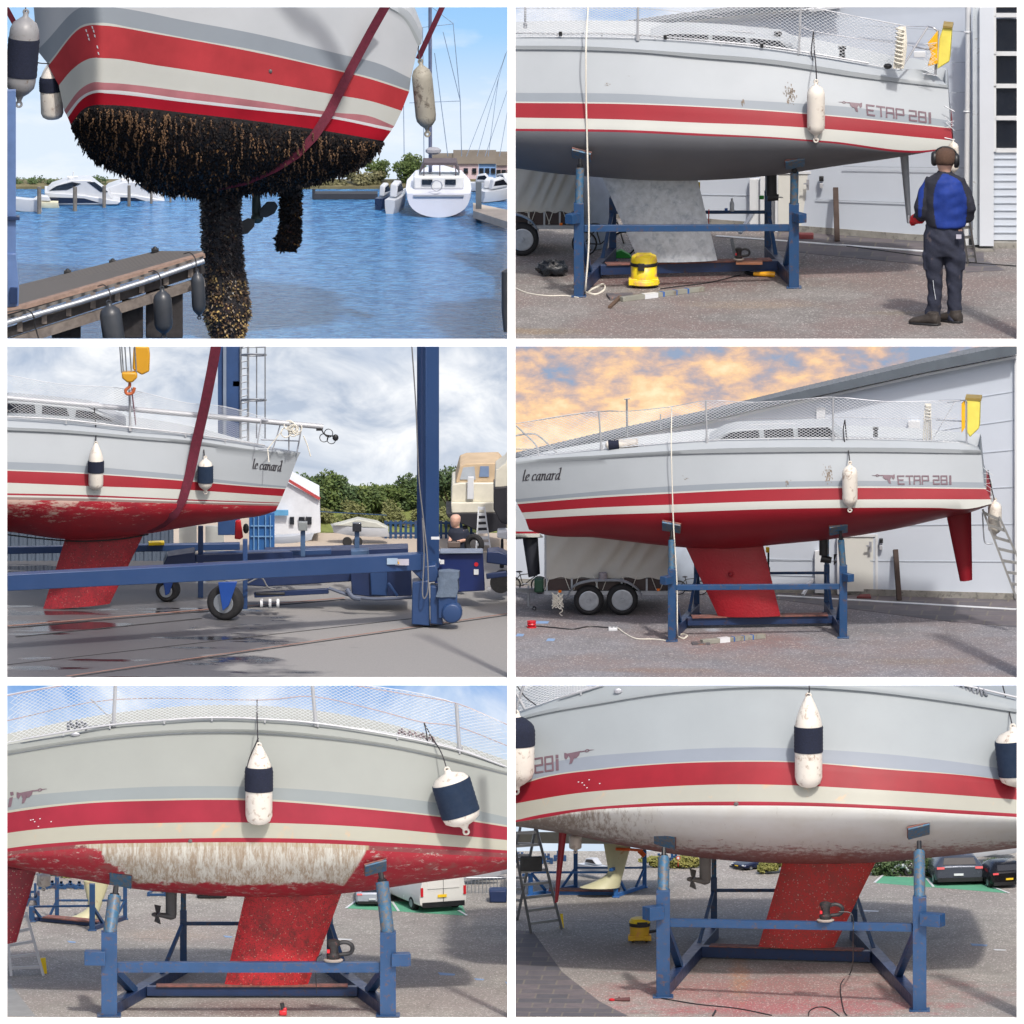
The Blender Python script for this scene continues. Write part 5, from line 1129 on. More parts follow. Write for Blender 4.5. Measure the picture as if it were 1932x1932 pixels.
def worker(S):
 D = 1.75; P = lambda u, v, d=0.0: S.p(u, v, D + d)
 root = thing('person', S.g(1625, 1222), 'person seen from behind in blue and black jacket, dark trousers, ear defenders and red glove', 'person')
 JB = mat('jacket_blue', (14, 48, 128), .8, var=.12, scale=6, bump=.2, bscale=30); JK = mat('jacket_black', (34, 36, 48), .85, var=.15, scale=8, bump=.2, bscale=30)
 TR = mat('work_trousers', (38, 42, 58), .85, var=.2, scale=5, bump=.25, bscale=40, dirt=(84, 76, 80), dirt_amt=.08, dscale=4); BT = mat('work_boot', (52, 46, 42), .75, var=.3, scale=12)
 # body: head, neck, trunk core, arms and hands, legs
 b = MB(); loft(b, [(P(1633, 655), .11, .12), (P(1633, 640), .12, .13), (P(1634, 620, .0), .16, .18), (P(1635, 598), .185, .215), (P(1635, 578), .17, .2), (P(1634, 564), .1, .12)])
 b.ball(P(1630, 604, .2), .035, 8); loft(b, [(P(1630, 860), .24, .16), (P(1632, 715), .27, .17), (P(1632, 655), .12, .12)])
 for sgn, pts in ((-1, [P(1582, 700, .05), P(1552, 795, .0), P(1522, 826, .35)]), (1, [P(1692, 705, .05), P(1728, 800, .0), P(1700, 822, .4)])): b.tube(pts, [.085, .075, .055], 10)
 for hx, kx, ax in ((1595, 1592, 1592), (1668, 1672, 1672)): b.tube([P(hx, 860), P(kx, 1040), P(ax, 1190)], [.17, .11, .08], 10)
 hand(b, P(1522, 826, .35), (-.2, .9, -.1), (0, -.2, 1), .36, .9); hand(b, P(1700, 822, .4), (-.3, .9, -.1), (0, 0, 1), .36, .8)
 for sg in (-1, 1): b.ball(P(1635 + sg * 36, 606, -.01), .045, 8, (.4, .8, 1.2))
 fuse(b, 'body', [SKIN], lambda c: 0, root, .028, 2)
 # hair
 b = MB(); loft(b, [(P(1634, 620, -.05), .16, .15), (P(1634, 611, -.045), .188, .19), (P(1635, 596, -.02), .2, .225), (P(1635, 578, -.01), .188, .215), (P(1635, 564), .14, .16), (P(1634, 557), .05, .06)], 24)
 rr = random.Random(3)
 b.v = [v + Vector((rr.uniform(-1, 1), rr.uniform(-1, 1), rr.uniform(-1, 1))) * .006 for v in b.v]; b.build('hair', HAIR, parent=root, smooth=80)
 # ear defenders
 for sg in (-1, 1): b = MB(); c = P(1635 + sg * 41, 600 + (6 if sg > 0 else -2), .0); b.lathe(c - Vector((sg * .04, 0, 0)), (sg, 0, 0), [(0, .1), (.03, .115), (.07, .11), (.1, .08), (.105, .02)], 18); b.v = [Vector((v.x, v.y, c.z + (v.z - c.z) * 1.25)) for v in b.v]; b.build('ear_cup', BLACKP, parent=root, smooth=50)
 b = MB(); b.tube([P(1635 + 47 * math.cos(a), 600 - 46 * math.sin(a), .02) for a in [math.pi * k / 16 for k in range(17)]], .018, 8); b.build('headband', BLACKP, parent=root)
 # trousers
 b = MB(); loft(b, [(P(1628, 846), .35, .23), (P(1630, 870), .37, .26), (P(1630, 905), .385, .28), (P(1630, 935), .385, .27), (P(1630, 965), .37, .24)])
 for x0, pts in ((0, [(1594, 940, .19, .22), (1590, 1000, .18, .2), (1593, 1055, .15, .17), (1595, 1100, .14, .16), (1590, 1160, .14, .16), (1587, 1205, .14, .16), (1587, 1218, .145, .17)]), (1, [(1668, 940, .19, .22), (1668, 1000, .175, .2), (1670, 1055, .15, .17), (1671, 1100, .14, .16), (1670, 1160, .14, .16), (1669, 1200, .14, .16), (1669, 1209, .145, .17)])):
  loft(b, [(P(u, v, 0), a, c) for u, v, a, c in pts])
 b.box(P(1560, 985, 0), (.1, .24, .34)); b.box(P(1700, 985, 0), (.1, .24, .34))
 NZ = __import__('mathutils').noise.noise; cr = lambda c, n: .03 * NZ(Vector((c.x * 3.5, c.y * 3.5, c.z * 7 + c.x * 5))) + .003 * math.sin(c.z * 11 + 2.2 * math.sin(c.x * 7) + c.y * 5) * (0.5 + 0.5 * math.sin(c.z * 3.1 + c.x * 6))
 fuse(b, 'trousers', [TR], lambda c: 0, root, .018, 9, crease=cr)
 b = MB(); q = [P(1589, 1058, -.185), P(1592, 1090, -.185), P(1599, 1130, -.178)]; b.beam(q[0], q[1], .018, .01); b.beam(q[1], q[2], .018, .01); b.build('reflective_strip', mat('reflective', (190, 196, 204), .3), parent=root)
 b = MB(); b.box(P(1686, 893, -.3), (.1, .02, .08)); b.build('patch', mat('label_white', (170, 168, 180), .7), parent=root)
 # jacket
 b = MB(); loft(b, [(P(1633, 643), .125, .14), (P(1633, 652), .14, .16), (P(1632, 664), .25, .2), (P(1632, 682), .37, .26), (P(1634, 720), .405, .3), (P(1636, 770), .4, .3), (P(1636, 815), .385, .285), (P(1635, 846), .375, .275), (P(1635, 853), .36, .27)], 20)
 b.tube([P(1588, 680, .02), P(1560, 725, .0), P(1545, 785, -.04), P(1548, 805, .02), P(1532, 822, .25)], [.14, .15, .14, .14, .105], 14)
 b.tube([P(1682, 684, .02), P(1710, 730, .0), P(1726, 790, -.03), P(1722, 812, .04), P(1704, 824, .3)], [.14, .145, .135, .13, .1], 14)
 cr2 = lambda c, n: .034 * NZ(Vector((c.x * 4 + c.z * 2, c.y * 4, c.z * 5.5 - c.x * 3))) + .003 * math.sin(c.z * 9 + 3 * math.sin(c.x * 5) + c.y * 4) * (0.5 + 0.5 * math.sin(c.z * 2.3 - c.x * 8))
 def pick(c):
  u = 966 + (c.x * 100) * 2 + 966 - S.ox * 1 - 0; u = (c.x * 100 + 966 - S.ox) * 2; v = (966 - S.oy - (c.y * SN + c.z * CS) * 100) * 2
  if v < 655: return 1
  el = interp([(655, 1625), (690, 1603), (760, 1590), (860, 1602)], v); er = interp([(655, 1640), (675, 1680), (720, 1706), (860, 1713)], v)
  if el < u < er: return 0
  if u < interp([(655, 1600), (700, 1572), (830, 1545)], v) and u > 0 and v < 820 and u < 1576 and c.y < S.Y0 + D + .02: return 0 if 1533 < u < 1556 + (700 - v) * .1 else 1
  return 1
 fuse(b, 'jacket', [JB, JK], pick, root, .018, 8, crease=cr2)
 # glove and tool
 b = MB(); hand(b, P(1530, 824, .24), (-.35, .85, -.15), (-.3, -.3, 1), .4, 1.0); b.tube([P(1541, 822, .15), P(1530, 824, .25)], [.12, .1], 10); b.ball(P(1524, 826, .34), .115, 10, (1, 1.1, .9))
 fuse(b, 'glove', [mat('red_glove', (190, 26, 36), .7, var=.15)], lambda c: 0, root, .016, 1)
 # boots
 for u, v, ang in ((1578, 1226, .5), (1664, 1216, -.35)):
  q = S.g(u, v); b = MB(); dr = Vector((-math.sin(ang), math.cos(ang), 0)); q0 = Vector((q.x, q.y, S.zg))
  sx = -1 if u < 1600 else -.6; dr = Vector((sx * .8, .35, 0)).normalized() if u < 1600 else Vector((-.62, .5, 0)).normalized(); sd = Vector((-dr.y, dr.x, 0))
  rows = []
  for t, w_, h_ in ((-.2, .03, .1), (-.18, .09, .2), (-.1, .12, .26), (0, .12, .25), (.12, .12, .19), (.25, .135, .15), (.36, .12, .12), (.43, .06, .07)):
   c = q0 + dr * t; rows.append([c + sd * (w_ * math.cos(a)) + Vector((0, 0, max(.0, h_ * (.5 + .5 * math.sin(a))))) for a in [2 * math.pi * k / 14 for k in range(14)]])
  b.grid(rows, close=True); b.f += [tuple(range(14))[::-1], tuple(7 * 14 + k for k in range(14))]; b.m += [0, 0]; b.tube([q0 - dr * .06 + Vector((0, 0, .12)), q0 - dr * .06 + Vector((0, 0, .25))], [.12, .11], 14)
  bo = fuse(b, 'boot', [BT], lambda c: 0, root, .016, 2)
  b = MB(); rows = []
  pts = [q0 + dr * t + sd * w_ for t, w_ in ((-.2, -.06), (-.1, -.12), (.1, -.115), (.28, -.135), (.4, -.09), (.44, 0), (.4, .09), (.28, .135), (.1, .115), (-.1, .12), (-.2, .06))]
  b.prism(pts, (0, 0, .045)); b.build('sole', BLACKP, parent=bo, bevel=.01)
 o = thing('scraper', P(1500, 832, .45), 'small black hand tool held against the grey rudder foot', 'tool')
 b = MB(); b.tube([P(1520, 830, .42), P(1500, 826, .44)], .03, 8); b.build('grip', BLACKP, parent=o); b = MB(); b.box(P(1497, 826, .45), (.03, .08, .12)); b.build('blade', STEEL, parent=o)

# ------------------------------------------------------------------ foliage, cars, small far things
def leaf_mat(name, dark, light, hue=None):
 g = NG(name); n = g.noise(2.6, 4, 0.6); c = g.ramp(n, [(0.3, s2l(dark)), (0.7, s2l(light))])
 r = g.n('NewGeometry'); c2 = g.mix(g.math('MULTIPLY', r.outputs['Random Per Island'], 0.55), c, s2l(hue or light)); g.base(c2); g.rough(0.6); g.b.inputs['Specular IOR Level'].default_value = 0.25
 return g.m
LEAF = leaf_mat('tree_leaves', (44, 62, 34), (84, 104, 56), (104, 116, 60)); LEAFD = leaf_mat('dark_leaves', (44, 62, 42), (76, 98, 62), (96, 112, 70)); LEAFY = leaf_mat('pale_leaves', (96, 104, 56), (148, 144, 84), (128, 124, 66))
BARK = mat('bark', (86, 72, 58), .9, var=.3, scale=9)
def leaves(mb, c, rad, n, size, rnd, lumps=9):
 c = Vector(c); L = []
 for _ in range(lumps):
  d = Vector((rnd.gauss(0, 1), rnd.gauss(0, 1), rnd.gauss(0, 1))).normalized(); k = rnd.uniform(.35, .72); L.append((Vector((d.x * rad[0] * k, d.y * rad[1] * k, d.z * rad[2] * k)), rnd.uniform(.32, .5)))
 for _ in range(n):
  o, k = rnd.choice(L); d = Vector((rnd.gauss(0, 1), rnd.gauss(0, 1), rnd.gauss(0, 1))).normalized() * (rnd.random() ** .35) * k
  p = c + o + Vector((d.x * rad[0], d.y * rad[1], d.z * rad[2])); a = Vector((rnd.gauss(0, 1), rnd.gauss(0, 1), rnd.gauss(0, 1))).normalized(); b = a.orthogonal().normalized(); s = size * rnd.uniform(.6, 1.4)
  mb.add([p - a * s, p + b * s * .5, p + a * s, p - b * s * .5], [(0, 1, 2, 3)])
def tree(S, u, d, v_top, w_px, label, m=None, rnd=None, n=1500, size=.045, group=None, trunk_frac=.3, v_base=None, squash=1.0):
 rnd = rnd or random.Random(int(u)); base = S.at(u, d); H_ = (S.vg(d) - v_top) / 200 / CS; w_ = w_px / 200; root = thing('tree', base, label, 'tree', group)
 b = MB(); th = H_ * trunk_frac; b.tube([base, base + Vector((0.02, 0, th * .6)), base + Vector((0, 0, th * 1.5))], [H_ * .035, H_ * .028, H_ * .012], 8)
 for k in range(6):
  a = k * 1.05; b.tube([base + Vector((0, 0, th * (.8 + .1 * k))), base + Vector((math.cos(a) * w_ * .28, math.sin(a) * w_ * .2, th * 1.2 + H_ * .22 + .04 * k))], [H_ * .014, H_ * .004], 5)
 b.build('trunk', BARK, parent=root, clip=S)
 b = MB(); cz = th + (H_ - th) * .5; leaves(b, base + Vector((0, 0, cz)), (w_ / 2 * 1.15, w_ / 2 * .8, (H_ - th) / 2 * 1.15 * squash), n, size, rnd, 13); b.build('crown', m or LEAF, parent=root, clip=S, smooth=0, fill=False)
 return root
def hedge(S, u0, u1, d, h, label, m=None, n=2500, size=.035, depth=.5, cat='hedge', name='hedge'):
 rnd = random.Random(int(u0) + 7); b = MB(); k = max(2, int((S.X(u1) - S.X(u0)) / .35))
 for i in range(k):
  c = S.at(lerp(u0, u1, (i + .5) / k), d + rnd.uniform(-.05, .1), h * .5 * rnd.uniform(.85, 1.1)); leaves(b, c, ((S.X(u1) - S.X(u0)) / k * .85, depth / 2, h * .6), n // k, size, rnd, 6)
 return b.build(name, m or LEAFD, clip=S, smooth=0, fill=False, tag_=(label, cat))
PAINTS = {}
def carpaint(name, c, metal=.3): return mat(name, c, .22, metal, var=.03)
def car(S, u, v, wd, hg, label, paint, cat='car', name='parked_car', ln=None, yaw=0.0, kind='hatch', front=False, plate=(236, 196, 40), glass=None, clip=None, lights=True):
 """u, v: ground point under the near end's middle; wd, hg in photo px"""
 o = S.g(u, v); W = wd / 200; Hh = hg / 200 / CS; L = ln or W * 2.1; root = thing(name, o, label, cat); rz = Matrix.Rotation(yaw, 3, 'Z')
 def T(p): return o + rz @ Vector(p)
 if kind == 'van': prof = [(0.0, 1, .16, .55, .93, .86), (.03, 1, .14, .55, .98, .88), (.35, 1, .13, .55, 1.0, .88), (.68, 1, .13, .55, .99, .87), (.8, .99, .13, .54, .72, .82), (.93, .97, .14, .5, .58, .8), (1.0, .86, .2, .44, .48, .7)]
 elif front: prof = [(0.0, .84, .22, .42, .46, .7), (.06, .95, .15, .5, .54, .8), (.25, 1, .13, .58, .64, .8), (.34, 1, .13, .6, .74, .76), (.48, 1, .13, .62, 1.0, .68), (.75, 1, .13, .62, .98, .68), (.9, .98, .14, .62, .74, .74), (1.0, .88, .2, .56, .62, .7)]
 else: prof = [(0.0, .9, .2, .56, .62, .72), (.03, .97, .15, .6, .7, .74), (.1, 1, .13, .62, .9, .68), (.2, 1, .13, .62, .98, .68), (.42, 1, .13, .62, 1.0, .68), (.6, 1, .13, .6, .86, .7), (.68, 1, .13, .58, .64, .8), (.9, .96, .14, .5, .54, .8), (1.0, .84, .2, .42, .46, .7)]
 rows = []
 for t, kw, z0, z1, z2, rw in prof:
  hw = W / 2 * kw; rwid = W / 2 * rw; y = t * L
  q = [(-hw * .8, z0), (-hw * .98, z0 + .05), (-hw, (z0 + z1) / 2), (-hw * .97, z1), (-rwid, lerp(z1, z2, .82)), (-rwid * .8, z2), (0, z2 * 1.01), (rwid * .8, z2), (rwid, lerp(z1, z2, .82)), (hw * .97, z1), (hw, (z0 + z1) / 2), (hw * .98, z0 + .05), (hw * .8, z0)]
  rows.append([T((x, y, z * Hh)) for x, z in q])
 b = MB(); b.grid(rows, close=True); n = len(rows[0]); k0 = len(b.v) - n; b.f += [tuple(range(n))[::-1], tuple(k0 + i for i in range(n))]; b.m += [0, 0]
 b.build('body', paint, parent=root, clip=clip or S, smooth=40, bevel=.012)
 gl = glass or GLASSD
 def plateq(x0, x1, z0, z1, y0, y1, m_, nm, par=root, off=-.012, skew=1.0):
  b = MB(); b.prism([T((x0 * W / 2, y0 + off, z0 * Hh)), T((x1 * W / 2, y0 + off, z0 * Hh)), T((x1 * W / 2 * skew, y1 + off, z1 * Hh)), T((x0 * W / 2 * skew, y1 + off, z1 * Hh))], rz @ Vector((0, .012, 0))); return b.build(nm, m_, parent=par, clip=clip or S)
 if kind == 'van': plateq(-.68, .68, .6, .9, -.0, .012, paint, 'rear_doors'); plateq(-.006, .006, .2, .9, -.004, .008, BLACKP, 'door_gap', off=-.02)
 elif front: plateq(-.74, .74, .66, .95, .35 * L, .47 * L, gl, 'windscreen', skew=.86)
 else: plateq(-.66, .66, .70, .9, .028 * L, .095 * L, gl, 'rear_window', skew=.9)
 if lights:
  for s_ in (-1, 1):
   if kind == 'van': plateq(*(sorted((s_ * .97, s_ * .86))), .42, .64, -.004, .0, REDP, 'tail_light', off=-.014)
   elif front: plateq(*(sorted((s_ * .86, s_ * .58))), .42, .5, .012 * L, .02 * L, WHITEP, 'headlight')
   else: plateq(*(sorted((s_ * .92, s_ * .62))), .56, .63, .0, .012 * L, REDP, 'tail_light', off=-.014)
  plateq(-.24, .14, .34 if kind != 'van' else .38, .41 if kind != 'van' else .45, -.002, -.002, mat('plate_%d' % plate[2], plate, .5), 'number_plate', off=-.02)
  plateq(-.9, .9, .14, .27, -.01, -.01, BLACKP, 'bumper', off=-.02)
 for x in (-1, 1):
  for y in (.17, .8):
   c = T((x * W / 2 * 1.0, y * L, Hh * .2)); rr = Hh * (.2 if kind != 'van' else .17); ax = rz @ Vector((-x, 0, 0)); b = MB(); b.lathe(c, ax, [(0, rr * .5), (0, rr * .95), (.01, rr), (.12, rr), (.13, rr * .6)], 20); b.v = [Vector((v.x, v.y, v.z + (S.zg + rr - c.z))) for v in b.v]; wh = b.build('wheel', RUBBER, parent=root, clip=clip or S)
   b = MB(); b.lathe(c + Vector((0, 0, S.zg + rr - c.z)) - ax * .004, ax, [(0, rr * .62), (.01, rr * .3), (.004, .001)], 14); b.build('rim', GALV, parent=wh, clip=clip or S)
 return root
def far_stand(S, u0, u1, v, hh, label, dd=1.0, group='empty stands across the yard', m=None):
 """small empty cradle far off, as two end frames and long rails"""
 root = thing('boat_stand', S.g((u0 + u1) / 2, v), label, 'boat stand', group); h = hh / 200
 A, B = S.g(u0, v), S.g(u1, v); C, D_ = A + Vector((.06, dd, 0)), B + Vector((-.06, dd, 0)); w_ = .05
 for p in (A, B, C, D_): b = MB(); b.box(p + Vector((0, 0, h / 2)), (w_, w_, h)); b.build('post', m or BLUEP, parent=root, clip=S)
 b = MB(); b.beam(A + Vector((0, 0, w_ / 2)), C + Vector((0, 0, w_ / 2)), w_, w_); b.beam(B + Vector((0, 0, w_ / 2)), D_ + Vector((0, 0, w_ / 2)), w_, w_); b.beam(A + Vector((0, 0, h * .45)), B + Vector((0, 0, h * .45)), w_ * .8, w_ * .8); b.beam(C + Vector((0, 0, h * .45)), D_ + Vector((0, 0, h * .45)), w_ * .8, w_ * .8)
 b.beam(A + Vector((0, 0, h * .9)), C + Vector((0, 0, h * .1)), w_ * .7, w_ * .7); b.beam(B + Vector((0, 0, h * .9)), D_ + Vector((0, 0, h * .1)), w_ * .7, w_ * .7); b.build('rails', m or BLUEP, parent=root, clip=S)
 return root
def small_boat(S, u, d, ln, z, label, m=None, mast=0, cabin=True, group=None, yaw=0.0, stripe=None, name='motorboat', cat='boat', cab_m=None, hh=.22, cover=None):
 """far boat, side on: ln units long, keel height z above the ground or water; all lofted"""
 o = S.at(u, d, z); root = thing(name, o, label, cat, group); rz = Matrix.Rotation(yaw, 3, 'Z'); T = lambda x, y, zz: o + rz @ Vector((x, y, zz)); rows = []; h = ln * hh
 for i in range(13):
  t = i / 12; w_ = ln * .15 * (1 - max(0, (t - .45) / .55) ** 2.2) * (.86 + .14 * min(1, t * 3)); x = (t - .5) * ln; zt = h * (.72 + .28 * t * t); zb = h * .1 * (t ** 3) * 3 + 0.0
  rows.append([T(x + .04 * ln * (1 if i == 12 else 0), -w_, zt), T(x, -w_ * .96, lerp(zb, zt, .5)), T(x - .02, -w_ * .7, zb), T(x - .02, 0, zb * .9), T(x - .02, w_ * .7, zb), T(x, w_ * .96, lerp(zb, zt, .5)), T(x + .04 * ln * (1 if i == 12 else 0), w_, zt)])
 b = MB(); b.grid(rows, close=True); b.f += [tuple(range(7))[::-1], tuple(84 + k for k in range(7))]; b.m += [0, 0]; b.build('hull', m or mat('yacht_gelcoat', (184, 189, 196), .35, var=.05), parent=root, clip=S, smooth=40)
 if stripe:
  b = MB(); b.grid([[T((t - .5) * ln, -ln * .15 * (1 - max(0, (t - .45) / .55) ** 2.2) * (.86 + .14 * min(1, t * 3)) - .006, h * (.72 + .28 * t * t) * k) for k in (.55, .8)] for t in [i / 12 for i in range(1, 12)]]); b.build('stripe', stripe, parent=root, clip=S)
 if cabin:
  b = MB(); b.prism([T(x * ln, -ln * .09, h * z_) for x, z_ in ((-.3, .8), (-.24, 1.45), (.02, 1.6), (.2, .95))], rz @ Vector((0, ln * .18, 0))); cb = b.build('cabin', cab_m or mat('yacht_gelcoat', (184, 189, 196)), parent=root, clip=S, bevel=.02)
  b = MB(); b.prism([T(x * ln, -ln * .093, h * z_) for x, z_ in ((-.24, 1.05), (-.2, 1.35), (.02, 1.45), (.14, 1.05))], rz @ Vector((0, .01, 0))); b.build('window', GLASSD, parent=cb, clip=S)
 if mast: b = MB(); b.tube([T(.05 * ln, 0, h * .8), T(.05 * ln, 0, mast)], .014, 6); b.tube([T(.05 * ln, 0, h * 1.5), T(-.35 * ln, 0, h * 1.45)], .014, 6); b.build('mast', ALU, parent=root, clip=S)
 if cover: b = MB(); b.prism([T(x * ln, -ln * .13, h * z_) for x, z_ in ((-.5, .7), (-.3, 1.2), (.05, 1.5), (.35, 1.1), (.5, .95))], rz @ Vector((0, ln * .26, 0))); b.build('cover', cover, parent=root, clip=S, bevel=.04)
 return root
def streak_mat(name, S, white, red, dirt, x0=None, x1=None, zlow=None, k0=.9, k1=.3, ztop=0, flecks=False, red_dirt=(120, 80, 74), wamt=.8):
 """old antifouling: red where it is left, scraped white where it is gone, brown streaks between"""
 g = NG(name); xs, ys, zs = g.sep(); nz = g.noise(2.2, 9, .72); fine = g.noise(1.0, 9, .8, g.mapped((10, 3, 1.7), (0, .25, 0)), .4); fine2 = g.noise(1.0, 7, .7, g.mapped((26, 6, 3.4), (0, -.3, 0)))
 rd = g.mix(g.ramp(g.noise(3.5, 9, .75), [(.5, 0.0), (.68, .75)]), s2l(red), s2l(red_dirt)); spots = g.noise(1.0, 9, .8, g.mapped((4, 3, 9))); rd = g.mix(g.ramp(spots, [(.55, 0.0), (.62, .75)]), rd, tuple(x * .8 for x in s2l(white)))
 wt = g.mix(g.ramp(fine, [(.44, 0.0), (.6, wamt)]), s2l(white), s2l(dirt)); wt = g.mix(g.ramp(fine2, [(.5, 0.0), (.6, .7)]), wt, s2l(dirt))
 if x0 is None: col = rd if white is None else wt
 else:
  off = g.math('MULTIPLY', g.math('SUBTRACT', nz, .5), 1.5); drop = g.math('SUBTRACT', ztop, zs)
  a = g.math('ADD', g.math('SUBTRACT', xs, g.math('ADD', x0, g.math('MULTIPLY', drop, k0))), off); c = g.math('SUBTRACT', g.math('SUBTRACT', x1, g.math('MULTIPLY', drop, k1)), xs); e = g.math('ADD', g.math('MULTIPLY', g.math('SUBTRACT', zs, zlow), 2.5), off)
  f = g.math('MULTIPLY', g.math('MULTIPLY', g.ramp(g.math('ADD', a, .5), [(.45, 0.0), (.55, 1.0)]), g.ramp(g.math('ADD', c, .5), [(.48, 0.0), (.52, 1.0)])), g.ramp(g.math('ADD', e, .5), [(.42, 0.0), (.58, 1.0)])); col = g.mix(f, rd, wt)
 g.base(col); g.rough(.6); g.bump(fine, .15, .01); return g.m
def keel_mat(name, base, dark, spots, amt=.5):
 g = NG(name); c = g.mix(g.ramp(g.noise(3.2, 8, .75), [(.45, 0.0), (.62, amt)]), s2l(base), s2l(dark)); v = g.n('TexVoronoi'); v.inputs['Scale'].default_value = 62; g.l(g.pos(), v.inputs['Vector']); sc_ = g.n('SeparateColor'); g.l(v.outputs['Color'], sc_.inputs[0])
 c = g.mix(g.ramp(sc_.outputs[0], [(.8, 0.0), (.86, .75)]), c, s2l(dark)); c = g.mix(g.ramp(sc_.outputs[1], [(.975, 0.0), (.985, .55)]), c, s2l(spots)); g.base(c); g.rough(.6); g.bump(g.noise(20, 4), .3, .01); return g.m
def saildrive(S, bt, u0, u1, v0, v1, d, pu, face=-1, m=None):
 """leg with rounded foot and three-bladed screw"""
 m = m or mat('drive_grey', (70, 70, 72), .5, var=.2); w_ = (u1 - u0) / 200; b = MB()
 loft_rows = []
 for t, k in ((0, 1), (.5, .95), (.85, .95), (1, .8)): c = S.p((u0 + u1) / 2, lerp(v0, v1, t), d); loft_rows.append([c + Vector((w_ / 2 * k * math.cos(a), w_ * .28 * k * math.sin(a), 0)) for a in [2 * math.pi * i / 16 for i in range(16)]])
 b.grid(loft_rows, close=True); b.f.append(tuple(48 + i for i in range(16))); b.m.append(0)
 c = S.p((u0 + u1) / 2, v1 - 6, d); e = S.p(pu, v1 - 14, d); b.tube([c + Vector((w_ * .3 * -face, 0, 0)), c, e], [w_ * .2, w_ * .3, w_ * .18], 12); leg = b.build('saildrive', m, parent=bt, clip=S, smooth=60); r = w_ * .95
 b = MB()
 for k in range(3):
  a = 2.1 * k + .6; dv = Vector((0, math.sin(a), math.cos(a))); sd = Vector((0, math.cos(a), -math.sin(a))); b.prism([e, e + dv * r * .4 + sd * r * .26 + Vector((.04, 0, 0)), e + dv * r * .95 + sd * r * .2 + Vector((.06, 0, 0)), e + dv * r * .9 - sd * r * .18 - Vector((.05, 0, 0)), e + dv * r * .35 - sd * r * .15 - Vector((.03, 0, 0))], (.02, 0, 0))
 b.ball(e + Vector((face * .04, 0, 0)), w_ * .2, 10, (1.5, 1, 1)); b.build('propeller', m, parent=leg, clip=S)
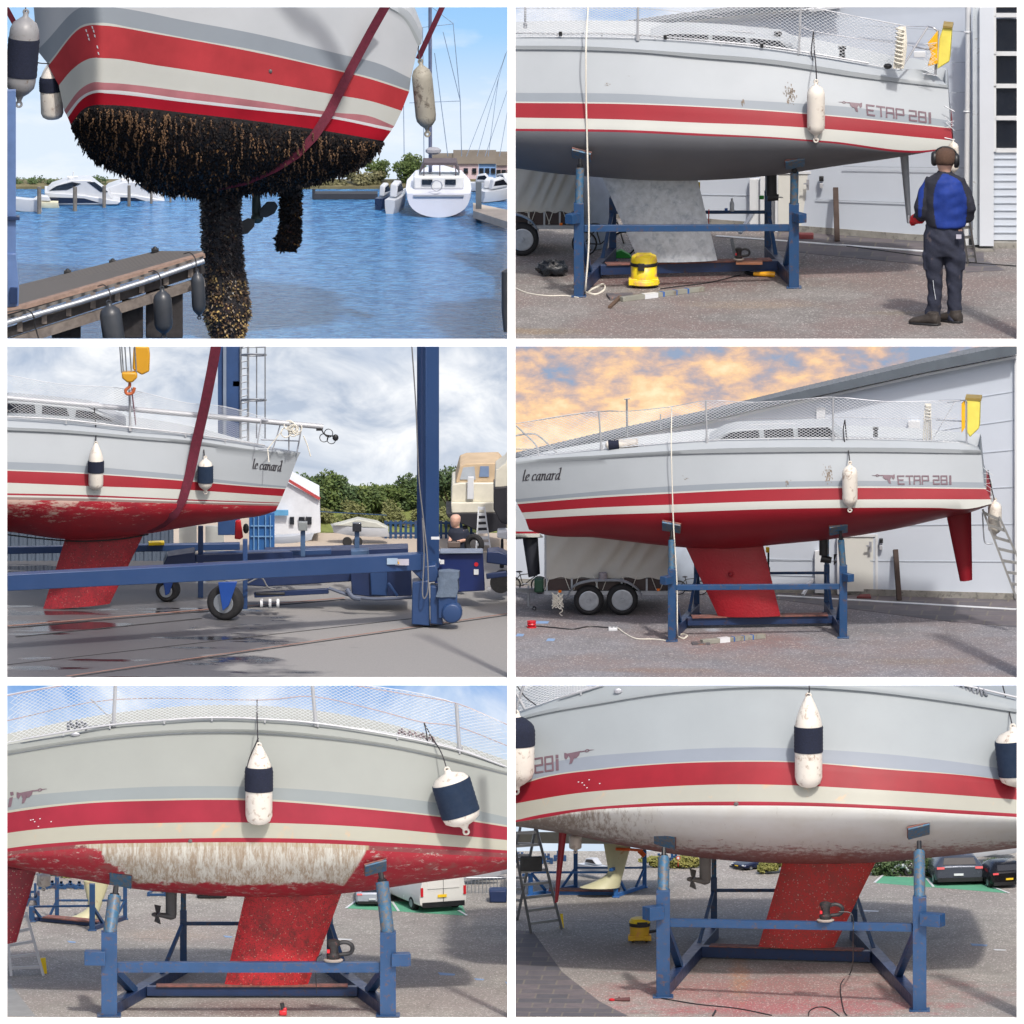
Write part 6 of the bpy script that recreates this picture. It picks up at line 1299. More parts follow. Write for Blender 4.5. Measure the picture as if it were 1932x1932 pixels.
# ================================================================== yard five: half scraped bottom, bow to the right
def bg_yard(S, cars, label5):
 pass
def panel5():
 S = P5; rnd = random.Random(55); gy = lambda v: S.g(0, v).y
 sky_wall(S, cloud_sky('sky_wisps', S, (84, 146, 214), (206, 220, 232), (236, 241, 248), (196, 214, 236), .52, (.5, 1, .32), 2.1, 1.0, .25, 7, None, .8, .55))
 ground(S, asphalt('asphalt_warm', (140, 136, 130), (136, 128, 124), .8, [(S.X(960), gy(1240), 2.2, 1.0, (104, 82, 80), .7), (S.X(640), gy(960), 1.5, 1.0, (150, 134, 120), .5)], speck_col=(225, 222, 215)), 'ground')
 b = MB(); b.prism([S.g(27, 1130, .004), S.g(27, 1266, .004), S.g(135, 1266, .004)], (0, 0, -.003)); o = b.build('path', mat('smooth_concrete', (132, 134, 134), .8, var=.1), clip=S); o['kind'] = 'structure'
 bl = mat('blue_chalk', (122, 150, 186), .9)
 for (u, v, w_, h_) in ((1685, 1106, 66, 12), (1808, 1126, 40, 8), (1912, 1140, 14, 12), (270, 985, 34, 8), (860, 965, 36, 8), (1300, 975, 60, 5)):
  b = MB(); b.prism([S.g(u - w_ / 2, v - h_ / 2, .005), S.g(u + w_ / 2, v, .005), S.g(u + w_ / 2 - 4, v + h_ / 2, .005), S.g(u - w_ / 2 + 8, v + h_ / 3, .005)], (0, 0, -.003)); o = b.build('paint_patch', bl if u not in (1300,) else WHITEP, clip=S, smooth=0); o['kind'] = 'structure'
 rows = [([(-10, 250), (27, 242), (300, 197), (420, 172), (600, 158), (800, 148), (975, 150), (1190, 168), (1400, 195), (1600, 228), (1740, 265), (1940, 340)], .62),
   ([(-10, 268), (27, 262), (425, 203), (750, 182), (966, 184), (1196, 201), (1500, 244), (1740, 298), (1940, 350)], .76),
   ([(-10, 283), (27, 276), (425, 215), (750, 193), (966, 195), (1196, 212), (1500, 253), (1740, 308), (1940, 358)], .75),
   ([(-10, 287), (27, 280), (425, 219), (750, 197), (966, 199), (1196, 216), (1500, 257), (1740, 312), (1940, 362)], .72),
   ([(-10, 455), (50, 442), (300, 415), (625, 398), (966, 400), (1391, 430), (1680, 465), (1940, 520)], .87),
   ([(-10, 497), (27, 490), (300, 457), (625, 444), (925, 443), (1391, 478), (1700, 513), (1940, 548)], .91),
   ([(-10, 504), (27, 498), (300, 464), (625, 451), (925, 450), (1391, 485), (1700, 518), (1940, 555)], .915),
   ([(-10, 580), (27, 574), (300, 546), (600, 536), (920, 534), (1391, 552), (1700, 580), (1940, 603)], .97),
   ([(-10, 638), (27, 632), (300, 605), (600, 596), (920, 592), (1200, 597), (1500, 612), (1940, 641)], .995),
   ([(-10, 650), (27, 645), (300, 618), (600, 611), (966, 609), (1200, 613), (1500, 627), (1940, 652)], 1.0),
   ([(-10, 666), (27, 660), (300, 632), (600, 626), (966, 624), (1200, 628), (1500, 645), (1940, 668)], .995),
   ([(-10, 694), (27, 700), (140, 722), (300, 748), (475, 780), (700, 803), (940, 815), (1200, 810), (1400, 790), (1600, 760), (1800, 733), (1940, 706)], 0)]
 H = Hull(S, 2.2, [(0, 1.15), (.2, 1.5), (.45, 1.72), (.6, 1.7), (.8, 1.35), (1, .8)], rows, far_drop=.35, sub=14, nt=90)
 z = lambda u, v: H.on(u, v).z
 scr = streak_mat('scraped_bottom', S, (192, 191, 182), (150, 22, 40), (140, 118, 92), S.X(350), S.X(1395), z(1000, 768), 1.05, .55, z(900, 624))
 edge = streak_mat('scraped_edge', S, (178, 176, 162), (118, 52, 56), (150, 128, 96), S.X(330), S.X(1392), z(1000, 768), 0.2, .05, z(900, 624))
 bt = thing('sailboat', S.at(960, 2.2), 'sailboat with half scraped red and white bottom, pitted red keel, single letter i at left', 'sailboat')
 GC = gel('hull_warm_white', (148, 152, 148)); GS = gel('hull_pale_grey_stripe', (130, 138, 140)); CW = gel('hull_cream', (163, 162, 149), .35, (190, 160, 130), .12, 2.0)
 H.build('hull', [GC, GC, RAIL, GC, GS, CW, gel('red_band_faded', (142, 34, 52), var=.16), CW, REDT, edge, scr], bt, GC, S)
 keel(S, [(925, 805), (1290, 798), (1160, 1151), (846, 1152)], 2.2, .24, 'keel', keel_mat('pitted_keel_red', (186, 34, 42), (84, 34, 32), (186, 160, 140), .7), bt, S)
 b = MB(); b.ball(S.p(718, 604, H.depth(718, 604) - .01), .035, 10, (1.2, .4, 1)); b.build('drain_outlet', mat('drain_grey', (92, 84, 84), .5), parent=bt, clip=S)
 keel(S, [(-60, 700), (138, 712), (62, 985), (-50, 995)], 2.6, .2, 'rudder', keel_mat('rudder_old_red', (134, 30, 46), (92, 40, 46), (180, 170, 150), .5), bt, S)
 saildrive(S, bt, 624, 668, 790, 895, 2.4, 592)
 dn = lambda u: H.depth(u, interp(rows[0][0], u) + 20) + .12
 stanchions(S, H, bt, [(428, 8, 166, 8), (1192, 8, 164, -14), (1734, 85, 262, -12)], off=.12, r=.034)
 rods(S, bt, 'stay_rod', [([(412, 136, dn(412)), (342, 68, dn(342) + .2)], .014)], ALU, S)
 net(S, bt, [(27, 52), (240, 14), (600, 10), (1340, 12), (1725, 85), (1915, 165)], [(27, 232), (420, 165), (800, 142), (1190, 160), (1600, 222), (1740, 258), (1915, 325)], 27, 1915, 0, cell=13, r=.0045, clip=S, dfun=dn)
 LP = [(27, 150), (428, 70), (975, 72), (1175, 58), (1400, 105), (1590, 155), (1725, 172), (1915, 245)]
 rods(S, bt, 'lifeline', [([(u, v, dn(u)) for u, v in LP], .009), ([(1340, 17, dn(1340)), (1530, 50, dn(1530)), (1725, 85, dn(1725)), (1915, 165, dn(1915))], .009), ([(27, 56, dn(27)), (130, 36, dn(130)), (240, 17, dn(240))], .008)], mat('weathered_wire', (170, 150, 148), .6), S)
 toe_rail(S, H, bt, [(85, 220), (240, 193), (415, 166), (620, 148), (800, 138), (1000, 144), (1200, 160), (1500, 208), (1735, 262), (1905, 322)], off=.06, r=.022)
 b = MB(); c = S.p(285, 202, H.depth(285, 210) - .01); b.ball(c, .075, 12, (1.2, .3, .55)); b.build('vent_port', STEEL, parent=bt, clip=S)
 b = MB()
 for k in range(7): c = S.p(258 + 11 * k, 172 - (k % 2) * 9, dn(270) + .15); b.torus(c, .06, .022, (1, .2, .3 * (k % 3)), 12, 6)
 b.tube([S.p(300, 180, dn(300) + .1), S.p(420, 166, dn(400) + .1)], .03, 6); b.build('rope_bundle', mat('grey_rope', (120, 124, 132), .8, var=.3, scale=30), clip=S, tag_=('grey rope bundle lying on the deck edge left of the centre fender', 'rope'))
 b = MB()
 for k in range(11): c = S.p(1505 + 13 * k, 197 + 2.6 * k - (k % 2) * 7, dn(1560) + .12); b.torus(c, .055, .02, (1, .2, .4 * (k % 3) - .3), 12, 6)
 b.build('rope_bundle', mat('speckled_rope', (150, 132, 134), .8, var=.6, scale=40), clip=S, tag_=('speckled red and white rope coil on the side deck beside the tilted fender', 'rope'))
 bird(H, 178, 406, 44, -.16, bt, S, flip=-1)
 decal(None, H, [[(38, 420), (50, 418), (52, 430), (40, 433)], [(36, 441), (49, 438), (42, 474), (30, 477)]], 'lettering', LOGO, bt, clip=S)
 decal(None, H, [[(u, v), (u + 6, v - 1), (u + 5, v + 2), (u + 1, v + 3)] for u, v in ((113, 524), (128, 530), (148, 519), (142, 548), (190, 530), (122, 522))], 'chip', WHITEP, bt, clip=S, off=.004)
 df = H.depth(977, 450) - .27
 fender(S, 977, 243, 543, 51, df, 'long pointed white fender with navy band hanging over the centre of the half scraped boat', 'cone', clip=S, colors=(FENDW, NAVY), sleeve=(.27, .57), hang=[[(975, 248, df), (972, 200, df + .1), (970, 120, dn(970)), (970, 70, dn(970))], [(975, 215, df), (942, 290, df - .05), (926, 358, df - .1)]])
 df = H.depth(1720, 450) - .36
 fender(S, 1722, 335, 562, 72, df, 'fat tilted white fender with dark blue sleeve at the right of the scraped boat', 'plain', tilt=70, clip=S, colors=(FENDW, mat('teal_navy_cloth', (18, 38, 62), .9, var=.2, bump=.3, bscale=40)), sleeve=(.2, .74), hang=[[(1688, 338, df), (1665, 270, df + .2), (1628, 210, dn(1628)), (1600, 158, dn(1600))], [(1600, 158, dn(1600)), (1610, 200, dn(1600)), (1616, 252, dn(1600) - .05)]])
 stand(S, 'large blue steel stand under the half scraped boat, black sander on its bar', (412, 1262), (1464, 1262), (692, 1098), (1246, 1098), 60, (945, 945, 865, 935),
          [(455, 752, H.depth(455, 742) - .03, (-.8, .25)), (1418, 706, H.depth(1418, 698) - .03, (-.7, -.3))], (1079, 1079, 38), (915, 915, 14), .42, [(-92, .1, 52, 1040), (84, .1, 48, 1046)], clip=S, base_h=42, cross_h=34, back_pads=.35, pad_w=(84, 30), wb=26)
 o = thing('sander', S.p(1255, 1060, .3), 'black sander with loop handle standing on the front bar of the half scraped boat stand', 'sander'); fl = S.g(1464, 1262); sander(S, o, Vector((S.X(1258), fl.y + .02, fl.z + (1262 - 1058) / 200 / CS)), 1.35)
 rope_thing(S, [S.p(1215, 1030, .3), S.p(1195, 1050, .2), S.p(1192, 1110, .25), S.p(1195, 1180, .3)], .008, BLACKP, 'thin black lead hanging from the sander on the bar', 'cable', 'cable')
 o = thing('red_tool', S.g(1070, 1260), 'small red and black hand tool on the ground below the pitted keel', 'tool'); c = S.g(1068, 1262)
 b = MB(); b.box(c + Vector((0, 0, .05)), (.14, .12, .1)); b.box(c + Vector((.03, 0, .1)), (.08, .08, .1)); b.build('body', REDP, parent=o, clip=S, bevel=.02); b = MB(); b.tube([c + Vector((0, 0, .12)), c + Vector((-.02, 0, .24))], .04, 10); b.build('grip', BLACKP, parent=o, clip=S)
 # ---- across the yard
 G5 = mat('green_bay', (84, 150, 120), .8, var=.12)
 b = MB(); b.prism([S.g(1308, 858, .004), S.g(1345, 833, .004), S.g(1740, 833, .004), S.g(1760, 886, .004)], (0, 0, -.003)); o = b.build('parking_bay', G5, clip=S); o['kind'] = 'structure'
 for a, c in (((1306, 859), (1343, 832)), ((1504, 870), (1480, 836)), ((1762, 887), (1730, 868))): b = MB(); b.beam(S.g(*a, .012), S.g(*c, .012), .045, .008); o = b.build('painted_line', WHITEP, clip=S); o['kind'] = 'structure'
 car(S, 1408, 852, 132, 78, 'silver hatchback parked on the green bay beside the white van', carpaint('silver_paint', (168, 176, 188)), plate=(200, 205, 210), ln=1.5)
 car(S, 1672, 872, 190, 150, 'white van with yellow number plate parked at an angle on the green bay', carpaint('white_van_paint', (216, 216, 212), 0), name='white_van', cat='van', kind='van', ln=2.6, yaw=.38)
 car(S, 800, 822, 110, 40, 'dark low car far behind the stand, seen under the half scraped hull', carpaint('black_paint', (30, 30, 34)), ln=.7)
 hedge(S, 1240, 1345, 14.0, .36, 'low green hedge behind the silver hatchback'); hedge(S, 1475, 1505, 14.0, .4, 'small piece of hedge between the silver car and the van', n=500)
 hedge(S, 150, 300, 15.2, .45, 'yellow green bushes beyond the cream keel at the far left', LEAFY)
 for k, (u, d, ln) in enumerate(((1800, 14.4, .9), (1880, 14.9, 1.0), (1845, 16.0, 1.2))): small_boat(S, u, d, ln, .1, ['white motorboat in the marina right of the van', 'white cruiser at the right edge beside the blue cover', 'pale yacht hull behind the other white boats at far right'][k], mast=1.0 if k == 2 else 0, yaw=.3 * k)
 b = MB(); b.prism([S.g(1848, 838), S.g(1912, 838), S.g(1912, 838) + Vector((0, 0, .24)), S.g(1845, 838) + Vector((0, 0, .24))], (0, .4, 0)); b.build('blue_cover', mat('blue_tarp', (24, 44, 84), .6, var=.2), clip=S, bevel=.03, tag_=('dark blue covered box at the far right beside the marina', 'cover'))
 b = MB()
 for k in range(12): q = S.at(1765 + 14 * k, 13.4); b.tube([q, q + Vector((0, 0, .3))], .008, 5)
 b.tube([S.at(1760, 13.4, .3), S.at(1915, 13.4, .3)], .01, 5); b.build('railing', GALV, clip=S, tag_=('thin grey railing along the quay right of the van', 'railing'))
 # neighbour boat: cream keel on a blue stand
 nb_keel(S, 315, 415, 755, 235, 365, 903, 10.6, 'cream coloured keel of a neighbouring boat standing on a far blue stand, left', 'far')
 stand(S, 'blue stand under the cream keel across the yard, left of the big post', (120, 908), (348, 942), (215, 900), (472, 900), 22, (850, 765, 740, 770), [], (850, 850, 8), (828, 828, 8), .35, [], clip=S, base_h=16, cross_h=14, back_pads=.2, braces=True)
 far_stand(S, 100, 145, 850, 60, 'small blue stand far behind the rudder of the half scraped boat', .8); far_stand(S, 560, 625, 812, 14, 'low blue stand far away above the propeller', .5)
 for k in range(5): far_stand(S, 150 + 34 * k, 176 + 34 * k, 786 - (k % 2) * 3, 16, 'tiny blue stand along the far bushes, %s from the left of its row' % ('first', 'second', 'third', 'fourth', 'fifth')[k], .4)
 fender(S, 165, 722, 782, 26, 4.0, 'pale fender hanging behind the old red rudder', clip=S, hang=[[(165, 724, 4.0), (165, 700, 3.6)]])
 ladder(S, S.g(42, 1114), S.p(24, 900, 4.6), S.g(164, 1112), S.p(98, 872, 4.6), 5, 'aluminium step ladder with yellow foot standing behind the old red rudder', ALU, clip=S, flat=(.05, .08))
 b = MB(); b.beam(S.g(168, 1104), S.g(168, 1104, .3) + Vector((-.03, 0, 0)), .05, .1); b.build('ladder_sticker', YELLOWP, clip=S, tag_=('yellow foot cap on the step ladder by the rudder', 'cap'))
def nb_keel(S, u0, u1, v0, b0, b1, v1, d, label, nm):
 root = thing('neighbour_keel', S.at((b0 + b1) / 2, d), label, 'boat keel'); CR = mat('cream_gelcoat', (196, 192, 156), .5, var=.05, dirt=(170, 110, 60), dirt_amt=.05); N = 14; rows = []
 for j in range(N + 1):
  t = j / N; v = lerp(v0, v1, t); k = max(0, (t - .62) / .38) ** 1.8; a = lerp(u0, u0 + 18, min(1, t * 1.6)) - k * (u0 + 18 - b0); c = lerp(u1, b1 - 2, t) ; th = .1 + .12 * k
  P0, P1_ = S.p(a, v, d), S.p(c, v, d); rows.append([P0.lerp(P1_, .5 - .5 * math.cos(x)) + Vector((0, th * math.sin(x) * (1 if x < math.pi else 1), 0)) for x in [2 * math.pi * i / 20 for i in range(20)]])
 mb = MB(); mb.grid(rows, close=True); mb.f.append(tuple(N * 20 + i for i in range(20))); mb.m.append(0); mb.build('fin', CR, parent=root, clip=S, smooth=60)
# ================================================================== yard six: white sanded bottom
def panel6():
 S = P6; rnd = random.Random(66); gy = lambda v: S.g(0, v).y
 sky_wall(S, cloud_sky('sky_blue', S, (44, 128, 232), (200, 216, 232), (236, 242, 248), (206, 220, 238), .42, (.5, 1, .6), 5.1, 1.0, .3))
 ground(S, asphalt('asphalt_red_dust', (142, 138, 132), (134, 128, 124), .8, [(S.X(1000), gy(1180), 4.4, 2.9, (150, 92, 90), .7), (S.X(1050), gy(1235), 3.3, 1.3, (160, 72, 80), .55), (S.X(860), gy(1120), .25, 3.0, (166, 120, 80), .45), (S.X(420), gy(1030), 1.5, 2.0, (108, 104, 102), .5)], speck_col=(228, 222, 216)), 'ground')
 b = MB(); b.prism([S.g(13, 940, .006), S.g(13, 1266, .006), S.g(440, 1266, .006), S.g(330, 1210, .006), S.g(190, 1100, .006), S.g(80, 948, .006)], (0, 0, -.004)); struct(b, 'pavement', PAVER, smooth=0, clip=S)
 bl = mat('blue_chalk', (122, 150, 186), .9)
 for (u, v, w_, h_, m_) in ((1762, 996, 66, 10, bl), (1350, 868, 70, 6, WHITEP), (1840, 1015, 50, 5, WHITEP)):
  b = MB(); b.prism([S.g(u - w_ / 2, v - h_ / 2, .005), S.g(u + w_ / 2, v, .005), S.g(u + w_ / 2 - 4, v + h_ / 2, .005), S.g(u - w_ / 2 + 8, v + h_ / 3, .005)], (0, 0, -.003)); o = b.build('paint_patch', m_, clip=S, smooth=0); o['kind'] = 'structure'
 rows = [([(-10, 136), (13, 128), (200, 62), (330, 24), (500, -14), (960, -40), (1400, -20), (1640, 14), (1930, 78)], .70),
   ([(-10, 150), (15, 141), (350, 70), (550, 38), (966, 11), (1316, 26), (1606, 58), (1930, 110)], .76),
   ([(-10, 158), (15, 150), (350, 82), (550, 50), (966, 22), (1316, 37), (1606, 72), (1930, 122)], .76),
   ([(-10, 161), (15, 153), (350, 85), (550, 53), (966, 25), (1316, 40), (1606, 75), (1930, 125)], .745),
   ([(-10, 345), (13, 338), (250, 290), (500, 268), (850, 251), (1180, 260), (1400, 275), (1650, 302), (1930, 343)], .87),
   ([(-10, 402), (90, 368), (350, 328), (600, 308), (850, 300), (1060, 303), (1400, 328), (1700, 353), (1930, 382)], .905),
   ([(-10, 408), (90, 373), (350, 333), (600, 312), (850, 305), (1065, 307), (1400, 333), (1836, 372), (1930, 388)], .91),
   ([(-10, 466), (250, 423), (500, 403), (840, 390), (1065, 394), (1400, 412), (1700, 432), (1930, 450)], .96),
   ([(-10, 532), (80, 510), (250, 483), (500, 463), (850, 455), (1100, 458), (1400, 470), (1700, 488), (1930, 502)], .992),
   ([(-10, 536), (100, 519), (250, 493), (500, 475), (850, 470), (1100, 472), (1400, 483), (1700, 502), (1930, 515)], 1.0),
   ([(-10, 546), (100, 560), (200, 576), (400, 618), (600, 652), (800, 676), (1020, 688), (1370, 685), (1600, 665), (1930, 628)], 0)]
 H = Hull(S, 6.0, [(0, 2.4), (.2, 3.2), (.5, 3.9), (.7, 3.9), (1, 3.1)], rows, far_drop=.2, sub=14, nt=90)
 g = NG('sanded_white_bottom'); xs, ys, zs = g.sep(); xl = S.X(13)
 st = g.noise(1.0, 9, .75, g.mapped((14, 2.2, 3.4), (0, -.5, 0))); hz = g.noise(1.0, 8, .75, g.mapped((6, 2, 14))); z0 = H.on(1000, 650).z; zt = H.on(1000, 480).z
 left = g.math('MULTIPLY', g.math('SUBTRACT', S.X(640), xs), .1); left = g.math('MAXIMUM', left, -.02); low = g.math('MULTIPLY', g.math('SUBTRACT', z0 + .3, zs), .5); low = g.math('MAXIMUM', low, -.1)
 a1 = g.ramp(g.math('ADD', g.math('ADD', st, left), g.math('MULTIPLY', low, .5)), [(.55, 0.0), (.7, .75)]); a2 = g.ramp(g.math('ADD', hz, low), [(.56, 0.0), (.68, .8)])
 c = g.mix(g.ramp(g.noise(2, 6, .6), [(.4, 0.0), (.7, .3)]), s2l((196, 197, 194)), s2l((176, 170, 154))); c = g.mix(a1, c, s2l((104, 84, 66))); c = g.mix(a2, c, s2l((128, 60, 56))); g.base(c); g.rough(.5); bot = g.m
 bt = thing('sailboat', S.at(960, 6.0), 'sailboat with fully sanded white bottom and flat red keel, figures 28i at left', 'sailboat')
 GC = gel('hull_cool_white', (146, 153, 157)); GS = gel('hull_blue_grey_stripe', (128, 136, 147)); CW = gel('hull_cream_cool', (160, 160, 150), .35, (190, 160, 130), .1, 2.0)
 H.build('hull', [GC, GC, RAIL, GC, GS, CW, gel('red_band_deep', (136, 24, 38), var=.16), CW, REDT, bot], bt, GC, S)
 keel(S, [(1024, 676), (1378, 672), (1214, 1008), (930, 1002)], 6.1, .22, 'keel', keel_mat('dusty_keel_red', (188, 48, 46), (126, 62, 54), (196, 180, 160), .55), bt, S)
 b = MB(); b.ball(S.p(846, 464, H.depth(846, 464) - .01), .04, 10, (1.2, .4, 1)); b.build('drain_outlet', mat('drain_grey', (92, 84, 84), .5), parent=bt, clip=S)
 keel(S, [(178, 555), (208, 560), (174, 832), (160, 838)], 6.0, .08, 'rudder', mat('rudder_red', (140, 30, 40), .5, var=.15), bt, S)
 saildrive(S, bt, 706, 752, 655, 762, 6.0, 680, m=mat('drive_light', (110, 108, 104), .5, var=.2))
 b = MB(); c = S.p(400, 38, H.depth(400, 50) - .02); b.ball(c, .075, 12, (1.1, .3, .7)); b.build('vent_port', STEEL, parent=bt, clip=S)
 dn = lambda u: H.depth(u, interp(rows[0][0], u) + 20) + .12
 toe_rail(S, H, bt, [(180, 62), (260, 40), (345, 14)], off=.06, r=.022); toe_rail(S, H, bt, [(1640, 4), (1760, 28), (1905, 62)], off=.06, r=.022)
 net(S, bt, [(13, 10), (300, 8)], [(13, 118), (300, 22)], 13, 300, 0, cell=13, r=.0045, clip=S, dfun=dn); rods(S, bt, 'lifeline', [([(20, 20, dn(20)), (50, 60, dn(50)), (92, 92, dn(90))], .012)], DARKROPE, S)
 rods(S, bt, 'pushpit', [([(13, 110, dn(13)), (45, 14, dn(40))], .03), ([(13, 40, dn(13)), (48, 105, dn(40))], .03)], ALU, S)
 b = MB(); [b.torus(S.p(1620 + 15 * k, 14 + 3.4 * k - (k % 2) * 7, dn(1640) + .1), .07, .022, (1, .2, .4 * (k % 3) - .3), 12, 6) for k in range(12)]; b.build('rope_bundle', mat('grey_rope', (120, 124, 132), .8), clip=S, tag_=('grey rope heap on the deck at the top right of the sanded boat', 'rope'))
 etap(H, 86, 294, 39, '28i', -.15, bt, S, vs=1.35); bird(H, 310, 258, 43, -.16, bt, S, flip=-1)
 decal(None, H, [[(u, v), (u + 6, v - 1), (u + 5, v + 2), (u + 1, v + 3)] for u, v in ((248, 380), (262, 383), (288, 372), (280, 402), (328, 386), (270, 392))], 'chip', WHITEP, bt, clip=S, off=.004)
 df = H.depth(1120, 300) - .3
 fender(S, 1119, 55, 403, 52, df, 'long pointed white fender with navy band hanging over the middle of the sanded boat', 'cone', clip=S, colors=(FENDW, NAVY), sleeve=(.33, .61), hang=[[(1120, 62, df), (1122, 30, df), (1120, 10, df + .1)], [(1120, 40, df), (1090, 110, df - .05), (1068, 205, df - .1)]])
 fender(S, 1905, 172, 415, 74, H.depth(1890, 300) - .4, 'fat fender with dark blue sleeve cut by the right edge of the sanded boat', 'plain', tilt=30, clip=S, colors=(FENDW, mat('teal_navy_cloth', (18, 38, 62), .9)), sleeve=(.2, .74), hang=[[(1890, 178, H.depth(1890, 300) - .4), (1872, 100, dn(1860)), (1850, 10, dn(1850))]])
 fender(S, 15, 120, 410, 70, H.depth(20, 300) - .4, 'dirty white fender end with blue sleeve, cut by the left edge beside the figures', 'round', clip=S, colors=(FENDW, NAVY), sleeve=(.05, .42), hang=[[(15, 124, 3.0), (13, 60, 3.2)]])
 stand(S, 'blue steel stand under the sanded white boat with red dust on the ground', (570, 1192), (1538, 1243), (762, 968), (1292, 972), 52, (787, 812, 740, 860),
          [(576, 602, H.depth(576, 594) - .03, (-.8, .35)), (1535, 568, H.depth(1535, 560) - .03, (-.7, -.28))], (910, 931, 30), (790, 790, 12), .66, [(-64, .3, 50, 868), (86, .3, 48, 893)], clip=S, base_h=46, cross_h=40, back_pads=.35, pad_w=(84, 30), wb=24)
 o = thing('sander', S.p(1185, 910, 1.6), 'black sander with red switch standing on the front bar by the dusty red keel', 'sander'); F0, F1 = S.g(570, 1192), S.g(1538, 1243); t = (1183 - 570) / (1538 - 570); q = F0.lerp(F1, t); q.z = S.zg + lerp((1192 - 893), (1243 - 914), t) / 200 / CS; sander(S, o, q, 1.2)
 rope_thing(S, [q + Vector((.25, -.1, .2)), q + Vector((.5, -.1, .14)), q + Vector((.52, -.15, -.3)), S.g(1282, 1110, .1), S.g(1240, 1150, .02), S.g(1250, 1240, .02), S.g(1264, 1266, .02)], .011, BLACKP, 'black lead running from the sander over the bar down to the red dusted ground', 'cable', 'cable')
 rope_thing(S, gpts(S, [(565, 1200), (700, 1222), (850, 1238), (980, 1264)]), .012, BLACKP, 'black cable on the ground running right from the left post', 'cable', 'cable'); rope_thing(S, gpts(S, [(1118, 1266), (1125, 1245), (1160, 1232), (1200, 1240), (1235, 1266)]), .011, BLACKP, 'small loop of black cable at the bottom edge right of centre', 'cable', 'cable')
 o = thing('glove', S.g(398, 1205), 'brown work glove with red cuff lying on the paving', 'glove'); c = S.g(405, 1206, .02); b = MB(); b.ball(c, .11, 12, (1.1, .8, .25)); [b.tube([c + Vector((.04, -.08 + .05 * k, .0)), c + Vector((.2, -.12 + .06 * k, .015))], .024, 6) for k in range(4)]; b.tube([c, c + Vector((.0, .14, .01))], .024, 6); b.build('palm', mat('glove_brown', (96, 60, 60), .8, var=.2), parent=o, clip=S, smooth=80)
 b = MB(); b.ball(c + Vector((-.14, -.02, 0)), .07, 10, (.9, .9, .4)); b.build('cuff', REDP, parent=o, clip=S)
 b = MB(); b.tube([S.g(758, 1266, .02), S.g(768, 1248, .02)], .02, 6); b.build('screwdriver', BLACKP, clip=S, tag_=('tiny black screwdriver at the bottom edge below the stand', 'tool'))
 vacuum6(S)
 G5 = mat('green_bay', (84, 150, 120), .8)
 b = MB(); b.prism([S.g(1368, 762, .004), S.g(1395, 737, .004), S.g(1790, 752, .004), S.g(1872, 801, .004)], (0, 0, -.003)); o = b.build('parking_bay', G5, clip=S); o['kind'] = 'structure'
 for a, c in (((1368, 763), (1398, 736)), ((1590, 778), (1565, 748)), ((1875, 802), (1790, 770))): b = MB(); b.beam(S.g(*a, .012), S.g(*c, .012), .045, .008); o = b.build('painted_line', WHITEP, clip=S); o['kind'] = 'structure'
 car(S, 1690, 772, 190, 112, 'dark grey compact car parked on the green bay right of the post', carpaint('dark_grey_paint', (74, 80, 92)), plate=(205, 210, 214), ln=1.4, yaw=.15)
 car(S, 1880, 782, 150, 95, 'black car at the right edge beside the grey compact', carpaint('black_paint', (30, 30, 34)), ln=1.3, yaw=.35)
 car(S, 850, 712, 90, 42, 'dark blue car seen small under the hull between the propeller and the keel', carpaint('navy_paint', (30, 38, 66)), front=True, ln=.9, yaw=-.9)
 hedge(S, 945, 1035, 15.6, .3, 'low bright hedge left of the dusty red keel top', LEAFY); hedge(S, 1365, 1620, 15.3, .42, 'dark green hedge behind the green parking bay'); hedge(S, 1780, 1910, 15.5, .3, 'green hedge strip behind the black car'); hedge(S, 505, 700, 16.2, .25, 'distant yellow green bushes left of the propeller', LEAFY)
 o = thing('motorcycle', S.g(1465, 738), 'small motorcycle lying low before the hedge, beside the green bay', 'motorcycle')
 for du in (-34, 34): b = MB(); b.torus(S.g(1465 + du, 737, .09), .075, .02, (0, 1, 0), 16, 6); b.build('wheel', RUBBER, parent=o, clip=S)
 b = MB(); b.tube([S.g(1431, 737, .09), S.g(1450, 737, .2), S.g(1485, 737, .18), S.g(1499, 737, .09)], .025, 6); b.ball(S.g(1470, 737, .2), .06, 10, (1.6, .8, .8)); b.build('frame', mat('pale_fairing', (150, 160, 165), .4), parent=o, clip=S); b = MB(); b.tube([S.g(1490, 737, .1), S.g(1482, 737, .3), S.g(1472, 734, .3)], .012, 5); b.build('handlebar', BLACKP, parent=o, clip=S)
 for k, (u, d, ln, ms) in enumerate(((1775, 16.6, .8, 0), (1845, 16.8, .9, .9), (1895, 17.2, 1.0, 1.0), (1800, 17.5, 1.1, .7))): small_boat(S, u, d, ln, .15, ['white motorboat beyond the hedge left of the black car roof', 'white yacht with mast beyond the black car', 'pale sailing boat at the far right edge of the marina', 'blue hulled yacht furthest back in the marina'][k], mast=ms, yaw=.4 - .3 * k, m=mat('boat_navy', (36, 60, 110), .4) if k == 3 else None)
 small_boat(S, 312, 15.0, .8, .12, 'white motorboat on land far behind the cream keel', yaw=-.9)
 # neighbour boat: its hull bottom above, cream keel on a blue stand
 nb_keel(S, 345, 452, 610, 255, 408, 778, 13.0, 'cream coloured neighbouring keel on a bright blue stand beside the propeller', 'far')
 b = MB(); rows2 = [[S.p(u, 570, 12.2), S.p(u, 611 + (u - 13) * .012, 12.4), S.p(u, 600, 14.2)] for u in (13, 120, 250, 400, 520, 640)]; b.grid(rows2, close=True); b.build('neighbour_hull', mat('grey_white_hull', (150, 150, 140), .5), clip=S, tag_=('pale underside of the neighbouring hull behind the steps and rudder', 'boat hull'))
